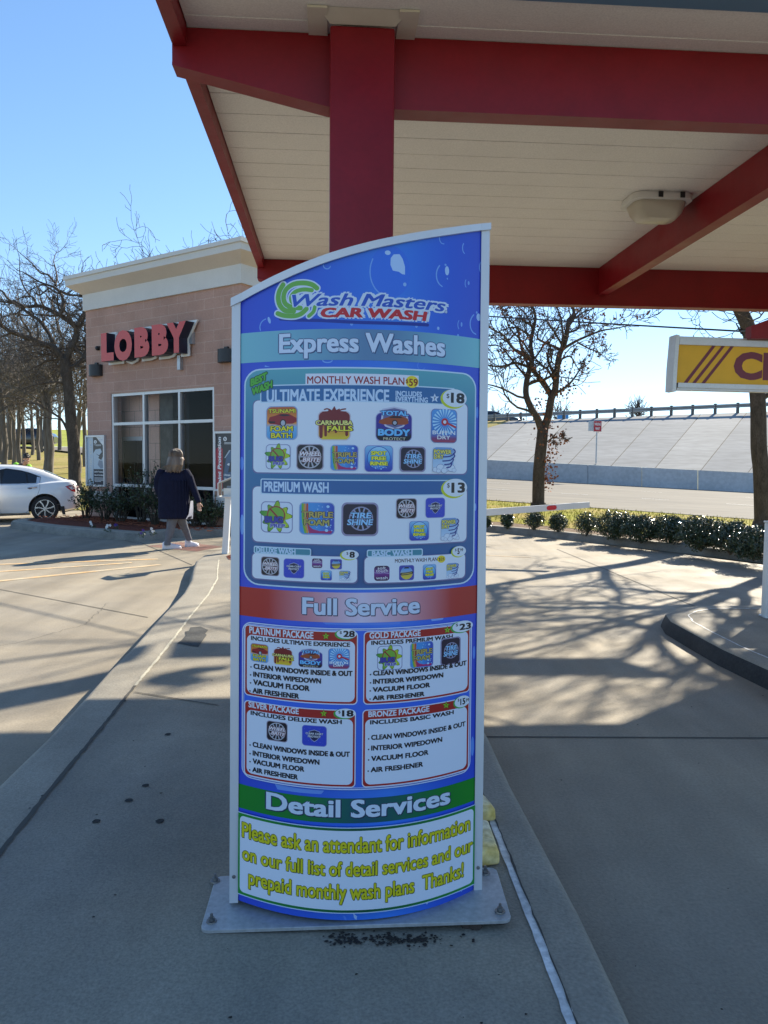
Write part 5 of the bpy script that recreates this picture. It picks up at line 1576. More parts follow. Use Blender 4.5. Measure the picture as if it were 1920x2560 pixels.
# poster frames
def fposter(corners, label, kind_):
    (sa, za), (sb, zb) = corners
    po = thing('poster_frame', label, 'poster', fp((sa + sb) / 2, zb, 0))
    mb = MB().mat('frame_alu'); w = .045
    fbox(mb, sb, sa, za - w, za, .002, .06); fbox(mb, sb, sa, zb, zb + w, .002, .06); fbox(mb, sa - w, sa, zb + w, za - w, .002, .06); fbox(mb, sb, sb + w, zb + w, za - w, .002, .06)
    mb.build('frame', po)
    mb = MB().mat('poster_dark'); fbox(mb, sb + w, sa - w, zb + w, za - w, .003, .03)
    A0_, A1_, B0_, B1_ = sa - w, sb + w, zb + w, za - w
    def q(u, v, o=.0315): return fp(A0_ + (A1_ - A0_) * u, B0_ + (B1_ - B0_) * v, o)
    def pol(m_, pp, o): mb.mat(m_); mb.poly([q(u, v, o) for u, v in pp])
    def wr(t_, u0, v0, u1, h, o, m_='sign_white', vertical=False, bold=.03, shear=0):
        vs, fs, bb = text_mesh(t_, bold, shear)
        mb.mat(m_); W_, H_2 = abs(A1_ - A0_), B1_ - B0_
        if vertical:
            k1 = (u1 - v0) / (bb[1] - bb[0])
            base = [mb.vert(q(u0 - v.y / CAP * h, v0 + (v.x - bb[0]) * k1, o)) for v in vs]
        else:
            k1 = (u1 - u0) / (bb[1] - bb[0])
            base = [mb.vert(q(u0 + (v.x - bb[0]) * k1, v0 + v.y / CAP * h, o)) for v in vs]
        for f in fs: mb.face([base[i] for i in f])
    if kind_ == 'leather':
        pol('poster_silver', ((0, 0), (.36, 0), (.36, 1), (0, 1)), .0315)
        pol('sign_white', ((.55, 1), (1, 1), (1, .80)), .0315)
        pol('poster_silver', ((.37, .33), (.98, .33), (.98, .6), (.8, .76), (.5, .74), (.37, .66)), .0317)
        pol('poster_mid', ((.62, .42), (.7, .52), (.9, .5), (.96, .36), (.8, .34)), .0321)
        pol('poster_dark', ((.5, .66), (.72, .62), (.9, .70), (.95, .6), (.84, .52), (.66, .56), (.72, .6)), .0323)
        mb.mat('sign_white'); mb.poly([q(.5 + .09 * math.cos(a), .90 + .035 * math.sin(a), .0321) for a in [k * .449 for k in range(14)]])
        wr('S', .46, .885, .54, .03, .0327, 'poster_dark')
        wr('Leather care', .27, .06, .93, .17, .0325, 'coping', True, .02, .2)
        wr('Leather Treatment', .40, .26, .97, .03, .0325); wr('Clean & Condition', .40, .19, .95, .03, .0325)
        for v in (.14, .115, .09, .065): pol('sign_white', ((.41, v), (.94 if v > .08 else .8, v), (.94 if v > .08 else .8, v + .009), (.41, v + .009)), .0325)
        for v in (.95, .915): pol('poster_mid', ((.72, v), (.96, v), (.96, v + .008), (.72, v + .008)), .0325)
        for v in (.835, .815): pol('sign_white', ((.42 + (.1 if v < .82 else 0), v), (.84, v), (.84, v + .007), (.42 + (.1 if v < .82 else 0), v + .007)), .0325)
    else:
        pol('poster_red', ((0, 0), (.34, 0), (.34, .72), (.20, .78), (0, .72)), .0315)
        pol('poster_blue', ((.36, .2), (.98, .2), (.98, .72), (.7, .7), (.5, .55)), .0317)
        pol('poster_silver', ((.42, .56), (.66, .70), (.74, .70), (.48, .56)), .0321); pol('sign_white', ((.55, .44), (.62, .47), (.7, .46), (.66, .42)), .0321); pol('poster_dark', ((.6, .3), (.98, .34), (.98, .6), (.8, .6)), .0321)
        pol('poster_red', ((.7, 1), (1, 1), (1, .955)), .0321)
        mb.mat('sign_white'); mb.poly([q(.46 + .09 * math.cos(a), .90 + .04 * math.sin(a), .0321) for a in [k * .449 for k in range(14)]])
        wr('S', .42, .88, .5, .04, .0327, 'poster_dark')
        wr('Paint Protection', .25, .04, .94, .16, .0325, 'sign_white', True, .04, .15)
        wr('Ultimate', .40, .24, .72, .035, .0325); wr('Gloss', .40, .17, .62, .035, .0325)
        for v in (.83, .81): pol('sign_white', ((.42, v), (.9, v), (.9, v + .008), (.42, v + .008)), .0325)
    mb.build('print', po, recalc=False)
a1, b1 = fac(217.5, 1089), fac(266.5, 1217)
fposter((a1, b1), 'framed grey and black leather care poster left of the lobby window', 'leather')
a1, b1 = fac(539, 1079), (fac(596, 1079)[0], fac(539, 1227)[1])
fposter((a1, b1), 'framed red and dark blue Paint Protection poster right of the lobby window', 'paint')
# wall lamps and camera
def sconce(px, py, label):
    s_, z_ = fac(px, py, .1)
    o = thing('wall_lamp', label, 'light', fp(s_, z_, 0), group='black wall lamps on the lobby front')
    mb = MB().mat('black_metal')
    rr = []
    for z in (z_ - .14, z_ + .14):
        rr.append([fp(s_ + .22 * math.cos(a), z, .003 + .20 * math.sin(a)) for a in [math.pi * k / 12 for k in range(13)]])
    mb.rings(rr, closed=True, cap=True); mb.build('shade', o)
    mb = MB().mat('black_metal'); fbox(mb, s_ - .05, s_ + .05, z_ + .141, z_ + .2, .002, .05); mb.build('bracket', o)
sconce(235, 926, 'black half round wall lamp at the left end of the lobby front, below the L')
sconce(560, 889, 'black half round wall lamp at the right end of the front, beside the blue board')
s_, z_ = fac(240, 870, .08)
o = thing('security_camera', 'small black dome camera on the block wall left of the red letters', 'camera', fp(s_, z_, 0))
mb = MB().mat('black_metal'); mb.sphere(fp(s_, z_, .05), (.05, .05, .055), 14, 8); mb.build('dome', o)
mb = MB().mat('black_metal'); fbox(mb, s_ - .05, s_ + .05, z_ - .05, z_ + .05, .002, .03); mb.build('mount', o)
# LOBBY
lo = thing('lobby_sign', 'raised red LOBBY letters on a white outline board fixed to the block wall', 'sign', fp(*fac(330, 890), 0))
K = .1929
def lpt(x, y, off): return fac(200 + x * K, 760 + y * K, off)
boxes = {'L': ((270, 384), (432, 748)), 'O': ((442, 338), (670, 735)), 'B': ((702, 304), (895, 697)), 'B2': ((928, 268), (1140, 672)), 'Y': ((1122, 212), (1372, 632))}
OF = .34
for key, ((xa, ya), (xb, yb)) in boxes.items():
    ch = key[0]
    vs, fs, bb = text_mesh(ch, .075, 0, 0.0, 4)
    # corner points; the left and right edges share one base line on the wall
    s0, zt0 = lpt(xa, ya + (14 if ch not in 'O' else 20), OF); s1, _ = lpt(xb, ya, OF)
    _, zb0 = lpt(xa, yb, OF)
    if ch == 'O':
        xm = (xa + xb) / 2; zt0 = lpt(xm, ya, OF)[1]; zb0 = lpt(xm, yb, OF)[1]
    if ch == 'B': zt0 = lpt(xa, ya + 8, OF)[1]; zb0 = lpt(xa, yb, OF)[1]
    if ch == 'Y': zt0 = lpt(xa, ya + 40, OF)[1]; zb0 = lpt((xa + xb) / 2, yb, OF)[1]
    if ch == 'L': zt0 = lpt(xa, ya, OF)[1]
    kx = (s1 - s0) / (bb[1] - bb[0]); kz = (zt0 - zb0) / (bb[3] - bb[2])
    def lp_(v, o, e=0.0):
        return fp(s0 + (v.x - bb[0]) * kx, zb0 + (v.y - bb[2]) * kz, o)
    mb = MB().mat('letter_red')
    base = [mb.vert(lp_(v, OF)) for v in vs]
    for f in fs: mb.face([base[i] for i in f])
    mb.mat('letter_side')
    ec = {}
    for f in fs:
        for k in range(len(f)):
            e = (f[k], f[(k + 1) % len(f)])
            ec[tuple(sorted(e))] = ec.get(tuple(sorted(e)), 0) + 1
    back = [mb.vert(lp_(v, .10)) for v in vs]
    fr_ = [mb.vert(lp_(v, OF - .001)) for v in vs]
    for (i, j), n in ec.items():
        if n == 1: mb.face((fr_[i], fr_[j], back[j], back[i]))
    for f in fs: mb.face([back[i] for i in f])
    mb.build('letter', lo, recalc=False)
    # white board behind, same letter grown outwards
    vs2, fs2, bb2 = text_mesh(ch, .14, 0, 0.0, 3)
    mb = MB().mat('backing_white')
    def bp_(v, o): return fp(s0 + (v.x - bb[0]) * kx, zb0 + (v.y - bb[2]) * kz, o)
    a_ = [mb.vert(bp_(v, .096 + .001 * list(boxes).index(key) / 10)) for v in vs2]
    for f in fs2: mb.face([a_[i] for i in f])
    b2 = [mb.vert(bp_(v, .06)) for v in vs2]
    for f in fs2: mb.face([b2[i] for i in f][::-1])
    ec = {}
    for f in fs2:
        for k in range(len(f)):
            e = tuple(sorted((f[k], f[(k + 1) % len(f)]))); ec[e] = ec.get(e, 0) + 1
    for (i, j), n in ec.items():
        if n == 1: mb.face((a_[i], a_[j], b2[j], b2[i]))
    mb.build('backing_board', lo, recalc=False)
mb = MB().mat('galv')
s_, z_ = lpt(1295, 760, .05); fbox(mb, s_ - .05, s_ + .05, z_ - .16, z_ + .16, .002, .09)
mb.tube([fp(*lpt(1295, 800, .05), .06), fp(lpt(1295, 800, .05)[0], lpt(1295, 800, .05)[1] - .1, .06)], .02, 8)
mb.build('junction_box', lo)
mb = MB().mat('galv'); s_, z_ = lpt(1440, 440, .05); fbox(mb, s_ - .07, s_ + .07, z_ - .14, z_ + .14, .002, .09)
mb.build('junction_box', lo)
# kerbed bed in front of the lobby
Bo = [(-8.9, 18.6), (-8.75, 17.9), (-8.14, 17.29), (-7.4, 16.65), (-6.57, 16.1), (-5.7, 15.55), (-4.82, 15.1), (-4.55, 15.35), (-4.45, 15.8), (-4.1, 16.15), (-3.3, 16.4), (-2.6, 16.9)]
Bi = [(-8.55, 18.7), (-8.45, 18.1), (-7.95, 17.55), (-7.25, 16.95), (-6.45, 16.42), (-5.6, 15.88), (-4.95, 15.5), (-4.82, 15.62), (-4.7, 16.0), (-4.25, 16.4), (-3.45, 16.7), (-2.75, 17.1)]
kerb('bed_kerb', Bo, Bi, .17)
mb = MB().mat('mulch')
bm = bmesh.new()
bv = [bm.verts.new((x, y, .15)) for x, y in Bi] + [bm.verts.new((p.x, p.y, .16)) for p in (fp(sR, 0, -.01), fp((sR + sL) / 2, 0, -.01), fp(sL, 0, -.01), fp(sL + .6, 0, -1.5))]
bm.faces.new(bv); bmesh.ops.triangulate(bm, faces=bm.faces); bmesh.ops.subdivide_edges(bm, edges=bm.edges, cuts=6, use_grid_fill=True)
for v in bm.verts: v.co.z += .03 * mnoise.noise(v.co * 3) + .015 * mnoise.noise(v.co * 11)
mb.frombm(bm, smooth=True); bm.free()
o = mb.build('mulch_bed', recalc=False); o['kind'] = 'structure'
for p in o.data.polygons:
    if p.normal.z < 0: o.data.flip_normals(); break
mb = MB().mat('mulch_chip')
for k in range(900):
    t = rnd.random(); s_ = sL + (sR - sL) * t + rnd.uniform(-.2, .6)
    p = fp(s_, .175, rnd.uniform(.02, 1.2)) 
    M_ = Matrix.Rotation(rnd.uniform(0, 6.3), 3, 'Z') @ Matrix.Rotation(rnd.uniform(-.5, .5), 3, 'X')
    mb.box(p, (rnd.uniform(.015, .05), rnd.uniform(.006, .014), .004), M_)
o = mb.build('mulch_chips', recalc=False); o['kind'] = 'stuff'
# ================================================================== small things on the islands
# gate with raised arm
g0 = at_y(640, 1300, 12.9); g1 = at_y(1473, 1262, 12.6); gm = at_y(1215, 1281, 12.68)
gz = g1 + (gm - g1) * (12.9 - 12.6) / .08 * 0
gdir = (gm - g1).normalized()
gbase = g1 + gdir * 3.3
gate = thing('barrier_gate', 'white barrier gate arm with a red reflector reaching across the exit lane', 'gate', (gbase.x, gbase.y, .14 if gbase.x < .4 else 0))
mb = MB().mat('white_paint')
hh = .047
rr = []
for t, k in ((0, 1), (3.3, 1.35)):
    c = g1 + gdir * t
    rr.append([c + V((0, dy, dz)) for dy, dz in ((-.03, -hh * k), (-.03, hh * k), (.03, hh * k), (.03, -hh * k))])
mb.rings(rr, smooth=False); arm = mb.build('arm', gate)
mb = MB().mat('red_reflector')
c = at_y(1379, 1270, 12.6); c = g1 + gdir * ((g1 - c).length)
pts = []
for sx in (1, -1):
    for k in range(7):
        a = R(-90 + 30 * k) if sx > 0 else R(90 + 30 * k)
        pts.append(c + gdir * (-(sx * .045 + .037 * math.cos(a))) + V((0, -.031, .037 * math.sin(a) )))
mb.prism(pts, (0, -.008, 0)); mb.build('reflector', arm)
mb = MB().mat('white_paint'); mb.bbox((gbase.x - .05, gbase.y + .12, .60), (.17, .15, .46), .02); mb.build('housing', gate)
mb = MB().mat('black_metal'); mb.lathe([(.001, -.08), (.06, -.08), (.06, .06), (.001, .06)], (gbase.x, gbase.y + .0, gbase.z), axis='Y', n=16); mb.build('hub', gate)

# leaflet box on a post
pb = at_z(563, 1384, .14); pt_ = at_y(571, 1243, pb.y)
lb = thing('leaflet_box', 'clear plastic leaflet box on a leaning white post in the mulch by the blue board', 'box', pb)
mb = MB().mat('white_paint')
tp = V((pt_.x, pb.y, pt_.z)); e = .046
mb.rings([[c + V((sx * e, sy * e, 0)) for sx, sy in ((-1, -1), (1, -1), (1, 1), (-1, 1))] for c in (V((pb.x, pb.y, .12)), tp)], smooth=False)
mb.build('post', lb)
bx0, bx1 = at_y(550, 1240, pb.y).x, at_y(550, 1240, pb.y).x + .30
bz0, bzl, bzr = at_y(550, 1241, pb.y).z, at_y(550, 1207, pb.y).z, at_y(580, 1193, pb.y).z + .02
pr = [(bx0, bz0), (bx1, bz0), (bx1, bzr), (bx1 - .05, bzr), (bx0, bzl)]
mb = MB().mat('acrylic'); mb.prism([V((x, pb.y - .14, z)) for x, z in pr], (0, .26, 0)); bo = mb.build('case', lb)
mb = MB().mat('white_paint')
for y in (pb.y - .142, pb.y + .122):
    for (a, b) in zip(pr, pr[1:] + pr[:1]): mb.tube([V((a[0], y, a[1])), V((b[0], y, b[1]))], .008, 4)
for a in pr: mb.tube([V((a[0], pb.y - .142, a[1])), V((a[0], pb.y + .122, a[1]))], .008, 4)
mb.build('edge_strip', bo)
mb = MB().mat('sign_white'); mb.box(((bx0 + bx1) / 2, pb.y, bz0 + .07), (.09, .02, .06)); mb.mat('poster_mid'); mb.box(((bx0 + bx1) / 2 + .03, pb.y + .05, bz0 + .09), (.08, .015, .075)); mb.build('leaflets', bo)
# small mulch pocket at the island tip
mb = MB().mat('mulch')
mp = [(-2.42, 11.75), (-2.38, 12.05), (-2.15, 12.4), (-1.75, 12.5), (-.8, 12.45), (-.9, 11.7), (-1.9, 11.3), (-2.3, 11.35)]
mb.poly([V((x, y, .146)) for x, y in mp]); o = mb.build('mulch_pocket', recalc=False); o['kind'] = 'structure'
if o.data.polygons[0].normal.z < 0: o.data.flip_normals()
mb = MB().mat('mulch_chip')
for k in range(160):
    p = V((rnd.uniform(-2.35, -1.0), rnd.uniform(11.5, 12.4), .155))
    mb.box(p, (rnd.uniform(.01, .04), rnd.uniform(.006, .012), .004), Matrix.Rotation(rnd.uniform(0, 6.3), 3, 'Z') @ Matrix.Rotation(rnd.uniform(-.5, .5), 3, 'X'))
o = mb.build('mulch_chips', recalc=False); o['kind'] = 'stuff'

# worn yellow rubber cushions behind the board
for top4, lbl in ((((1150, 2046), (1221, 2046), (1249, 2126), (1150, 2136)), 'worn yellow foam kerb guard nearest the steel base plate'), (((1150, 1982), (1211, 1984), (1240, 2020), (1150, 2030)), 'worn yellow foam kerb guard further back behind the blue board')):
    tp = [at_z(x, y, .196) for x, y in top4]
    o = thing('kerb_guard', lbl, 'guard', ((tp[0].x + tp[2].x) / 2, (tp[0].y + tp[2].y) / 2, .14), group='yellow foam guards behind the board')
    mb = MB().mat('yellow_rubber')
    bm = bmesh.new()
    cen = sum(tp, V()) / 4
    lo4 = [bm.verts.new(V((*(cen + (p - cen) * 1.05)[:2], .142))) for p in tp]; hi4 = [bm.verts.new(p) for p in tp]
    bm.faces.new(lo4); bm.faces.new(hi4)
    for k in range(4): bm.faces.new((lo4[k], lo4[(k + 1) % 4], hi4[(k + 1) % 4], hi4[k]))
    bmesh.ops.recalc_face_normals(bm, faces=bm.faces)
    bmesh.ops.bevel(bm, geom=list(bm.edges), offset=.014, segments=3, affect='EDGES', profile=.5)
    bmesh.ops.triangulate(bm, faces=bm.faces); bmesh.ops.subdivide_edges(bm, edges=bm.edges, cuts=2)
    for v in bm.verts: v.co.z += .004 * mnoise.noise(v.co * 22)
    mb.frombm(bm, smooth=True); bm.free()
    mb.build('cushion', o, sharp=60)
# dirt clumps washed out from beneath the plate
mb = MB().mat('debris')
for k in range(300):
    t = rnd.random()
    px = 480 + .5063 * (rnd.gauss(760, 60) if t < .35 else rnd.gauss(950, 40) if t < .6 else rnd.gauss(1100, 70) if t < .93 else rnd.uniform(600, 1450)); py = 1950 + .5063 * rnd.gauss(786, 15)
    c = at_z(px, py, .143); r_ = abs(rnd.gauss(.0018, .0028)) + .001
    n = 6; a0 = rnd.uniform(0, 6)
    ring = [c + V((r_ * rnd.uniform(.6, 1.5) * math.cos(a0 + 6.283 * j / n), r_ * rnd.uniform(.6, 1.3) * math.sin(a0 + 6.283 * j / n), 0)) for j in range(n)]
    ap = mb.vert(c + V((0, 0, r_ * .35))); ids = [mb.vert(p) for p in ring]
    for j in range(n): mb.face((ids[j], ids[(j + 1) % n], ap))
o = mb.build('dirt_clumps', recalc=False); o['kind'] = 'stuff'
# dry leaves and crumbs on the pavement
mb = MB().mat('debris')
for k in range(150):
    if k < 120: c = V((rnd.uniform(-1.3, .4), rnd.uniform(1.7, 5.5), .1435))
    elif k < 190: c = V((rnd.uniform(.75, 3.0), rnd.uniform(1.9, 9), .003))
    else: c = V((rnd.uniform(-5, -2.3), rnd.uniform(4, 14), .003))
    r_ = abs(rnd.gauss(.0015, .002)) + .001; n = 5; a0 = rnd.uniform(0, 6)
    ap = mb.vert(c + V((0, 0, r_ * .5))); ids = [mb.vert(c + V((r_ * rnd.uniform(.6, 2.0) * math.cos(a0 + 6.283 * j / n), r_ * rnd.uniform(.6, 1.3) * math.sin(a0 + 6.283 * j / n), 0))) for j in range(n)]
    for j in range(n): mb.face((ids[j], ids[(j + 1) % n], ap))
o = mb.build('pavement_litter', recalc=False); o['kind'] = 'stuff'
# white cabinet post on the right island
c = at_z(1911, 1546, .14)
wz = at_y(1911, 1308, c.y).z
o = thing('payment_post', 'white square post at the right edge standing on the kerbed island', 'post', (c.x + .17, c.y + .17, .14))
mb = MB().mat('white_paint'); mb.bbox((c.x + .17, c.y + .05, .14 + (wz - .14) / 2), (.16, .05, (wz - .14) / 2), .012); mb.build('body', o)
mb = MB().mat('alu'); mb.bbox((c.x + .19, c.y + .06, .148), (.185, .07, .008), .003); mb.build('foot_plate', o)
mb = MB().mat('alu'); mb.bbox((c.x + .17, c.y + .05, wz + .008), (.165, .055, .008), .004); mb.build('cap', o)

# hanging yellow clearance board
YD = 7.35
pL = at_y(1678, 905, YD)
cs = thing('clearance_board', 'yellow hanging bar sign with three maroon stripes and a large C in a metal frame', 'sign', (pL.x, YD, pL.z))
yaw = R(7); cx_, cy_, cz_ = V((math.cos(yaw), math.sin(yaw), -.004)), V((-math.sin(yaw), math.cos(yaw), 0)), V((0, 0, 1))
P0 = at_y(1676, 975, YD)
hgt = at_y(1686, 838, YD).z - P0.z
LENB = 3.4
def cb(x, y, z): return P0 + cx_ * x + cy_ * y + cz_ * z
def cprism(mb, x0, x1, y0, y1, z0, z1):
    i = [mb.vert(cb(x, y, z)) for x in (x0, x1) for y in (y0, y1) for z in (z0, z1)]
    for q in ((0, 1, 3, 2), (4, 6, 7, 5), (0, 4, 5, 1), (2, 3, 7, 6), (0, 2, 6, 4), (1, 5, 7, 3)): mb.face([i[k] for k in q])
mb = MB().mat('sign_yellow'); cprism(mb, .05, LENB, .012, .10, .07, hgt - .085); mb.build('panel', cs)
mb = MB().mat('alu')
cprism(mb, .07, LENB, -.012, .12, hgt - .085, hgt - .03); cprism(mb, .07, LENB, .01, .11, hgt - .03, hgt - .005)
cprism(mb, .07, LENB, -.012, .12, .025, .07); cprism(mb, .07, LENB, .01, .11, .005, .0249)
# bent end plate
ep = [(.012, -.01), (.048, -.014), (.056, hgt * .5), (.068, hgt), (.035, hgt + .006), (.016, hgt * .42)]
mb.prism([cb(x, -.016, z) for x, z in ep], cy_ * .14)
mb.build('frame', cs)
mb = MB().mat('sign_maroon')
k_ = .1688 / FPX * YD
def cpx(x, y): # zoomed photograph -> board plane
    p = at_plane(1640 + x * .1688, 760 + y * .1688, cb(0, .011, 0), cy_)
    return (p - P0).dot(cx_), (p - P0).z
for a, b, c2, d in (((845, 602), (898, 604), (455, 1180), (398, 1178)), ((985, 606), (1034, 608), (580, 1182), (524, 1182)), ((1117, 610), (1168, 612), (716, 1185), (660, 1184))):
    mb.poly([cb(cpx(*q)[0], .0105, cpx(*q)[1]) for q in (a, b, c2, d)])
mb.build('stripes', cs, recalc=False)
vs, fs, bb = text_mesh('CLEARANCE', .05)
cb_ = text_mesh('C', .05)[2]
x0, zt_ = cpx(1160, 705); x1, zb_ = cpx(1568, 1120)
kx = (x1 - x0) / (cb_[1] - cb_[0]); kz = (cpx(1350, 703)[1] - cpx(1350, 1122)[1]) / (cb_[3] - cb_[2])
zb_ = cpx(1350, 1122)[1]
mb = MB().mat('sign_maroon')
bs = [mb.vert(cb(x0 + (v.x - bb[0]) * kx, .0103, zb_ + (v.y - cb_[2]) * kz)) for v in vs]
for f in fs: mb.face([bs[i] for i in f])
mb.build('lettering', cs, recalc=False)
mb = MB().mat('red_steel')
q = [at_y(1868, 841, YD + .1), at_y(1868, 818, YD + .1), at_y(1921, 799, YD + .1)]
xa, za, zb2, xe, ze = q[0].x, P0.z + hgt + .0, q[1].z, q[2].x, q[2].z
sl_ = (ze - zb2) / (xe - xa)
mb.prism([V((xa, YD + .02, za - .02)), V((xa + 2.6, YD + .02, za - .02)), V((xa + 2.6, YD + .02, zb2 + sl_ * 1.3)), V((xa + 1.3, YD + .02, zb2 + sl_ * 1.3)), V((xa, YD + .02, zb2))], (0, .12, 0))
mb.build('bracket', cs)
mb = MB().mat('red_steel'); mb.tube([V((xa + 2.5, YD + .2, .1)), V((xa + 2.5, YD + .2, za + .3))], .09, 10); mb.build('post', cs)
# cable with its clamp
ca, cbp = at_y(1215, 787, 12.0), at_y(1850, 828, 8.6)
o = thing('guy_cable', 'dark cable stretched from behind the blue board to a clamp above the yellow bar sign', 'cable', cbp)
mb = MB().mat('cable'); d_ = cbp - ca; n_ = 14
mb.tube([ca + d_ * (-.9 + 1.9 * k / n_) + V((0, 0, -.02 * math.sin(math.pi * k / n_))) for k in range(n_ + 1)], .011, 6); mb.build('cable', o)
mb = MB().mat('cable')
for k in range(7):
    p = cbp + V((rnd.uniform(-.03, .03), 0, rnd.uniform(-.03, .03)))
    mb.tube([p + V((rnd.uniform(-.05, .05), rnd.uniform(-.03, .03), rnd.uniform(-.06, .06))), p, p + V((rnd.uniform(-.05, .05), rnd.uniform(-.03, .03), rnd.uniform(-.06, .06)))], .007, 5)
mb.tube([cbp, V((xa + .05, YD + .08, zb2 - .03))], .010, 6)
mb.build('clamp', o)
# pole behind the lobby roof
c = at_y(622, 600, 34)
o = thing('utility_pole', 'grey wooden utility pole rising behind the lobby roof', 'pole', (c.x, 34, 0))
mb = MB().mat('wood_pole'); mb.tube([V((c.x, 34, 0)), V((c.x, 34, 6)), V((c.x, 34, 13.5))], [.17, .15, .13], 10); mb.build('shaft', o)
mb = MB().mat('galv'); mb.lathe([(.001, .06), (.12, .06), (.14, 0), (.14, -.2)], (c.x, 34, 13.5), n=10); mb.build('cap', o)

# ================================================================== trees
def rdir(rd):
    while True:
        v = V((rd.uniform(-1, 1), rd.uniform(-1, 1), rd.uniform(-1, 1)))
        if .05 < v.length < 1: return v.normalized()
def put(mb, pts, rad):
    r0 = max(rad)
    mb.tube(pts, rad, 8 if r0 > .09 else 5 if r0 > .03 else 4 if r0 > .014 else 3, cap=r0 > .05)
def grow(mb, p, d, L, r, lv, rd, P, leaves=None):
    n = max(4 if lv < P['levels'] else 3, min(10, int(L / .26)))
    pts, rad = [p], [r]
    rl = r * (.5 if lv < P['levels'] else .45)
    for k in range(n):
        d = (d + rdir(rd) * P['wig'] + V((0, 0, P['up']))).normalized()
        p = p + d * L / n
        pts.append(p); rad.append(max(r + (rl - r) * (k + 1) / n, P['rmin']))
    put(mb, pts, rad)
    sprout(mb, pts, rad, L, lv, rd, P, leaves)
def sprout(mb, pts, rad, L, lv, rd, P, leaves, t0=.25, count=None):
    if lv >= P['levels']:
        if leaves is not None and rd.random() < P.get('leaf', 0):
            for k in range(rd.randint(2, 5)):
                leaves.append(pts[-1].lerp(pts[0], rd.random() * .7) + rdir(rd) * .06)
        return
    c = count if count is not None else P['kids'][min(lv, len(P['kids']) - 1)]
    n = len(pts) - 1
    for j in range(c):
        t = t0 + (1 - t0) * (j + rd.random()) / c
        k = min(int(t * n), n - 1); f = t * n - k
        q = pts[k].lerp(pts[k + 1], f); ax = (pts[k + 1] - pts[k]).normalized()
        side = rdir(rd); side = (side - ax * side.dot(ax)).normalized()
        an = R(rd.uniform(*P['ang']))
        d = (ax * math.cos(an) + side * math.sin(an)).normalized()
        rr = (rad[k] + (rad[k + 1] - rad[k]) * f)
        Lc = L * rd.uniform(*P['len'])
        grow(mb, q, d, max(Lc, .12), max(rr * rd.uniform(.42, .62), P['rmin']), lv + 1, rd, P, leaves)
    if c:  # leader carries on
        grow(mb, pts[-1], (pts[-1] - pts[-2]).normalized(), L * .62, max(rad[-1] * .85, P['rmin']), lv + 1, rd, P, leaves)
def leaf_mesh(name, parent, pts, m, size, rd):
    mb = MB().mat(m)
    for p in pts:
        a = rdir(rd) * size * rd.uniform(.6, 1.3); b = rdir(rd).cross(a); 
        if b.length < 1e-5: continue
        b = b.normalized() * a.length * .45
        mb.poly([p, p + a * .5 + b, p + a, p + a * .5 - b])
    return mb.build(name, parent, recalc=False)
def smooth_path(pts, m=3):
    o = []
    for k in range(len(pts) - 1):
        p0, p1, p2, p3 = pts[max(k - 1, 0)], pts[k], pts[k + 1], pts[min(k + 2, len(pts) - 1)]
        for j in range(m):
            t = j / m
            o.append(.5 * ((2 * p1) + (p2 - p0) * t + (2 * p0 - 5 * p1 + 4 * p2 - p3) * t * t + (3 * p1 - p0 - 3 * p2 + p3) * t ** 3))
    return o + [pts[-1]]
def traced(name, label, frame, depth, base_z, trunk, tr, limbs, P, seed, leafy=None, group=None):
    rd = random.Random(seed)
    ox, oy, k = frame
    def W(x, y, dd=0): return at_y(ox + x * k, oy + y * k, depth + dd)
    tp = [W(*q) for q in trunk]
    base = V((tp[0].x, tp[0].y, base_z))
    t = thing(name, label, 'tree', base, 0, group)
    mt, mc = MB().mat('bark'), MB().mat('twig')
    pts = [base + V((0, 0, -.1)), base + V((0, 0, .15))] + tp
    pts = [pts[0]] + smooth_path(pts[1:])
    n = len(pts)
    rad = [tr[0] * 1.5, tr[0] * 1.15] + [tr[0] + (tr[1] - tr[0]) * q / (n - 3) for q in range(n - 2)]
    mt.tube(pts, rad, 12)
    lv = [] if leafy else None
    for (pp, r0, r1) in limbs:
        a, b = rd.uniform(-1, 1), rd.uniform(-1.4, 1.4)
        q = [W(x, y, (a * j / len(pp) + b * (j / len(pp)) ** 2) * 1.3) for j, (x, y) in enumerate(pp)]
        q = smooth_path(q); m = len(q)
        rr = [r0 + (r1 - r0) * j / (m - 1) for j in range(m)]
        L = sum((q[j + 1] - q[j]).length for j in range(m - 1))
        put(mt if r0 > .075 else mc, q, rr)
        sprout(mc, q, rr, min(L, 4.2) * .5, 1, rd, P, lv, t0=.12, count=max(4, int(L * P.get('dens', 2.2))))
    mt.build('trunk', t); mc.build('branches', t)
    if lv:
        lv2 = []
        for (x, y, r_, n_) in leafy:
            c = W(x, y)
            for j in range(n_): lv2.append(c + V((rd.gauss(0, r_), rd.gauss(0, r_), rd.gauss(0, r_ * 1.2))))
        leaf_mesh('leaves', t, lv + lv2, 'dead_leaf', .085, rd)
    return t
OAK = dict(levels=4, kids=[5, 4, 3, 3], ang=(28, 72), len=(.42, .75), wig=.34, up=.05, rmin=.0055, leaf=0, dens=2.4)
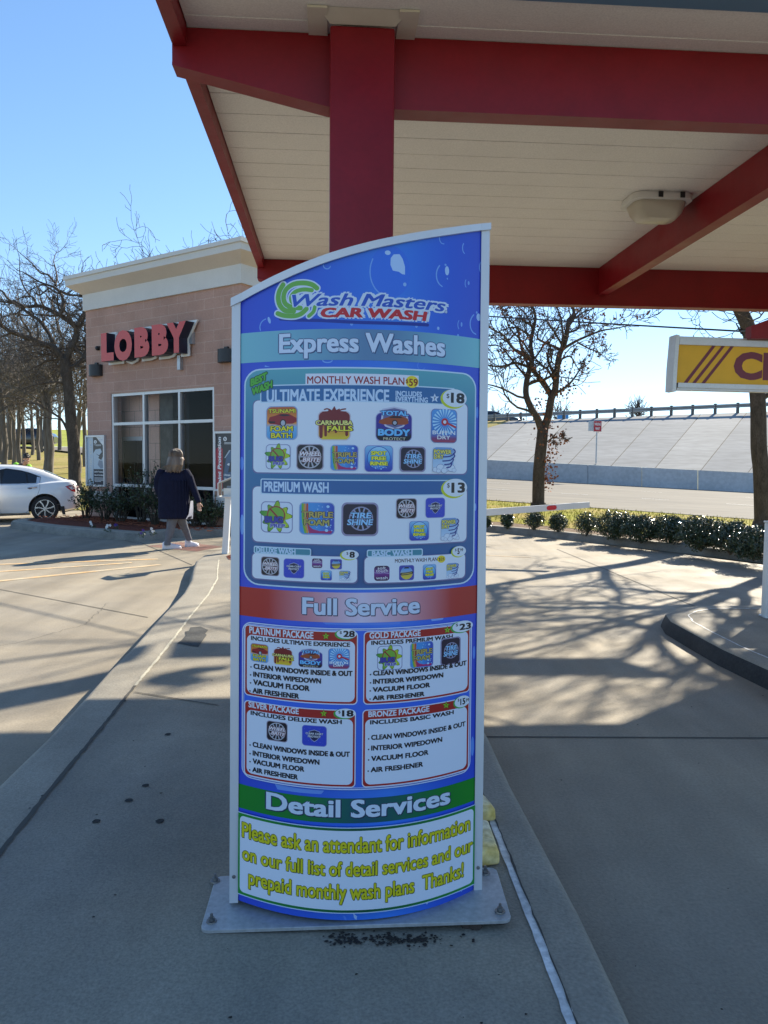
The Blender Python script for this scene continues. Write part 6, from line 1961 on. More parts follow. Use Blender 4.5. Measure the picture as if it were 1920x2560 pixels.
big = traced('oak_tree', 'big bare oak with a dark forked trunk left of the lobby building', (0, 600, .23965), 30, .42,
    [(775, 2300), (765, 2100), (742, 1900), (722, 1620), (692, 1370), (680, 1240)], (.235, .19),
    [([(690, 1260), (730, 1150), (790, 1020), (795, 930), (770, 885), (640, 790), (560, 752), (480, 712), (390, 687), (270, 697), (160, 650), (80, 650), (-60, 630)], .135, .035),
     ([(672, 1250), (560, 1120), (430, 1078), (330, 1030), (200, 990), (100, 950), (0, 880), (-120, 820)], .125, .05),
     ([(548, 1110), (540, 1040), (480, 930), (400, 830), (320, 780), (240, 720), (150, 660), (70, 600), (30, 540), (-40, 500)], .085, .03),
     ([(625, 785), (662, 690), (650, 600), (620, 540), (560, 490), (480, 462), (400, 430), (300, 370), (230, 330)], .075, .02),
     ([(630, 530), (720, 572), (850, 575), (960, 555), (1040, 500)], .055, .02), ([(580, 475), (592, 400), (580, 300), (560, 210), (600, 100)], .045, .01),
     ([(570, 445), (500, 362), (420, 342), (330, 240), (250, 170), (180, 110)], .045, .01), ([(798, 895), (860, 780), (905, 735), (980, 690)], .07, .03),
     ([(712, 1340), (820, 1290), (890, 1180), (930, 1030), (1000, 960)], .08, .03), ([(640, 1235), (560, 1250), (470, 1270), (420, 1300), (300, 1360), (190, 1380)], .05, .012),
     ([(710, 2000), (640, 1870), (520, 1790), (400, 1720), (200, 1650), (50, 1640)], .055, .015), ([(705, 1520), (600, 1480), (450, 1500), (300, 1530), (150, 1600)], .05, .012),
     ([(370, 680), (350, 600), (260, 590), (180, 620)], .04, .015), ([(510, 500), (420, 570), (360, 545), (300, 480), (200, 470)], .035, .01)],
    OAK, 5)
LEAFOAK = dict(levels=4, kids=[5, 5, 4, 3], ang=(28, 70), len=(.42, .72), wig=.36, up=.05, rmin=.009, leaf=.10, dens=3.0)
mid = traced('oak_tree', 'forked oak with rusty brown leaves standing on the grass by the street', (1180, 760, .27728), 23.3, .28,
    [(598, 1830), (600, 1600), (612, 1400), (628, 1250), (640, 1120)], (.195, .165),
    [([(625, 1140), (590, 1030), (540, 950), (490, 830), (490, 720), (510, 620), (530, 570), (545, 480), (530, 380), (540, 280), (570, 150), (560, 60), (500, -40)], .112, .035),
     ([(648, 1130), (690, 1000), (715, 850), (750, 770), (765, 600), (790, 450), (830, 370), (860, 250), (870, 150), (920, 90), (890, -30)], .128, .04),
     ([(712, 800), (640, 690), (560, 610), (537, 545)], .065, .055), ([(535, 515), (460, 450), (380, 410), (320, 330), (270, 270), (200, 240), (120, 170)], .065, .02),
     ([(825, 405), (930, 340), (1040, 290), (1170, 240), (1300, 220), (1420, 190)], .05, .012), ([(525, 575), (400, 530), (290, 560), (150, 555), (60, 520)], .05, .015),
     ([(490, 660), (390, 540), (250, 380), (120, 380)], .04, .012), ([(785, 510), (880, 470), (930, 540), (960, 590)], .035, .01),
     ([(790, 405), (620, 330), (590, 290), (620, 200), (700, 120)], .045, .012), ([(950, 345), (1050, 400), (1150, 440), (1210, 495)], .03, .008),
     ([(540, 300), (440, 230), (360, 210), (260, 240), (160, 290)], .04, .012), ([(860, 260), (960, 220), (960, 110), (1000, 20)], .035, .01), ([(700, 560), (640, 580), (700, 480)], .03, .01),
     ([(550, 200), (470, 150), (400, 60), (360, 0)], .035, .01), ([(660, 1260), (720, 1210), (800, 1215)], .02, .006)],
    LEAFOAK, 8, leafy=[(825, 700, .28, 130), (700, 1220, .26, 150), (800, 770, .2, 50), (620, 930, .25, 70), (670, 1420, .14, 60), (670, 1540, .15, 60), (650, 1640, .12, 40), (720, 1330, .15, 30), (860, 570, .3, 40)])
rt = traced('oak_tree', 'dark leaning oak trunk behind the yellow bar sign at the right', (0, 0, 1.0), 18.6, .12,
    [(1908, 1330), (1904, 1186), (1897, 1119), (1895, 1008), (1884, 900), (1874, 829), (1851, 775), (1815, 700)], (.20, .15),
    [([(1830, 730), (1790, 640), (1740, 560), (1720, 420), (1640, 300)], .10, .03), ([(1855, 790), (1920, 700), (2000, 600), (2080, 460)], .09, .03), ([(1815, 705), (1760, 745), (1750, 770), (1735, 800)], .03, .006),
     ([(1790, 640), (1900, 520), (1940, 380), (1900, 220)], .08, .02), ([(1740, 570), (1680, 540), (1640, 470)], .05, .02), ([(1851, 776), (1820, 770), (1790, 772)], .03, .006), ([(1900, 1000), (1960, 960), (2050, 900), (2150, 850)], .07, .02)],
    dict(OAK, rmin=.007, kids=[4, 4, 3, 2], up=.16), 21)
def free_tree(name, label, loc, H, r, seed, P, bark='bark', twig='twig', group=None, lean=(0, 0)):
    rd = random.Random(seed)
    t = thing(name, label, 'tree', loc, 0, group)
    mt, mc = MB().mat(bark), MB().mat(twig)
    b = V(loc); pts = [b + V((0, 0, -.15))]
    fork = H * P.get('fork', .4); n = 6
    for k in range(n + 1): pts.append(b + V((lean[0] * (k / n) ** 1.5 + rd.uniform(-.06, .06) * k / n * 2, lean[1] * (k / n) ** 1.5 + rd.uniform(-.06, .06), fork * k / n)))
    mt.tube(pts, [r * 1.5] + [r * (1.15 - .45 * k / n) for k in range(n + 1)], 9)
    nl = P.get('limbs', 5)
    for j in range(nl):
        a = 6.283 * (j + rd.random() * .7) / nl; el = R(rd.uniform(*P.get('rise', (30, 75))))
        d = V((math.cos(a) * math.cos(el), math.sin(a) * math.cos(el), math.sin(el)))
        q0 = pts[-1] if j < 3 else pts[-2 - (j % 2)]
        grow(mc, q0, d, (H - fork) * rd.uniform(.38, .52), r * rd.uniform(.38, .55), 1, rd, P)
    mt.build('trunk', t); mc.build('branches', t)
    return t
free_tree('oak_tree', 'bare oak out beyond the right island', (8.7, 15.1, .15), 10.2, .17, 33, dict(OAK, limbs=9, fork=.54, rmin=.009, kids=[6, 5, 4, 3], rise=(24, 65), up=.10), lean=(-.5, -.3))
WOOD = dict(levels=4, kids=[5, 5, 4, 3], ang=(25, 65), len=(.45, .72), wig=.28, up=.06, rmin=.009, fork=.42, limbs=6, rise=(10, 70))
protos = [free_tree('post_oak', 'slim bare grey tree in the wood on the rising lawn', (0, 0, 0), 9.0, .115, s_, dict(WOOD, fork=f_), 'bark_pale', 'twig_pale', 'bare trees of the wood on the rising lawn') for s_, f_ in ((41, .42), (42, .36), (43, .48))]
wood = [(4, 45), (13, 38), (27, 47), (36, 42), (47, 40), (61, 43), (82, 52), (95, 47), (104, 55), (116, 36.5), (128, 36), (-20, 36), (-45, 44), (197, 38), (212, 42), (150, 56), (22, 60)]
for k, (px, y) in enumerate(wood):
    x = at_y(px, 1150, y).x
    sc = rnd.uniform(.85, 1.2)
    M_ = Matrix.Translation((x, y, hill(x, y))) @ Matrix.Rotation(rnd.uniform(0, 6.3), 4, 'Z') @ Matrix.Scale(sc, 4)
    if k < 3:
        p = protos[k]; p.matrix_world = M_; WORLD[p.name] = M_
    else:
        copy_thing(protos[k % 3], M_)
roof_trees = [(300, 31, 11.0, 51, 'leftmost bare treetop showing above the lobby cornice'), (455, 32, 10.7, 52, 'tallest bare treetop showing above the middle of the lobby cornice'), (575, 35, 12.7, 53, 'bare treetop above the lobby cornice beside the utility pole')]
for px, y, H, sd_, lb_ in roof_trees:
    x = at_y(px, 1150, y).x
    free_tree('oak_tree', lb_, (x, y, hill(x, y)), H, .2, sd_, dict(OAK, limbs=7, fork=.45, levels=5, wig=.42, rmin=.0085, rise=(30, 80), kids=[6, 5, 4, 3, 2]))
for px, py, y, H, sd_, lb_ in ((1590, 1036, 80, 3.2, 61, 'bare bush top behind the guard rail right of the wrong way sign'), (1400, 1046, 90, 3.4, 62, 'small bare treetop behind the blue road sign'), (1255, 1050, 88, 3.0, 63, 'small bare treetop behind the guard rail next to the blue board')):
    c = at_y(px, py, y)
    free_tree('bare_bush', lb_, (c.x, y, c.z - 1.5), H + .8, .08, sd_, dict(WOOD, limbs=8, fork=.15, levels=3, rmin=.02, rise=(40, 85)), 'twig', 'twig')

# ================================================================== shrubs
def leaf_ball(mb, c, rx, rz, n, rd, size, hollow=.55):
    for k in range(n):
        d = rdir(rd)
        bump = 1 + .45 * mnoise.noise(d * 2.6 + V((c[0] * 3, c[1], 5))) + rd.uniform(-.04, .10)
        f = (hollow + (1 - hollow) * rd.random() ** .5) * bump
        p = V(c) + V((d.x * rx * f, d.y * rx * f, d.z * rz * f))
        nn = (d * .6 + rdir(rd) * .9 + V((0, 0, .35))).normalized()
        a = nn.orthogonal().normalized(); a = Matrix.Rotation(rd.uniform(0, 6.3), 3, nn) @ a
        b = nn.cross(a)
        s_ = size * rd.uniform(.6, 1.3)
        mb.poly([p - a * s_, p + b * s_ * .5 + nn * s_ * .12, p + a * s_, p - b * s_ * .5 + nn * s_ * .12])
def shrub(loc, r, h, n, seed, label, group, size=.028, thin=False):
    rd = random.Random(seed)
    t = thing('hedge_shrub', label, 'shrub', loc, 0, group)
    b = V(loc)
    ms = MB().mat('rose_stem')
    for k in range(7 if thin else 10):
        d = (rdir(rd) * .7 + V((0, 0, 1))).normalized()
        ms.tube([b + V((0, 0, -.03)), b + d * h * .4, b + d * h * .75 + rdir(rd) * .04], [.012, .008, .005], 4)
    ms.build('stems', t)
    ml = MB().mat('shrub_leaf')
    leaf_ball(ml, b + V((0, 0, h * .53)), r, h * .50, n, rd, size, .35 if thin else .5)
    for k in range(6):
        d = rdir(rd); leaf_ball(ml, b + V((d.x * r * .55, d.y * r * .55, h * .55 + d.z * h * .25)), r * .5, h * .33, n // 9, rd, size)
    for k in range(14):
        d = (rdir(rd) + V((0, 0, .9))).normalized(); leaf_ball(ml, b + V((d.x * r * .95, d.y * r * .95, h * .5 + d.z * h * .52)), .05, .07, 16, rd, size)
    ml.build('foliage', t, recalc=False)
    return t
hs = [(85, 1292, 20, 45, 'thin'), (200, 1297, 34, 75, 'thin'), (355, 1310, 54, 92, 'thin'), (490, 1322, 52, 95, 'thin'), (650, 1340, 70, 112, 'thin'), (815, 1362, 92, 140, ''), (965, 1380, 84, 130, ''), (1130, 1390, 90, 140, ''), (1310, 1425, 108, 170, ''), (1478, 1445, 106, 160, ''), (1610, 1480, 110, 165, '')]
ords = ['half hidden small', 'smallest thin', 'left round', 'right round', 'last separate']
hl = ['small leafy shrub half hidden at the edge of the blue board', 'smallest separate shrub under the gate arm', 'small round shrub below the forked oak', 'small round shrub just right of the forked oak', 'separate round shrub next to the continuous hedge',
      'first joined hedge shrub at the left end of the hedge', 'second joined hedge shrub from its left end', 'middle dark hedge shrub of the joined row', 'largest dark hedge shrub of the joined row', 'dark hedge shrub in front of the leaning oak trunk', 'dark hedge shrub at the right edge beside the white post']
for k, (x, yb, r_, h_, th) in enumerate(hs):
    p = at_z(1180 + .446 * x, 740 + .446 * yb, .15); p.z = .14
    sc = .446 * p.y / FPX
    shrub(p + V((0, r_ * sc * .6, 0)), r_ * sc * (1.0 if th else 1.26), h_ * sc * 1.05, 1300 if th else 4200, 70 + k, hl[k], 'evergreen shrubs along the exit kerb', .020 if th else .021, bool(th))
def rose(loc, r, h, seed, label):
    rd = random.Random(seed)
    t = thing('rose_bush', label, 'bush', loc, 0, 'straggly bushes in the mulch bed')
    b = V(loc); ms, ml = MB().mat('rose_stem'), MB().mat('rose_leaf')
    for k in range(26):
        a = rd.uniform(0, 6.283); o = rd.uniform(.2, 1.0)
        d = V((math.cos(a) * o * r, math.sin(a) * o * r, h * rd.uniform(.55, 1.05)))
        p0 = b + V((math.cos(a) * .06, math.sin(a) * .06, -.02)); pts = [p0]
        for j in range(1, 6): pts.append(p0 + d * (j / 5) + rdir(rd) * .05 + V((0, 0, .06 * math.sin(j))))
        ms.tube(pts, [.010, .009, .008, .007, .005, .004], 4)
        for s_ in range(3):
            q = pts[rd.randint(2, 4)]; e = q + (d.normalized() + rdir(rd) * 1.2).normalized() * rd.uniform(.1, .28); ms.tube([q, e], [.005, .003], 3)
            for j in range(7):
                c = q.lerp(e, rd.random()) + rdir(rd) * .035
                x = rdir(rd) * .032; y = rdir(rd).cross(x).normalized() * .016
                ml.poly([c - x, c + y, c + x, c - y])
        for j in range(9):
            c = pts[rd.randint(2, 5)] + rdir(rd) * .05; x = rdir(rd) * .032; y = rdir(rd).cross(x).normalized() * .016
            ml.poly([c - x, c + y, c + x, c - y])
    ms.build('stems', t, recalc=False); ml.build('foliage', t, recalc=False)
    return t
for k, (px, o_, r_, h_, lb_) in enumerate(((214, .60, .28, 1.0, 'straggly bush at the left end of the mulch bed by the white car'), (262, .5, .45, .95, 'twiggy bush under the leather care poster'), (302, .6, .42, .95, 'dense dark bush before the left window bay'), (352, .45, .36, 1.5, 'tallest bush in front of the window, left of the woman'), (388, .7, .40, 1.15, 'leafy bush right behind the woman in the navy coat'), (490, .35, .4, .75, 'low bush in front of the right window bay'), (528, .3, .35, .7, 'low twiggy bush by the right end of the lobby window'))):
    s_, _ = fac(px, 1280, o_); p = fp(s_, .15, o_); rose(p, r_, h_, 110 + k, lb_)
for k, (x, y, m_) in enumerate(((205, 1590, 'flower_white'), (450, 1640, 'flower_white'), (1165, 1695, 'flower_white'), (580, 1600, 'flower_purple'), (985, 1720, 'flower_purple'))):
    p = at_z(200 + x * .1567, 1060 + y * .1567, .26); rd = random.Random(k)
    lbs = ['white pansy at the left end of the mulch bed', 'largest white pansy clump in the mulch bed', 'white pansy in the mulch just left of the woman', 'purple pansy below the left window bay', 'purple pansy near the kerb left of the woman']
    o = thing('pansy', lbs[k], 'flower', (p.x, p.y, .16), group='pansies in the mulch bed')
    mb = MB().mat('rose_leaf'); leaf_ball(mb, (p.x, p.y, .20), .07, .05, 50, rd, .02); mb.build('foliage', o, recalc=False)
    mb = MB().mat(m_)
    for j in range(5 if k == 1 else 3):
        c = V((p.x + rd.uniform(-.05, .05), p.y + rd.uniform(-.05, .0), p.z + rd.uniform(-.03, .04)))
        for q in range(5):
            a = 6.283 * q / 5; d = V((math.cos(a), -.3, math.sin(a))) * .022
            mb.poly([c, c + d + V((-d.z, 0, d.x)) * .5, c + d * 1.4, c + d - V((-d.z, 0, d.x)) * .5])
    mb.build('blooms', o, recalc=False)
# grass blades along the strip by the hedge
mb = MB().mat('grass_blade'); rd = random.Random(17)
for k in range(9000):
    t = rd.random() * 4.2; i = min(int(t), 4); f = t - i
    a = V((*edge[i], .155)).lerp(V((*edge[i + 1], .155)), f); b = near[i].lerp(near[i + 1], f)
    p = a.lerp(b, rd.random()); h_ = rd.uniform(.03, .09); w = rd.uniform(.006, .012); an = rd.uniform(0, 6.3)
    mb.poly([p + V((math.cos(an) * w, math.sin(an) * w, -.01)), p - V((math.cos(an) * w, math.sin(an) * w, .01)), p + V((rd.uniform(-.03, .03), rd.uniform(-.03, .03), h_))])
o = mb.build('grass_blades', recalc=False); o['kind'] = 'stuff'
# ================================================================== the white car
def interp(tab, a):
    if a <= tab[0][0]: return tab[0][1:]
    for p, q in zip(tab, tab[1:]):
        if a <= q[0]:
            t = (a - p[0]) / (q[0] - p[0]); t = t * t * (3 - 2 * t) if len(p) > 9 else t
            return [p[k] + (q[k] - p[k]) * t for k in range(1, len(p))]
    return tab[-1][1:]
# a: metres behind the rear axle; half width, underside, top of the lower body
BODY = [(-3.80, .55, .30, .62), (-3.74, .68, .24, .70), (-3.55, .82, .20, .78), (-3.2, .90, .18, .86), (-2.78, .925, .18, .92), (-2.4, .93, .17, .965), (-1.5, .93, .165, .975), (-.6, .93, .17, .985), (-.2, .925, .18, 1.0), (.1, .92, .20, 1.03), (.35, .91, .22, 1.055), (.55, .885, .25, 1.06), (.70, .84, .28, 1.045), (.80, .76, .32, .98), (.86, .66, .36, .80)]
ROOF = [(-2.42, .96), (-2.1, 1.16), (-1.75, 1.345), (-1.4, 1.43), (-1.05, 1.455), (-.7, 1.45), (-.35, 1.405), (0.0, 1.31), (.25, 1.205), (.45, 1.11), (.60, 1.05)]
def shell(mb, steps=44):
    rr = []
    for k in range(steps + 1):
        a = BODY[0][0] + (BODY[-1][0] - BODY[0][0]) * k / steps
        w, zb, zt = interp(BODY, a)
        h = zt - zb
        half = [(0, zb), (.80 * w, zb), (.955 * w, zb + .07), (.985 * w, zb + .16), (w * .995, zb + h * .42), (w, zb + h * .62), (.985 * w, zb + h * .80), (.975 * w, zb + h * .86), (.95 * w, zt - .035), (.885 * w, zt), (.5 * w, zt + .018), (0, zt + .024)]
        ring = [V((a, -y, z)) for y, z in half] + [V((a, y, z)) for y, z in half[-2:0:-1]]
        rr.append(ring)
    mb.rings(rr)
def house_ring(a, zt, e=0.0):
    z0 = .93
    yt = .83 - .25 * max(zt - z0, .02) / .5
    half = [(.835 + e, z0), (.835 - (.835 - yt) * .5 + .012 + e, z0 + (zt - z0) * .5), (yt + .012 + e, zt - .045 * min(1, (zt - z0) / .2)), (yt - .05, zt - .008 + e), (yt * .5, zt + .012 + e), (0, zt + .018 + e)]
    return [V((a, -y, z)) for y, z in half] + [V((a, y, z)) for y, z in half[-2::-1]]
def boolean_cut(me, cutters):
    o = bpy.data.objects.new('t', me); COL.objects.link(o)
    co = []
    for c in cutters:
        m2 = bpy.data.meshes.new('c'); m2.from_pydata([tuple(p) for p in c.v], [], c.f)
        bm = bmesh.new(); bm.from_mesh(m2); bmesh.ops.recalc_face_normals(bm, faces=bm.faces); bm.to_mesh(m2); bm.free()
        c2 = bpy.data.objects.new('c', m2); COL.objects.link(c2); co.append(c2)
        md = o.modifiers.new('b', 'BOOLEAN'); md.operation = 'DIFFERENCE'; md.object = c2; md.solver = 'EXACT'
    dg = bpy.context.evaluated_depsgraph_get()
    out = bpy.data.meshes.new_from_object(o.evaluated_get(dg))
    for x in co: bpy.data.objects.remove(x)
    bpy.data.objects.remove(o)
    return out
def tomesh(mb):
    me = bpy.data.meshes.new('t'); me.from_pydata([tuple(p) for p in mb.v], [], mb.f)
    bm = bmesh.new(); bm.from_mesh(me); bmesh.ops.recalc_face_normals(bm, faces=bm.faces); bm.to_mesh(me); bm.free()
    return me
def wheel_mb(mb_t, mb_r, a, y, side):
    c = V((a, y, .335)); s_ = side
    mb_t.mat('tyre'); mb_t.lathe([(.235, -.10), (.30, -.11), (.325, -.095), (.335, -.05), (.335, .05), (.325, .095), (.30, .11), (.235, .10)], c, axis='Y', n=36)
    mb_r.mat('trim_black'); mb_r.lathe([(.001, .0), (.236, .0), (.236, .05)], c + V((0, s_ * .05, 0)), axis='Y', n=30)
    mb_r.mat('rim_silver'); mb_r.lathe([(.225, -.01), (.238, -.01), (.244, .0), (.238, .012), (.225, .006)], c + V((0, s_ * .095, 0)), axis='Y', n=36, cap=False)
    for k in range(7):
        an = 6.283 * k / 7 + .2
        def pp(r, t, d): return c + V((r * math.cos(an + t), s_ * d, r * math.sin(an + t)))
        q = [pp(.035, -.4, .10), pp(.14, -.10, .108), pp(.232, .02, .10), pp(.232, .20, .10), pp(.15, .10, .108), pp(.035, .4, .10)]
        mb_r.mat('rim_silver'); mb_r.prism(q, V((0, -s_ * .02, 0)))
    mb_r.mat('rim_silver'); mb_r.lathe([(.001, .008), (.035, .006), (.04, -.01)], c + V((0, s_ * .105, 0)), axis='Y', n=14)
rear = at_z(113, 1304, 0); CYAW = R(23.5)
near_ = V((rear.x, rear.y, 0))
CM = Matrix.Translation(near_) @ Matrix.Rotation(CYAW, 4, 'Z') @ Matrix.Translation((0, .80, 0))
car = thing('white_car', 'white sedan with tinted windows and its front door ajar, parked left of the lobby', 'car', CM.to_translation(), CYAW)
b0_ = MB(); shell(b0_)
cut = []
for a in (0, -2.78):
    c = MB(); c.lathe([(.001, -1.2), (.385, -1.2), (.385, 1.2), (.001, 1.2)], (a, 0, .345), axis='Y', n=40); cut.append(c)
c = MB(); c.box((-1.58, -.75, .66), (.51, .35, .40)); cut.append(c)
bmsh = boolean_cut(tomesh(b0_), cut)
mb = MB(); mb.xf = CM; mb.mat('car_white'); mb.frommesh(bmsh, smooth=True)
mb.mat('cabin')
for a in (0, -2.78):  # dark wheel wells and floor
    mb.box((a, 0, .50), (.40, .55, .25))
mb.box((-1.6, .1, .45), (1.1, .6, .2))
body = mb.build('body', car, sharp=35)
mb = MB(); mb.xf = CM
st = [ROOF[0][0] + (ROOF[-1][0] - ROOF[0][0]) * k / 30 for k in range(31)]
rr = [house_ring(a, interp(ROOF, a)[0]) for a in st]
n = len(rr[0])
ids = [[mb.vert(p) for p in r_] for r_ in rr]
for k in range(30):
    for j in range(n - 1):
        am = (st[k] + st[k + 1]) / 2
        top_ = 3 <= j <= n - 5
        mb.mat('car_glass' if top_ and (am < -1.72 or (-.02 < am < .46)) else 'car_white')
        mb.face((ids[k][j], ids[k][j + 1], ids[k + 1][j + 1], ids[k + 1][j]), True)
roof_ob = mb.build('roof', car, sharp=50)
def side_pt(a, z, e=.006, s_=-1):
    zt = interp(ROOF, min(max(a, ROOF[0][0]), ROOF[-1][0]))[0]
    z0 = .93; yt = .83 - .25 * max(zt - z0, .02) / .5
    t = (z - z0) / max(zt - z0, .05)
    y = .835 + (yt - .835) * t + (.012 * min(t * 2, 1)) + e
    return V((a, s_ * y, z))
def side_panel(name, pp, m_, e, parent, s_=-1, sub=5):
    mb = MB(); mb.xf = CM; mb.mat(m_)
    bm = bmesh.new(); f = bm.faces.new([bm.verts.new((a, z, 0)) for a, z in pp])
    for k in range(1, 14):
        bmesh.ops.bisect_plane(bm, geom=bm.verts[:] + bm.edges[:] + bm.faces[:], plane_co=(0, .93 + .04 * k, 0), plane_no=(0, 1, 0))
    for v in bm.verts: v.co = side_pt(v.co.x, v.co.y, e, s_)
    mb.frombm(bm, smooth=True); bm.free()
    return mb.build(name, parent, recalc=False)
g = lambda x, y: ((x - 850) * .00135, (1535 - y) * .00135)
for s_ in (-1, 1):
    side_panel('window_trim', [g(80, 545), g(200, 520), g(440, 555), g(600, 600), g(790, 680), g(765, 810), g(90, 830)], 'trim_black', .004, car, s_)
    side_panel('window_trim', [(-1.08, .99), (-1.08, 1.37), (-1.45, 1.375), (-1.72, 1.28), (-2.05, 1.11), (-2.2, 1.0)], 'trim_black', .004, car, s_)
    w1 = side_panel('rear_window', [g(168, 548), g(330, 556), g(518, 592), g(548, 792), g(108, 812)], 'car_glass', .0075, car, s_)
    side_panel('quarter_window', [g(545, 602), g(640, 632), g(735, 682), g(706, 785), g(575, 792)], 'car_glass', .0075, car, s_)
    side_panel('front_window', [(-1.11, 1.0), (-1.11, 1.355), (-1.45, 1.36), (-1.7, 1.27), (-2.0, 1.12), (-2.12, 1.01)], 'car_glass' if s_ > 0 else 'cabin', .0075, car, s_)
    side_panel('chrome_strip', [g(80, 818), g(770, 796), g(770, 808), g(80, 831)], 'chrome', .011, car, s_)
    side_panel('pillar_trim', [g(722, 676), g(782, 690), g(760, 800), g(706, 796)], 'alu', .0085, car, s_)
def wall_pt(a, z, e=.004, s_=-1):
    w, zb, zt = interp(BODY, a); h = zt - zb
    tab = [(zb, .80), (zb + .07, .955), (zb + .16, .985), (zb + h * .42, .995), (zb + h * .62, 1.0), (zb + h * .80, .985), (zb + h * .86, .975), (zt - .035, .95), (zt, .885)]
    return V((a, s_ * (w * interp(tab, z)[0] + e), z))
def line_on(name, pp, m_, r_, parent, s_=-1):
    mb = MB(); mb.xf = CM; mb.mat(m_)
    q = []
    for (a, b) in zip(pp, pp[1:]):
        for k in range(6): q.append((a[0] + (b[0] - a[0]) * k / 6, a[1] + (b[1] - a[1]) * k / 6))
    q.append(pp[-1])
    mb.tube([wall_pt(x, z, -.001, s_) for x, z in q], r_, 4)
    return mb.build(name, parent)
rdoor = line_on('door_seam', [g(770, 815), g(768, 900), g(720, 1040), g(640, 1180), g(560, 1320), g(480, 1385), g(380, 1400), g(80, 1410), g(45, 1040), g(75, 830)], 'trim_black', .004, car)
line_on('door_crease', [g(60, 912), g(300, 905), g(540, 885)], 'alu', .003, car)
line_on('bumper_seam', [g(1060, 1210), g(1200, 1190), g(1350, 1160)], 'alu', .002, car)
mb = MB(); mb.xf = CM; mb.mat('chrome')
q = [wall_pt(*g(555, 888), .02), wall_pt(*g(600, 876), .035), wall_pt(*g(680, 872), .035), wall_pt(*g(720, 866), .02)]
mb.tube(q, [.012, .016, .016, .012], 6); mb.mat('cabin'); mb.sphere(wall_pt(*g(600, 890), .0), (.05, .012, .03), 10, 6); mb.build('door_handle', car)
for s_ in (-1, 1):
    mb = MB(); mb.xf = CM; mb.mat('tail_red')
    pp = [g(1215, 860), g(1290, 842), g(1365, 850), g(1398, 935), g(1396, 972), g(1330, 952), g(1265, 905)]
    mb.poly([wall_pt(min(a, .80), z, .006, s_) for a, z in pp]); mb.mat('sign_white'); mb.poly([wall_pt(min(a, .8), z, .009, s_) for a, z in (g(1270, 868), g(1350, 860), g(1378, 905), g(1330, 925))])
    mb.mat('trim_black'); mb.poly([wall_pt(min(a, .8), z, .008, s_) for a, z in (g(1205, 862), g(1290, 836), g(1368, 846), g(1300, 856))])
    mb.build('tail_light', car, recalc=False)
mb = MB(); mb.xf = CM; mb.mat('tail_red'); mb.poly([V((.82, y, z)) for y, z in ((-.74, .92), (-.45, .90), (-.45, .80), (-.74, .78))]); mb.poly([V((.82, -y, z)) for y, z in ((-.74, .92), (-.45, .90), (-.45, .80), (-.74, .78))]); mb.build('tail_light', car, recalc=False)
for a in (0, -2.78):
    for s_ in (-1, 1):
        mt_, mr_ = MB(), MB(); mt_.xf = CM; mr_.xf = CM
        wheel_mb(mt_, mr_, a, s_ * .80, s_)
        w_ = mt_.build('tyre', car); mr_.build('rim', w_)
mb = MB(); mb.xf = CM; mb.mat('trim_black'); mb.poly([V((.35, -.90, .40)), V((.46, -.90, .40)), V((.49, -.90, .18)), V((.42, -.90, .18))]); mb.tube([V((.45, -.895, .25)), V((.68, -.82, .30)), V((.84, -.60, .36))], .012, 5); mb.build('mud_flap', car)
# front door swung out
HM = CM @ Matrix.Translation((-2.09, -.92, 0)) @ Matrix.Rotation(R(-22), 4, 'Z')
mb = MB(); mb.xf = HM; mb.mat('car_white')
dp = [(0.0, .22), (1.03, .20), (1.06, .55), (1.03, .98), (0.0, .97)]
mb.prism([V((x, -.02, z)) for x, z in dp], (0, .09, 0)); dd = mb.build('front_door', car)
mb = MB(); mb.xf = HM; mb.mat('trim_black')
fr_ = [(0.0, .97), (.45, 1.28), (.75, 1.36), (1.04, 1.375), (1.03, .98)]
for a, b in zip(fr_, fr_[1:]): mb.tube([V((a[0], .05 + .2 * (a[1] - .97), a[1])), V((b[0], .05 + .2 * (b[1] - .97), b[1]))], .022, 5)
mb.build('window_frame', dd)

# ---- distant vehicles
def far_car(label, p, rz, m_, sc=1.0):
    M_ = Matrix.Translation(p) @ Matrix.Rotation(rz, 4, 'Z') @ Matrix.Scale(sc, 4)
    t = thing('parked_car', label, 'car', p, rz)
    mb = MB(); mb.xf = M_; mb.mat(m_); shell(mb, 20); mb.build('body', t)
    mb = MB(); mb.xf = M_; mb.mat('car_glass'); mb.rings([house_ring(a, interp(ROOF, a)[0]) for a in st[::3]], cap=False, closed=False); mb.mat(m_); mb.rings([[q + V((0, 0, .01)) for q in house_ring(a, interp(ROOF, a)[0])[3:-3]] for a in st[12:22:2]], cap=False, closed=False); mb.build('cabin', t, recalc=False)
    for a in (0, -2.78):
        for s_ in (-1, 1):
            mb = MB(); mb.xf = M_; mb.mat('tyre'); mb.lathe([(.001, -.11), (.33, -.11), (.33, .11), (.001, .11)], (a, s_ * .84, .33), axis='Y', n=16); mb.build('wheel', t)
    return t
for px, y, m_, lb_ in ((94, 63, 'car_silver', 'silver car on the far road seen between the tree trunks, left of the other'), (113, 61.5, 'car_dark', 'dark car on the far road just left of the big oak trunk')):
    x = at_y(px, 1130, y).x
    far_car(lb_, V((x, y, hill(x, y) + .12)), R(8), m_)
c = at_y(1198, 1054, 72); far_car('dark car on the upper road behind the guard rail beside the blue board', V((c.x, 72, c.z - .5)), R(170), 'car_dark')

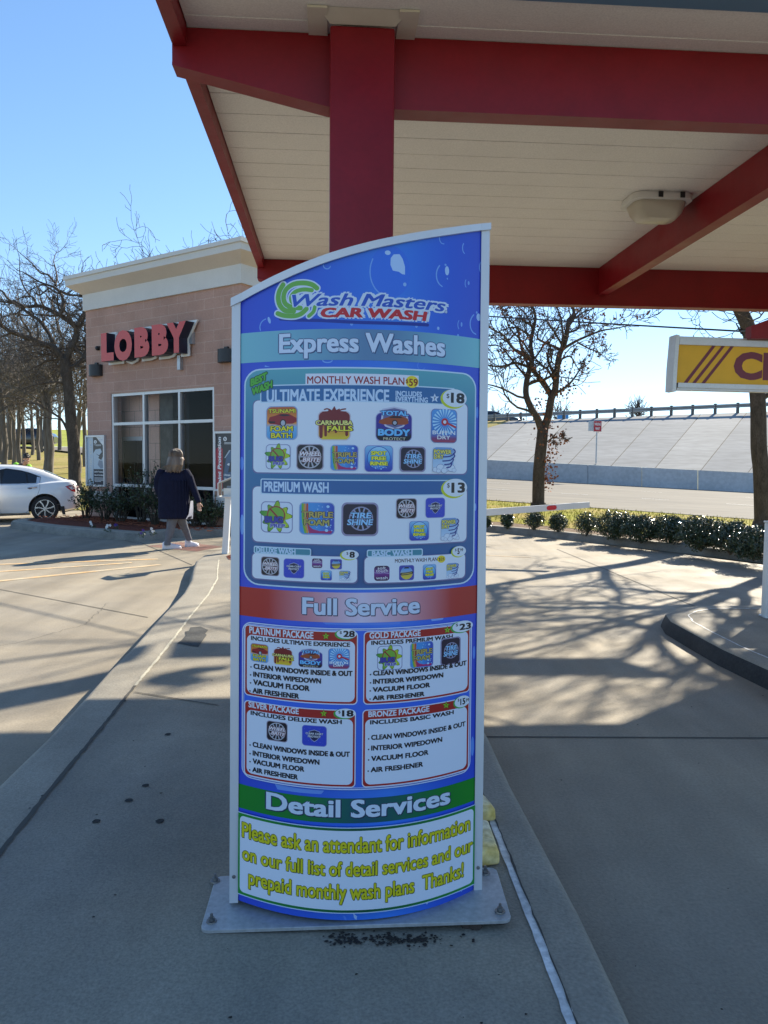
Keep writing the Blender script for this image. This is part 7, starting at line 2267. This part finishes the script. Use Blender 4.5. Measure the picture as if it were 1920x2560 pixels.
# ================================================================== people
def capsule(mb, a, b, ra, rb, n=12, fl=1.0, side=None):
    a, b = V(a), V(b); d = (b - a)
    pts = [a - d.normalized() * ra * .6] + [a.lerp(b, t) for t in (0, .33, .66, 1)] + [b + d.normalized() * rb * .6]
    rad = [ra * .62] + [ra + (rb - ra) * t for t in (0, .33, .66, 1)] + [rb * .62]
    mb.tube(pts, rad, n, True, fl, side)
def finger(mb, p, dirs, L, r):
    q = V(p); pts = [q]
    for k, d in enumerate(dirs):
        q = q + V(d).normalized() * L * (.42, .32, .26)[k]; pts.append(q)
    mb.tube(pts + [pts[-1] + V(dirs[-1]).normalized() * r * .6], [r * 1.05, r, r * .92, r * .8, r * .4], 8)
def hand(mb, w, d, out, thumb):
    """hand hanging from wrist w: d along the palm, out = across the knuckles, thumb = side of the thumb"""
    w, d, out = V(w), V(d).normalized(), V(out).normalized()
    nrm = d.cross(out).normalized()
    palm = w + d * .05
    M_ = Matrix((out, nrm, d)).transposed()
    mb.sphere(palm, (.042, .017, .058), 14, 10, M_)
    for k, (o_, L) in enumerate(((.030, .070), (.010, .078), (-.011, .073), (-.030, .058))):
        base = w + d * .092 + out * o_
        finger(mb, base, (d + nrm * .10, d + nrm * .45, d + nrm * .9), L, .0088)
    tb = w + d * .035 + out * thumb * .036
    finger(mb, tb, (out * thumb * .7 + d * .7 + nrm * .2, out * thumb * .35 + d + nrm * .3, d + nrm * .5), .062, .0098)
def head_mb(mb, c, fwd, up, s_=1.0):
    c, f, u = V(c), V(fwd).normalized(), V(up).normalized(); r_ = f.cross(u).normalized(); u = r_.cross(f).normalized()
    M_ = Matrix((r_, f, u)).transposed()
    P = lambda x, y, z: c + (r_ * x + f * y + u * z) * s_
    mb.sphere(P(0, -.008, .03), tuple(q * s_ for q in (.075, .095, .088)), 18, 12, M_)
    mb.sphere(P(0, .022, -.045), tuple(q * s_ for q in (.056, .066, .075)), 16, 10, M_)
    mb.sphere(P(0, .062, -.092), tuple(q * s_ for q in (.027, .024, .022)), 10, 8, M_)
    mb.tube([P(0, .084, .018), P(0, .102, -.012), P(0, .112, -.032), P(0, .094, -.044)], [.010 * s_, .013 * s_, .017 * s_, .012 * s_], 8)
    for sx in (-1, 1):
        mb.sphere(P(sx * .076, -.006, -.01), tuple(q * s_ for q in (.009, .02, .032)), 10, 8, M_)
        mb.sphere(P(sx * .03, .078, .030), tuple(q * s_ for q in (.024, .012, .008)), 10, 6, M_)
        mb.sphere(P(sx * .042, .06, -.035), tuple(q * s_ for q in (.022, .02, .022)), 10, 6, M_)
    mb.sphere(P(0, .088, -.066), tuple(q * s_ for q in (.022, .010, .008)), 10, 6, M_)
    return P, M_
def face_bits(P, M_, parent, s_=1.0):
    for sx in (-1, 1):
        mb = MB().mat('eye_white'); mb.sphere(P(sx * .031, .083, .008), tuple(q * s_ for q in (.015, .008, .008)), 10, 8, M_)
        mb.mat('eye_dark'); mb.sphere(P(sx * .031, .090, .008), tuple(q * s_ for q in (.006, .003, .006)), 10, 6, M_); mb.build('eye', parent)
    mb = MB().mat('lip'); mb.sphere(P(0, .096, -.066), tuple(q * s_ for q in (.021, .006, .007)), 10, 6, M_); mb.build('mouth', parent)
def fused(mb, voxel, m_, name, parent, smooth=2):
    me = remeshed(mb, voxel, smooth)
    o2 = MB().mat(m_); o2.frommesh(me, smooth=True)
    return o2.build(name, parent, sharp=80)

# ---- woman walking away to the right; 1 unit of the enlarged photograph is about a millimetre
wp = at_z(425, 1373, .004)
WS = wp.y / FPX * .1356          # metres per enlarged unit
def w3(x, y, d=0.0):
    """enlarged photograph x, y and depth d (m, away) -> world"""
    return V((wp.x + (x - 430) * WS, wp.y + d, .004 + (2040 - y) * WS))
woman = thing('person', 'woman with shoulder length blonde hair in a navy coat walking past the lobby window', 'person', wp)
fw_ = V((.80, .60, 0)).normalized()      # the way she walks
mb = MB().mat('skin')
hc = w3(560, 345, .04)
P_, M_ = head_mb(mb, hc, fw_, (0.02, 0, 1), 1.12)
capsule(mb, w3(545, 440, .03), w3(530, 590, .02), .058, .066)
mb.sphere(w3(500, 720, .03), (.20, .13, .20), 16, 10); mb.sphere(w3(500, 950, .03), (.19, .14, .24), 16, 10); mb.sphere(w3(505, 1200, .03), (.21, .16, .20), 16, 10)
capsule(mb, w3(250, 640, .0), w3(215, 900, .05), .055, .047); capsule(mb, w3(215, 900, .05), w3(250, 1130, .12), .046, .036)
capsule(mb, w3(745, 640, .06), w3(840, 880, .06), .055, .046); capsule(mb, w3(840, 880, .06), w3(965, 1160, .02), .046, .034)
hand(mb, w3(966, 1165, .02), V((.05, -.05, -1)), V((.75, .6, 0)), 1); hand(mb, w3(252, 1135, .12), V((.15, .1, -1)), V((.75, .6, 0)), 1)
capsule(mb, w3(480, 1330, .0), w3(450, 1650, .0), .095, .062); capsule(mb, w3(450, 1650, .0), w3(392, 1900, -.0), .058, .036)
capsule(mb, w3(570, 1330, .08), w3(625, 1630, .24), .095, .06); capsule(mb, w3(625, 1630, .24), w3(688, 1860, .35), .056, .036)
wb = fused(mb, .0065, 'skin', 'body', woman, 1)
face_bits(P_, M_, wb, 1.12)
# coat
mb = MB()
def ring_(c, rx, ry, n=22, yaw=0.0, sq=.0):
    out = []
    for k in range(n):
        a = 6.283 * k / n
        x, y = rx * math.cos(a), ry * math.sin(a)
        out.append(c + V((x * math.cos(yaw) - y * math.sin(yaw), x * math.sin(yaw) + y * math.cos(yaw), 0)))
    return out
cs_ = [(540, 570, .085, .075), (520, 605, .17, .105), (505, 660, .245, .14), (498, 760, .265, .165), (495, 900, .27, .18), (500, 1050, .275, .19), (512, 1200, .285, .20), (520, 1350, .295, .205), (526, 1440, .298, .205), (528, 1472, .290, .198)]
mb.rings([ring_(w3(x, y, .03), rx, ry, 24, R(12)) for x, y, rx, ry in cs_])
capsule(mb, w3(715, 615, .05), w3(775, 720, .06), .085, .082); capsule(mb, w3(775, 700, .06), w3(845, 890, .06), .082, .068); capsule(mb, w3(845, 880, .06), w3(962, 1150, .02), .068, .053)
capsule(mb, w3(285, 615, .0), w3(225, 760, .02), .085, .085); capsule(mb, w3(225, 740, .02), w3(205, 920, .05), .085, .075); capsule(mb, w3(205, 910, .05), w3(250, 1120, .12), .072, .056)
for k in range(26):   # soft folds down the back
    a = R(180 + 180 * k / 25); x = 505 + 265 * math.cos(a); 
    if k % 2: capsule(mb, w3(x, 760, .03 + .165 * math.sin(a)), w3(x * 1.03 - 8, 1440, .03 + .20 * math.sin(a)), .012, .02, 6)
ct = fused(mb, .009, 'coat_navy', 'coat', woman, 3)
mb = MB().mat('coat_lining')
mb.rings([[w3(822, 1140, -.02), w3(838, 1140, .1)], [w3(815, 1260, -.05), w3(842, 1260, .1)], [w3(800, 1380, -.07), w3(838, 1380, .1)], [w3(750, 1472, -.09), w3(832, 1480, .1)]], closed=False, cap=False)
mb.build('lining', ct, recalc=False)
# trousers
mb = MB()
def leg(pts): mb.rings([ring_(w3(x, y, d), r_, r_ * 1.0, 16) for x, y, d, r_ in pts])
leg([(490, 1330, 0, .11), (478, 1480, 0, .098), (455, 1620, 0, .082), (425, 1740, 0, .072), (400, 1850, -.01, .06), (386, 1925, -.01, .058), (384, 1965, -.01, .056)])
leg([(570, 1330, .08, .11), (595, 1480, .14, .095), (622, 1620, .23, .078), (650, 1720, .28, .068), (672, 1820, .33, .058), (690, 1890, .365, .056), (694, 1915, .37, .054)])
for (x, y, d) in ((470, 1560, -.085), (450, 1700, -.07), (415, 1820, -.06)): capsule(mb, w3(x - 60, y, d + .05), w3(x + 50, y - 40, d + .04), .012, .012, 6)
fused(mb, .008, 'trouser_grey', 'trousers', woman, 2)
# shoes
def shoe(hx, hy, d, tx, ty, td):
    a, b = w3(hx, hy, d), w3(tx, ty, td); a.z = b.z = .035 + a.z * 0 if False else min(a.z, b.z)
    t = (b - a).normalized(); n = V((-t.y, t.x, 0)); L = (b - a).length
    base = min(w3(hx, hy, d).z, 1); g0 = .004 if d < .2 else .004
    sh = MB()
    prof = [(-.02, .034, .10), (.10, .048, .125), (.3, .05, .12), (.5, .044, .075), (.7, .05, .058), (.88, .044, .046), (1.0, .022, .032)]
    rr = []
    for f, w, h in prof:
        c = a + t * L * f; c.z = g0
        rr.append([c + n * w * math.cos(q) + V((0, 0, .012 + (h + .012) * max(0, math.sin(q)) if math.sin(q) > 0 else .012)) for q in [6.283 * k / 14 for k in range(14)]])
    sh.rings(rr)
    o = fused(sh, .006, 'sneaker', 'shoe', woman, 2)
    so_ = MB().mat('sole')
    ring = [(a + t * L * f) for f in (-.03, .1, .5, .75, .95, 1.04)]
    wds = [.028, .046, .046, .052, .04, .015]
    pts = [V((*(c + n * w)[:2], g0)) for c, w in zip(ring, wds)] + [V((*(c - n * w)[:2], g0)) for c, w in reversed(list(zip(ring, wds)))]
    so_.prism(pts, (0, 0, .026)); so_.build('sole', o)
shoe(300, 2030, .0, 590, 2020, .16); shoe(610, 1965, .40, 830, 1850, .52)
# hair: layered locks falling to the shoulders
mb = MB()
mb.sphere(hc + V((-.012, -.012, .045)), (.125, .125, .125), 20, 14)
rd = random.Random(6)
for k in range(90):
    a = rd.uniform(0, 6.283)
    o_ = V((math.cos(a), math.sin(a), 0))
    if o_.dot(fw_) > .55: continue
    p0 = hc + V((-.012, -.012, .06)) + o_ * .075 + V((0, 0, rd.uniform(0, .05)))
    p1 = hc + o_ * .125 + V((-.01, 0, -.03)); p2 = hc + o_ * (.135 + rd.uniform(-.01, .02)) + V((-.02, -.01, -.13)); ln = rd.uniform(.20, .27)
    p3 = hc + o_ * (.115 + rd.uniform(-.02, .035)) + V((-.03, -.015, -ln))
    mb.tube([p0, p1, p2, p3], [.03, .032, .026, .012], 7)
for (x, y) in ((300, 545), (330, 520), (345, 575)): mb.tube([w3(460, 400, -.02), w3(430, 470, -.05), w3(x, y, -.05)], [.03, .022, .005], 6)
fused(mb, .008, 'hair_blonde', 'hair', woman, 1)
mb = MB().mat('hair_blonde')
for k in range(150):
    a = rd.uniform(0, 6.283); o_ = V((math.cos(a), math.sin(a), 0))
    if o_.dot(fw_) > .5: continue
    pts = [hc + V((-.012, -.012, .155)) + o_ * .04, hc + V((-.012, -.012, .10)) + o_ * .122, hc + o_ * .137 + V((-.01, 0, -.03)), hc + o_ * .145 + V((-.02, -.01, -.13)), hc + o_ * (.12 + rd.uniform(-.02, .05)) + V((-.03, -.015, -rd.uniform(.2, .28)))]
    mb.tube(smooth_path(pts, 3), [.006] * 12 + [.003], 4)
mb.build('hair_strands', woman)

# ---- attendant bending at the far side of the white car
mp_ = at_y(66, 1146, 22.0)
man = thing('person', 'attendant with short dark hair and lime green sleeves leaning behind the white car', 'person', (mp_.x - .1, mp_.y, 0))
hx = V((mp_.x, mp_.y, mp_.z - .015)); fwm = V((.55, -.60, -.42)).normalized()
bx_ = V((mp_.x - .22, mp_.y + .22, 0))
def m3(x, y, z): return bx_ + V((x, y, z))
mb = MB()
P_, M_ = head_mb(mb, hx, fwm, V((.25, -.3, .9)), 1.12)
nk = m3(.10, -.10, 1.47); capsule(mb, hx + V((-.05, .05, -.08)), nk, .062, .068)
mb.sphere(m3(0, 0, 1.28), (.21, .15, .22), 16, 10); mb.sphere(m3(-.04, .04, 1.02), (.17, .14, .2), 16, 10)
capsule(mb, m3(-.20, .02, 1.40), m3(-.36, -.16, 1.20), .062, .052); capsule(mb, m3(-.36, -.16, 1.20), m3(-.22, -.42, 1.18), .05, .036); hand(mb, m3(-.21, -.43, 1.18), V((.5, -.8, -.2)), V((.7, .5, 0)), -1)
capsule(mb, m3(.22, -.06, 1.38), m3(.40, -.22, 1.16), .062, .052); capsule(mb, m3(.40, -.22, 1.16), m3(.26, -.45, 1.18), .05, .036); hand(mb, m3(.25, -.46, 1.18), V((-.3, -.9, -.2)), V((.7, -.4, 0)), 1)
for sx in (-.10, .10): capsule(mb, m3(sx - .04, .05, .9), m3(sx, .0, .48), .095, .065); capsule(mb, m3(sx, .0, .48), m3(sx - .02, .08, .09), .062, .045); capsule(mb, m3(sx - .02, .08, .06), m3(sx + .03, -.1, .04), .045, .04)
mbod = fused(mb, .0075, 'skin_tan', 'body', man, 1)
face_bits(P_, M_, mbod, 1.12)
mb = MB()
mb.rings([ring_(m3(.07, -.07, 1.49), .085, .08, 18), ring_(m3(.05, -.05, 1.45), .17, .12, 18), ring_(m3(.0, 0, 1.38), .235, .165, 18), ring_(m3(0, 0, 1.2), .23, .17, 18), ring_(m3(-.04, .04, .95), .205, .165, 18), ring_(m3(-.04, .04, .82), .205, .165, 18)])
fused(mb, .011, 'vest_black', 'vest', man, 2)
mb = MB()
capsule(mb, m3(-.17, .02, 1.44), m3(-.36, -.16, 1.20), .092, .075); capsule(mb, m3(-.36, -.16, 1.20), m3(-.23, -.40, 1.18), .072, .052)
sl1 = fused(mb, .011, 'hi_vis', 'sleeve', man, 2)
mb = MB()
capsule(mb, m3(.20, -.05, 1.40), m3(.40, -.22, 1.16), .085, .07); capsule(mb, m3(.40, -.22, 1.16), m3(.27, -.43, 1.18), .07, .052)
fused(mb, .011, 'hi_vis', 'sleeve', man, 2)
mb = MB()
for sx in (-.10, .10): mb.rings([ring_(m3(sx - .04, .05, .95), .115, .115, 16), ring_(m3(sx, .0, .48), .085, .085, 16), ring_(m3(sx - .02, .08, .10), .065, .065, 16)])
fused(mb, .011, 'vest_black', 'trousers', man, 2)
mb = MB()
for sx in (-.10, .10): mb.sphere(m3(sx, -.02, .05), (.055, .14, .05), 12, 8)
fused(mb, .01, 'trim_black', 'shoes', man, 1)
mb = MB(); mb.sphere(P_(0, -.022, .048), (.092, .112, .105), 18, 12, M_)
rd = random.Random(2)
for k in range(40):
    d = rdir(rd); d.z = abs(d.z); c = P_(d.x * .09, d.y * .1 - .02, .05 + d.z * .1); mb.tube([c, c + (M_ @ d) * .03], [.012, .006], 5)
fused(mb, .008, 'hair_dark', 'hair', man, 1)
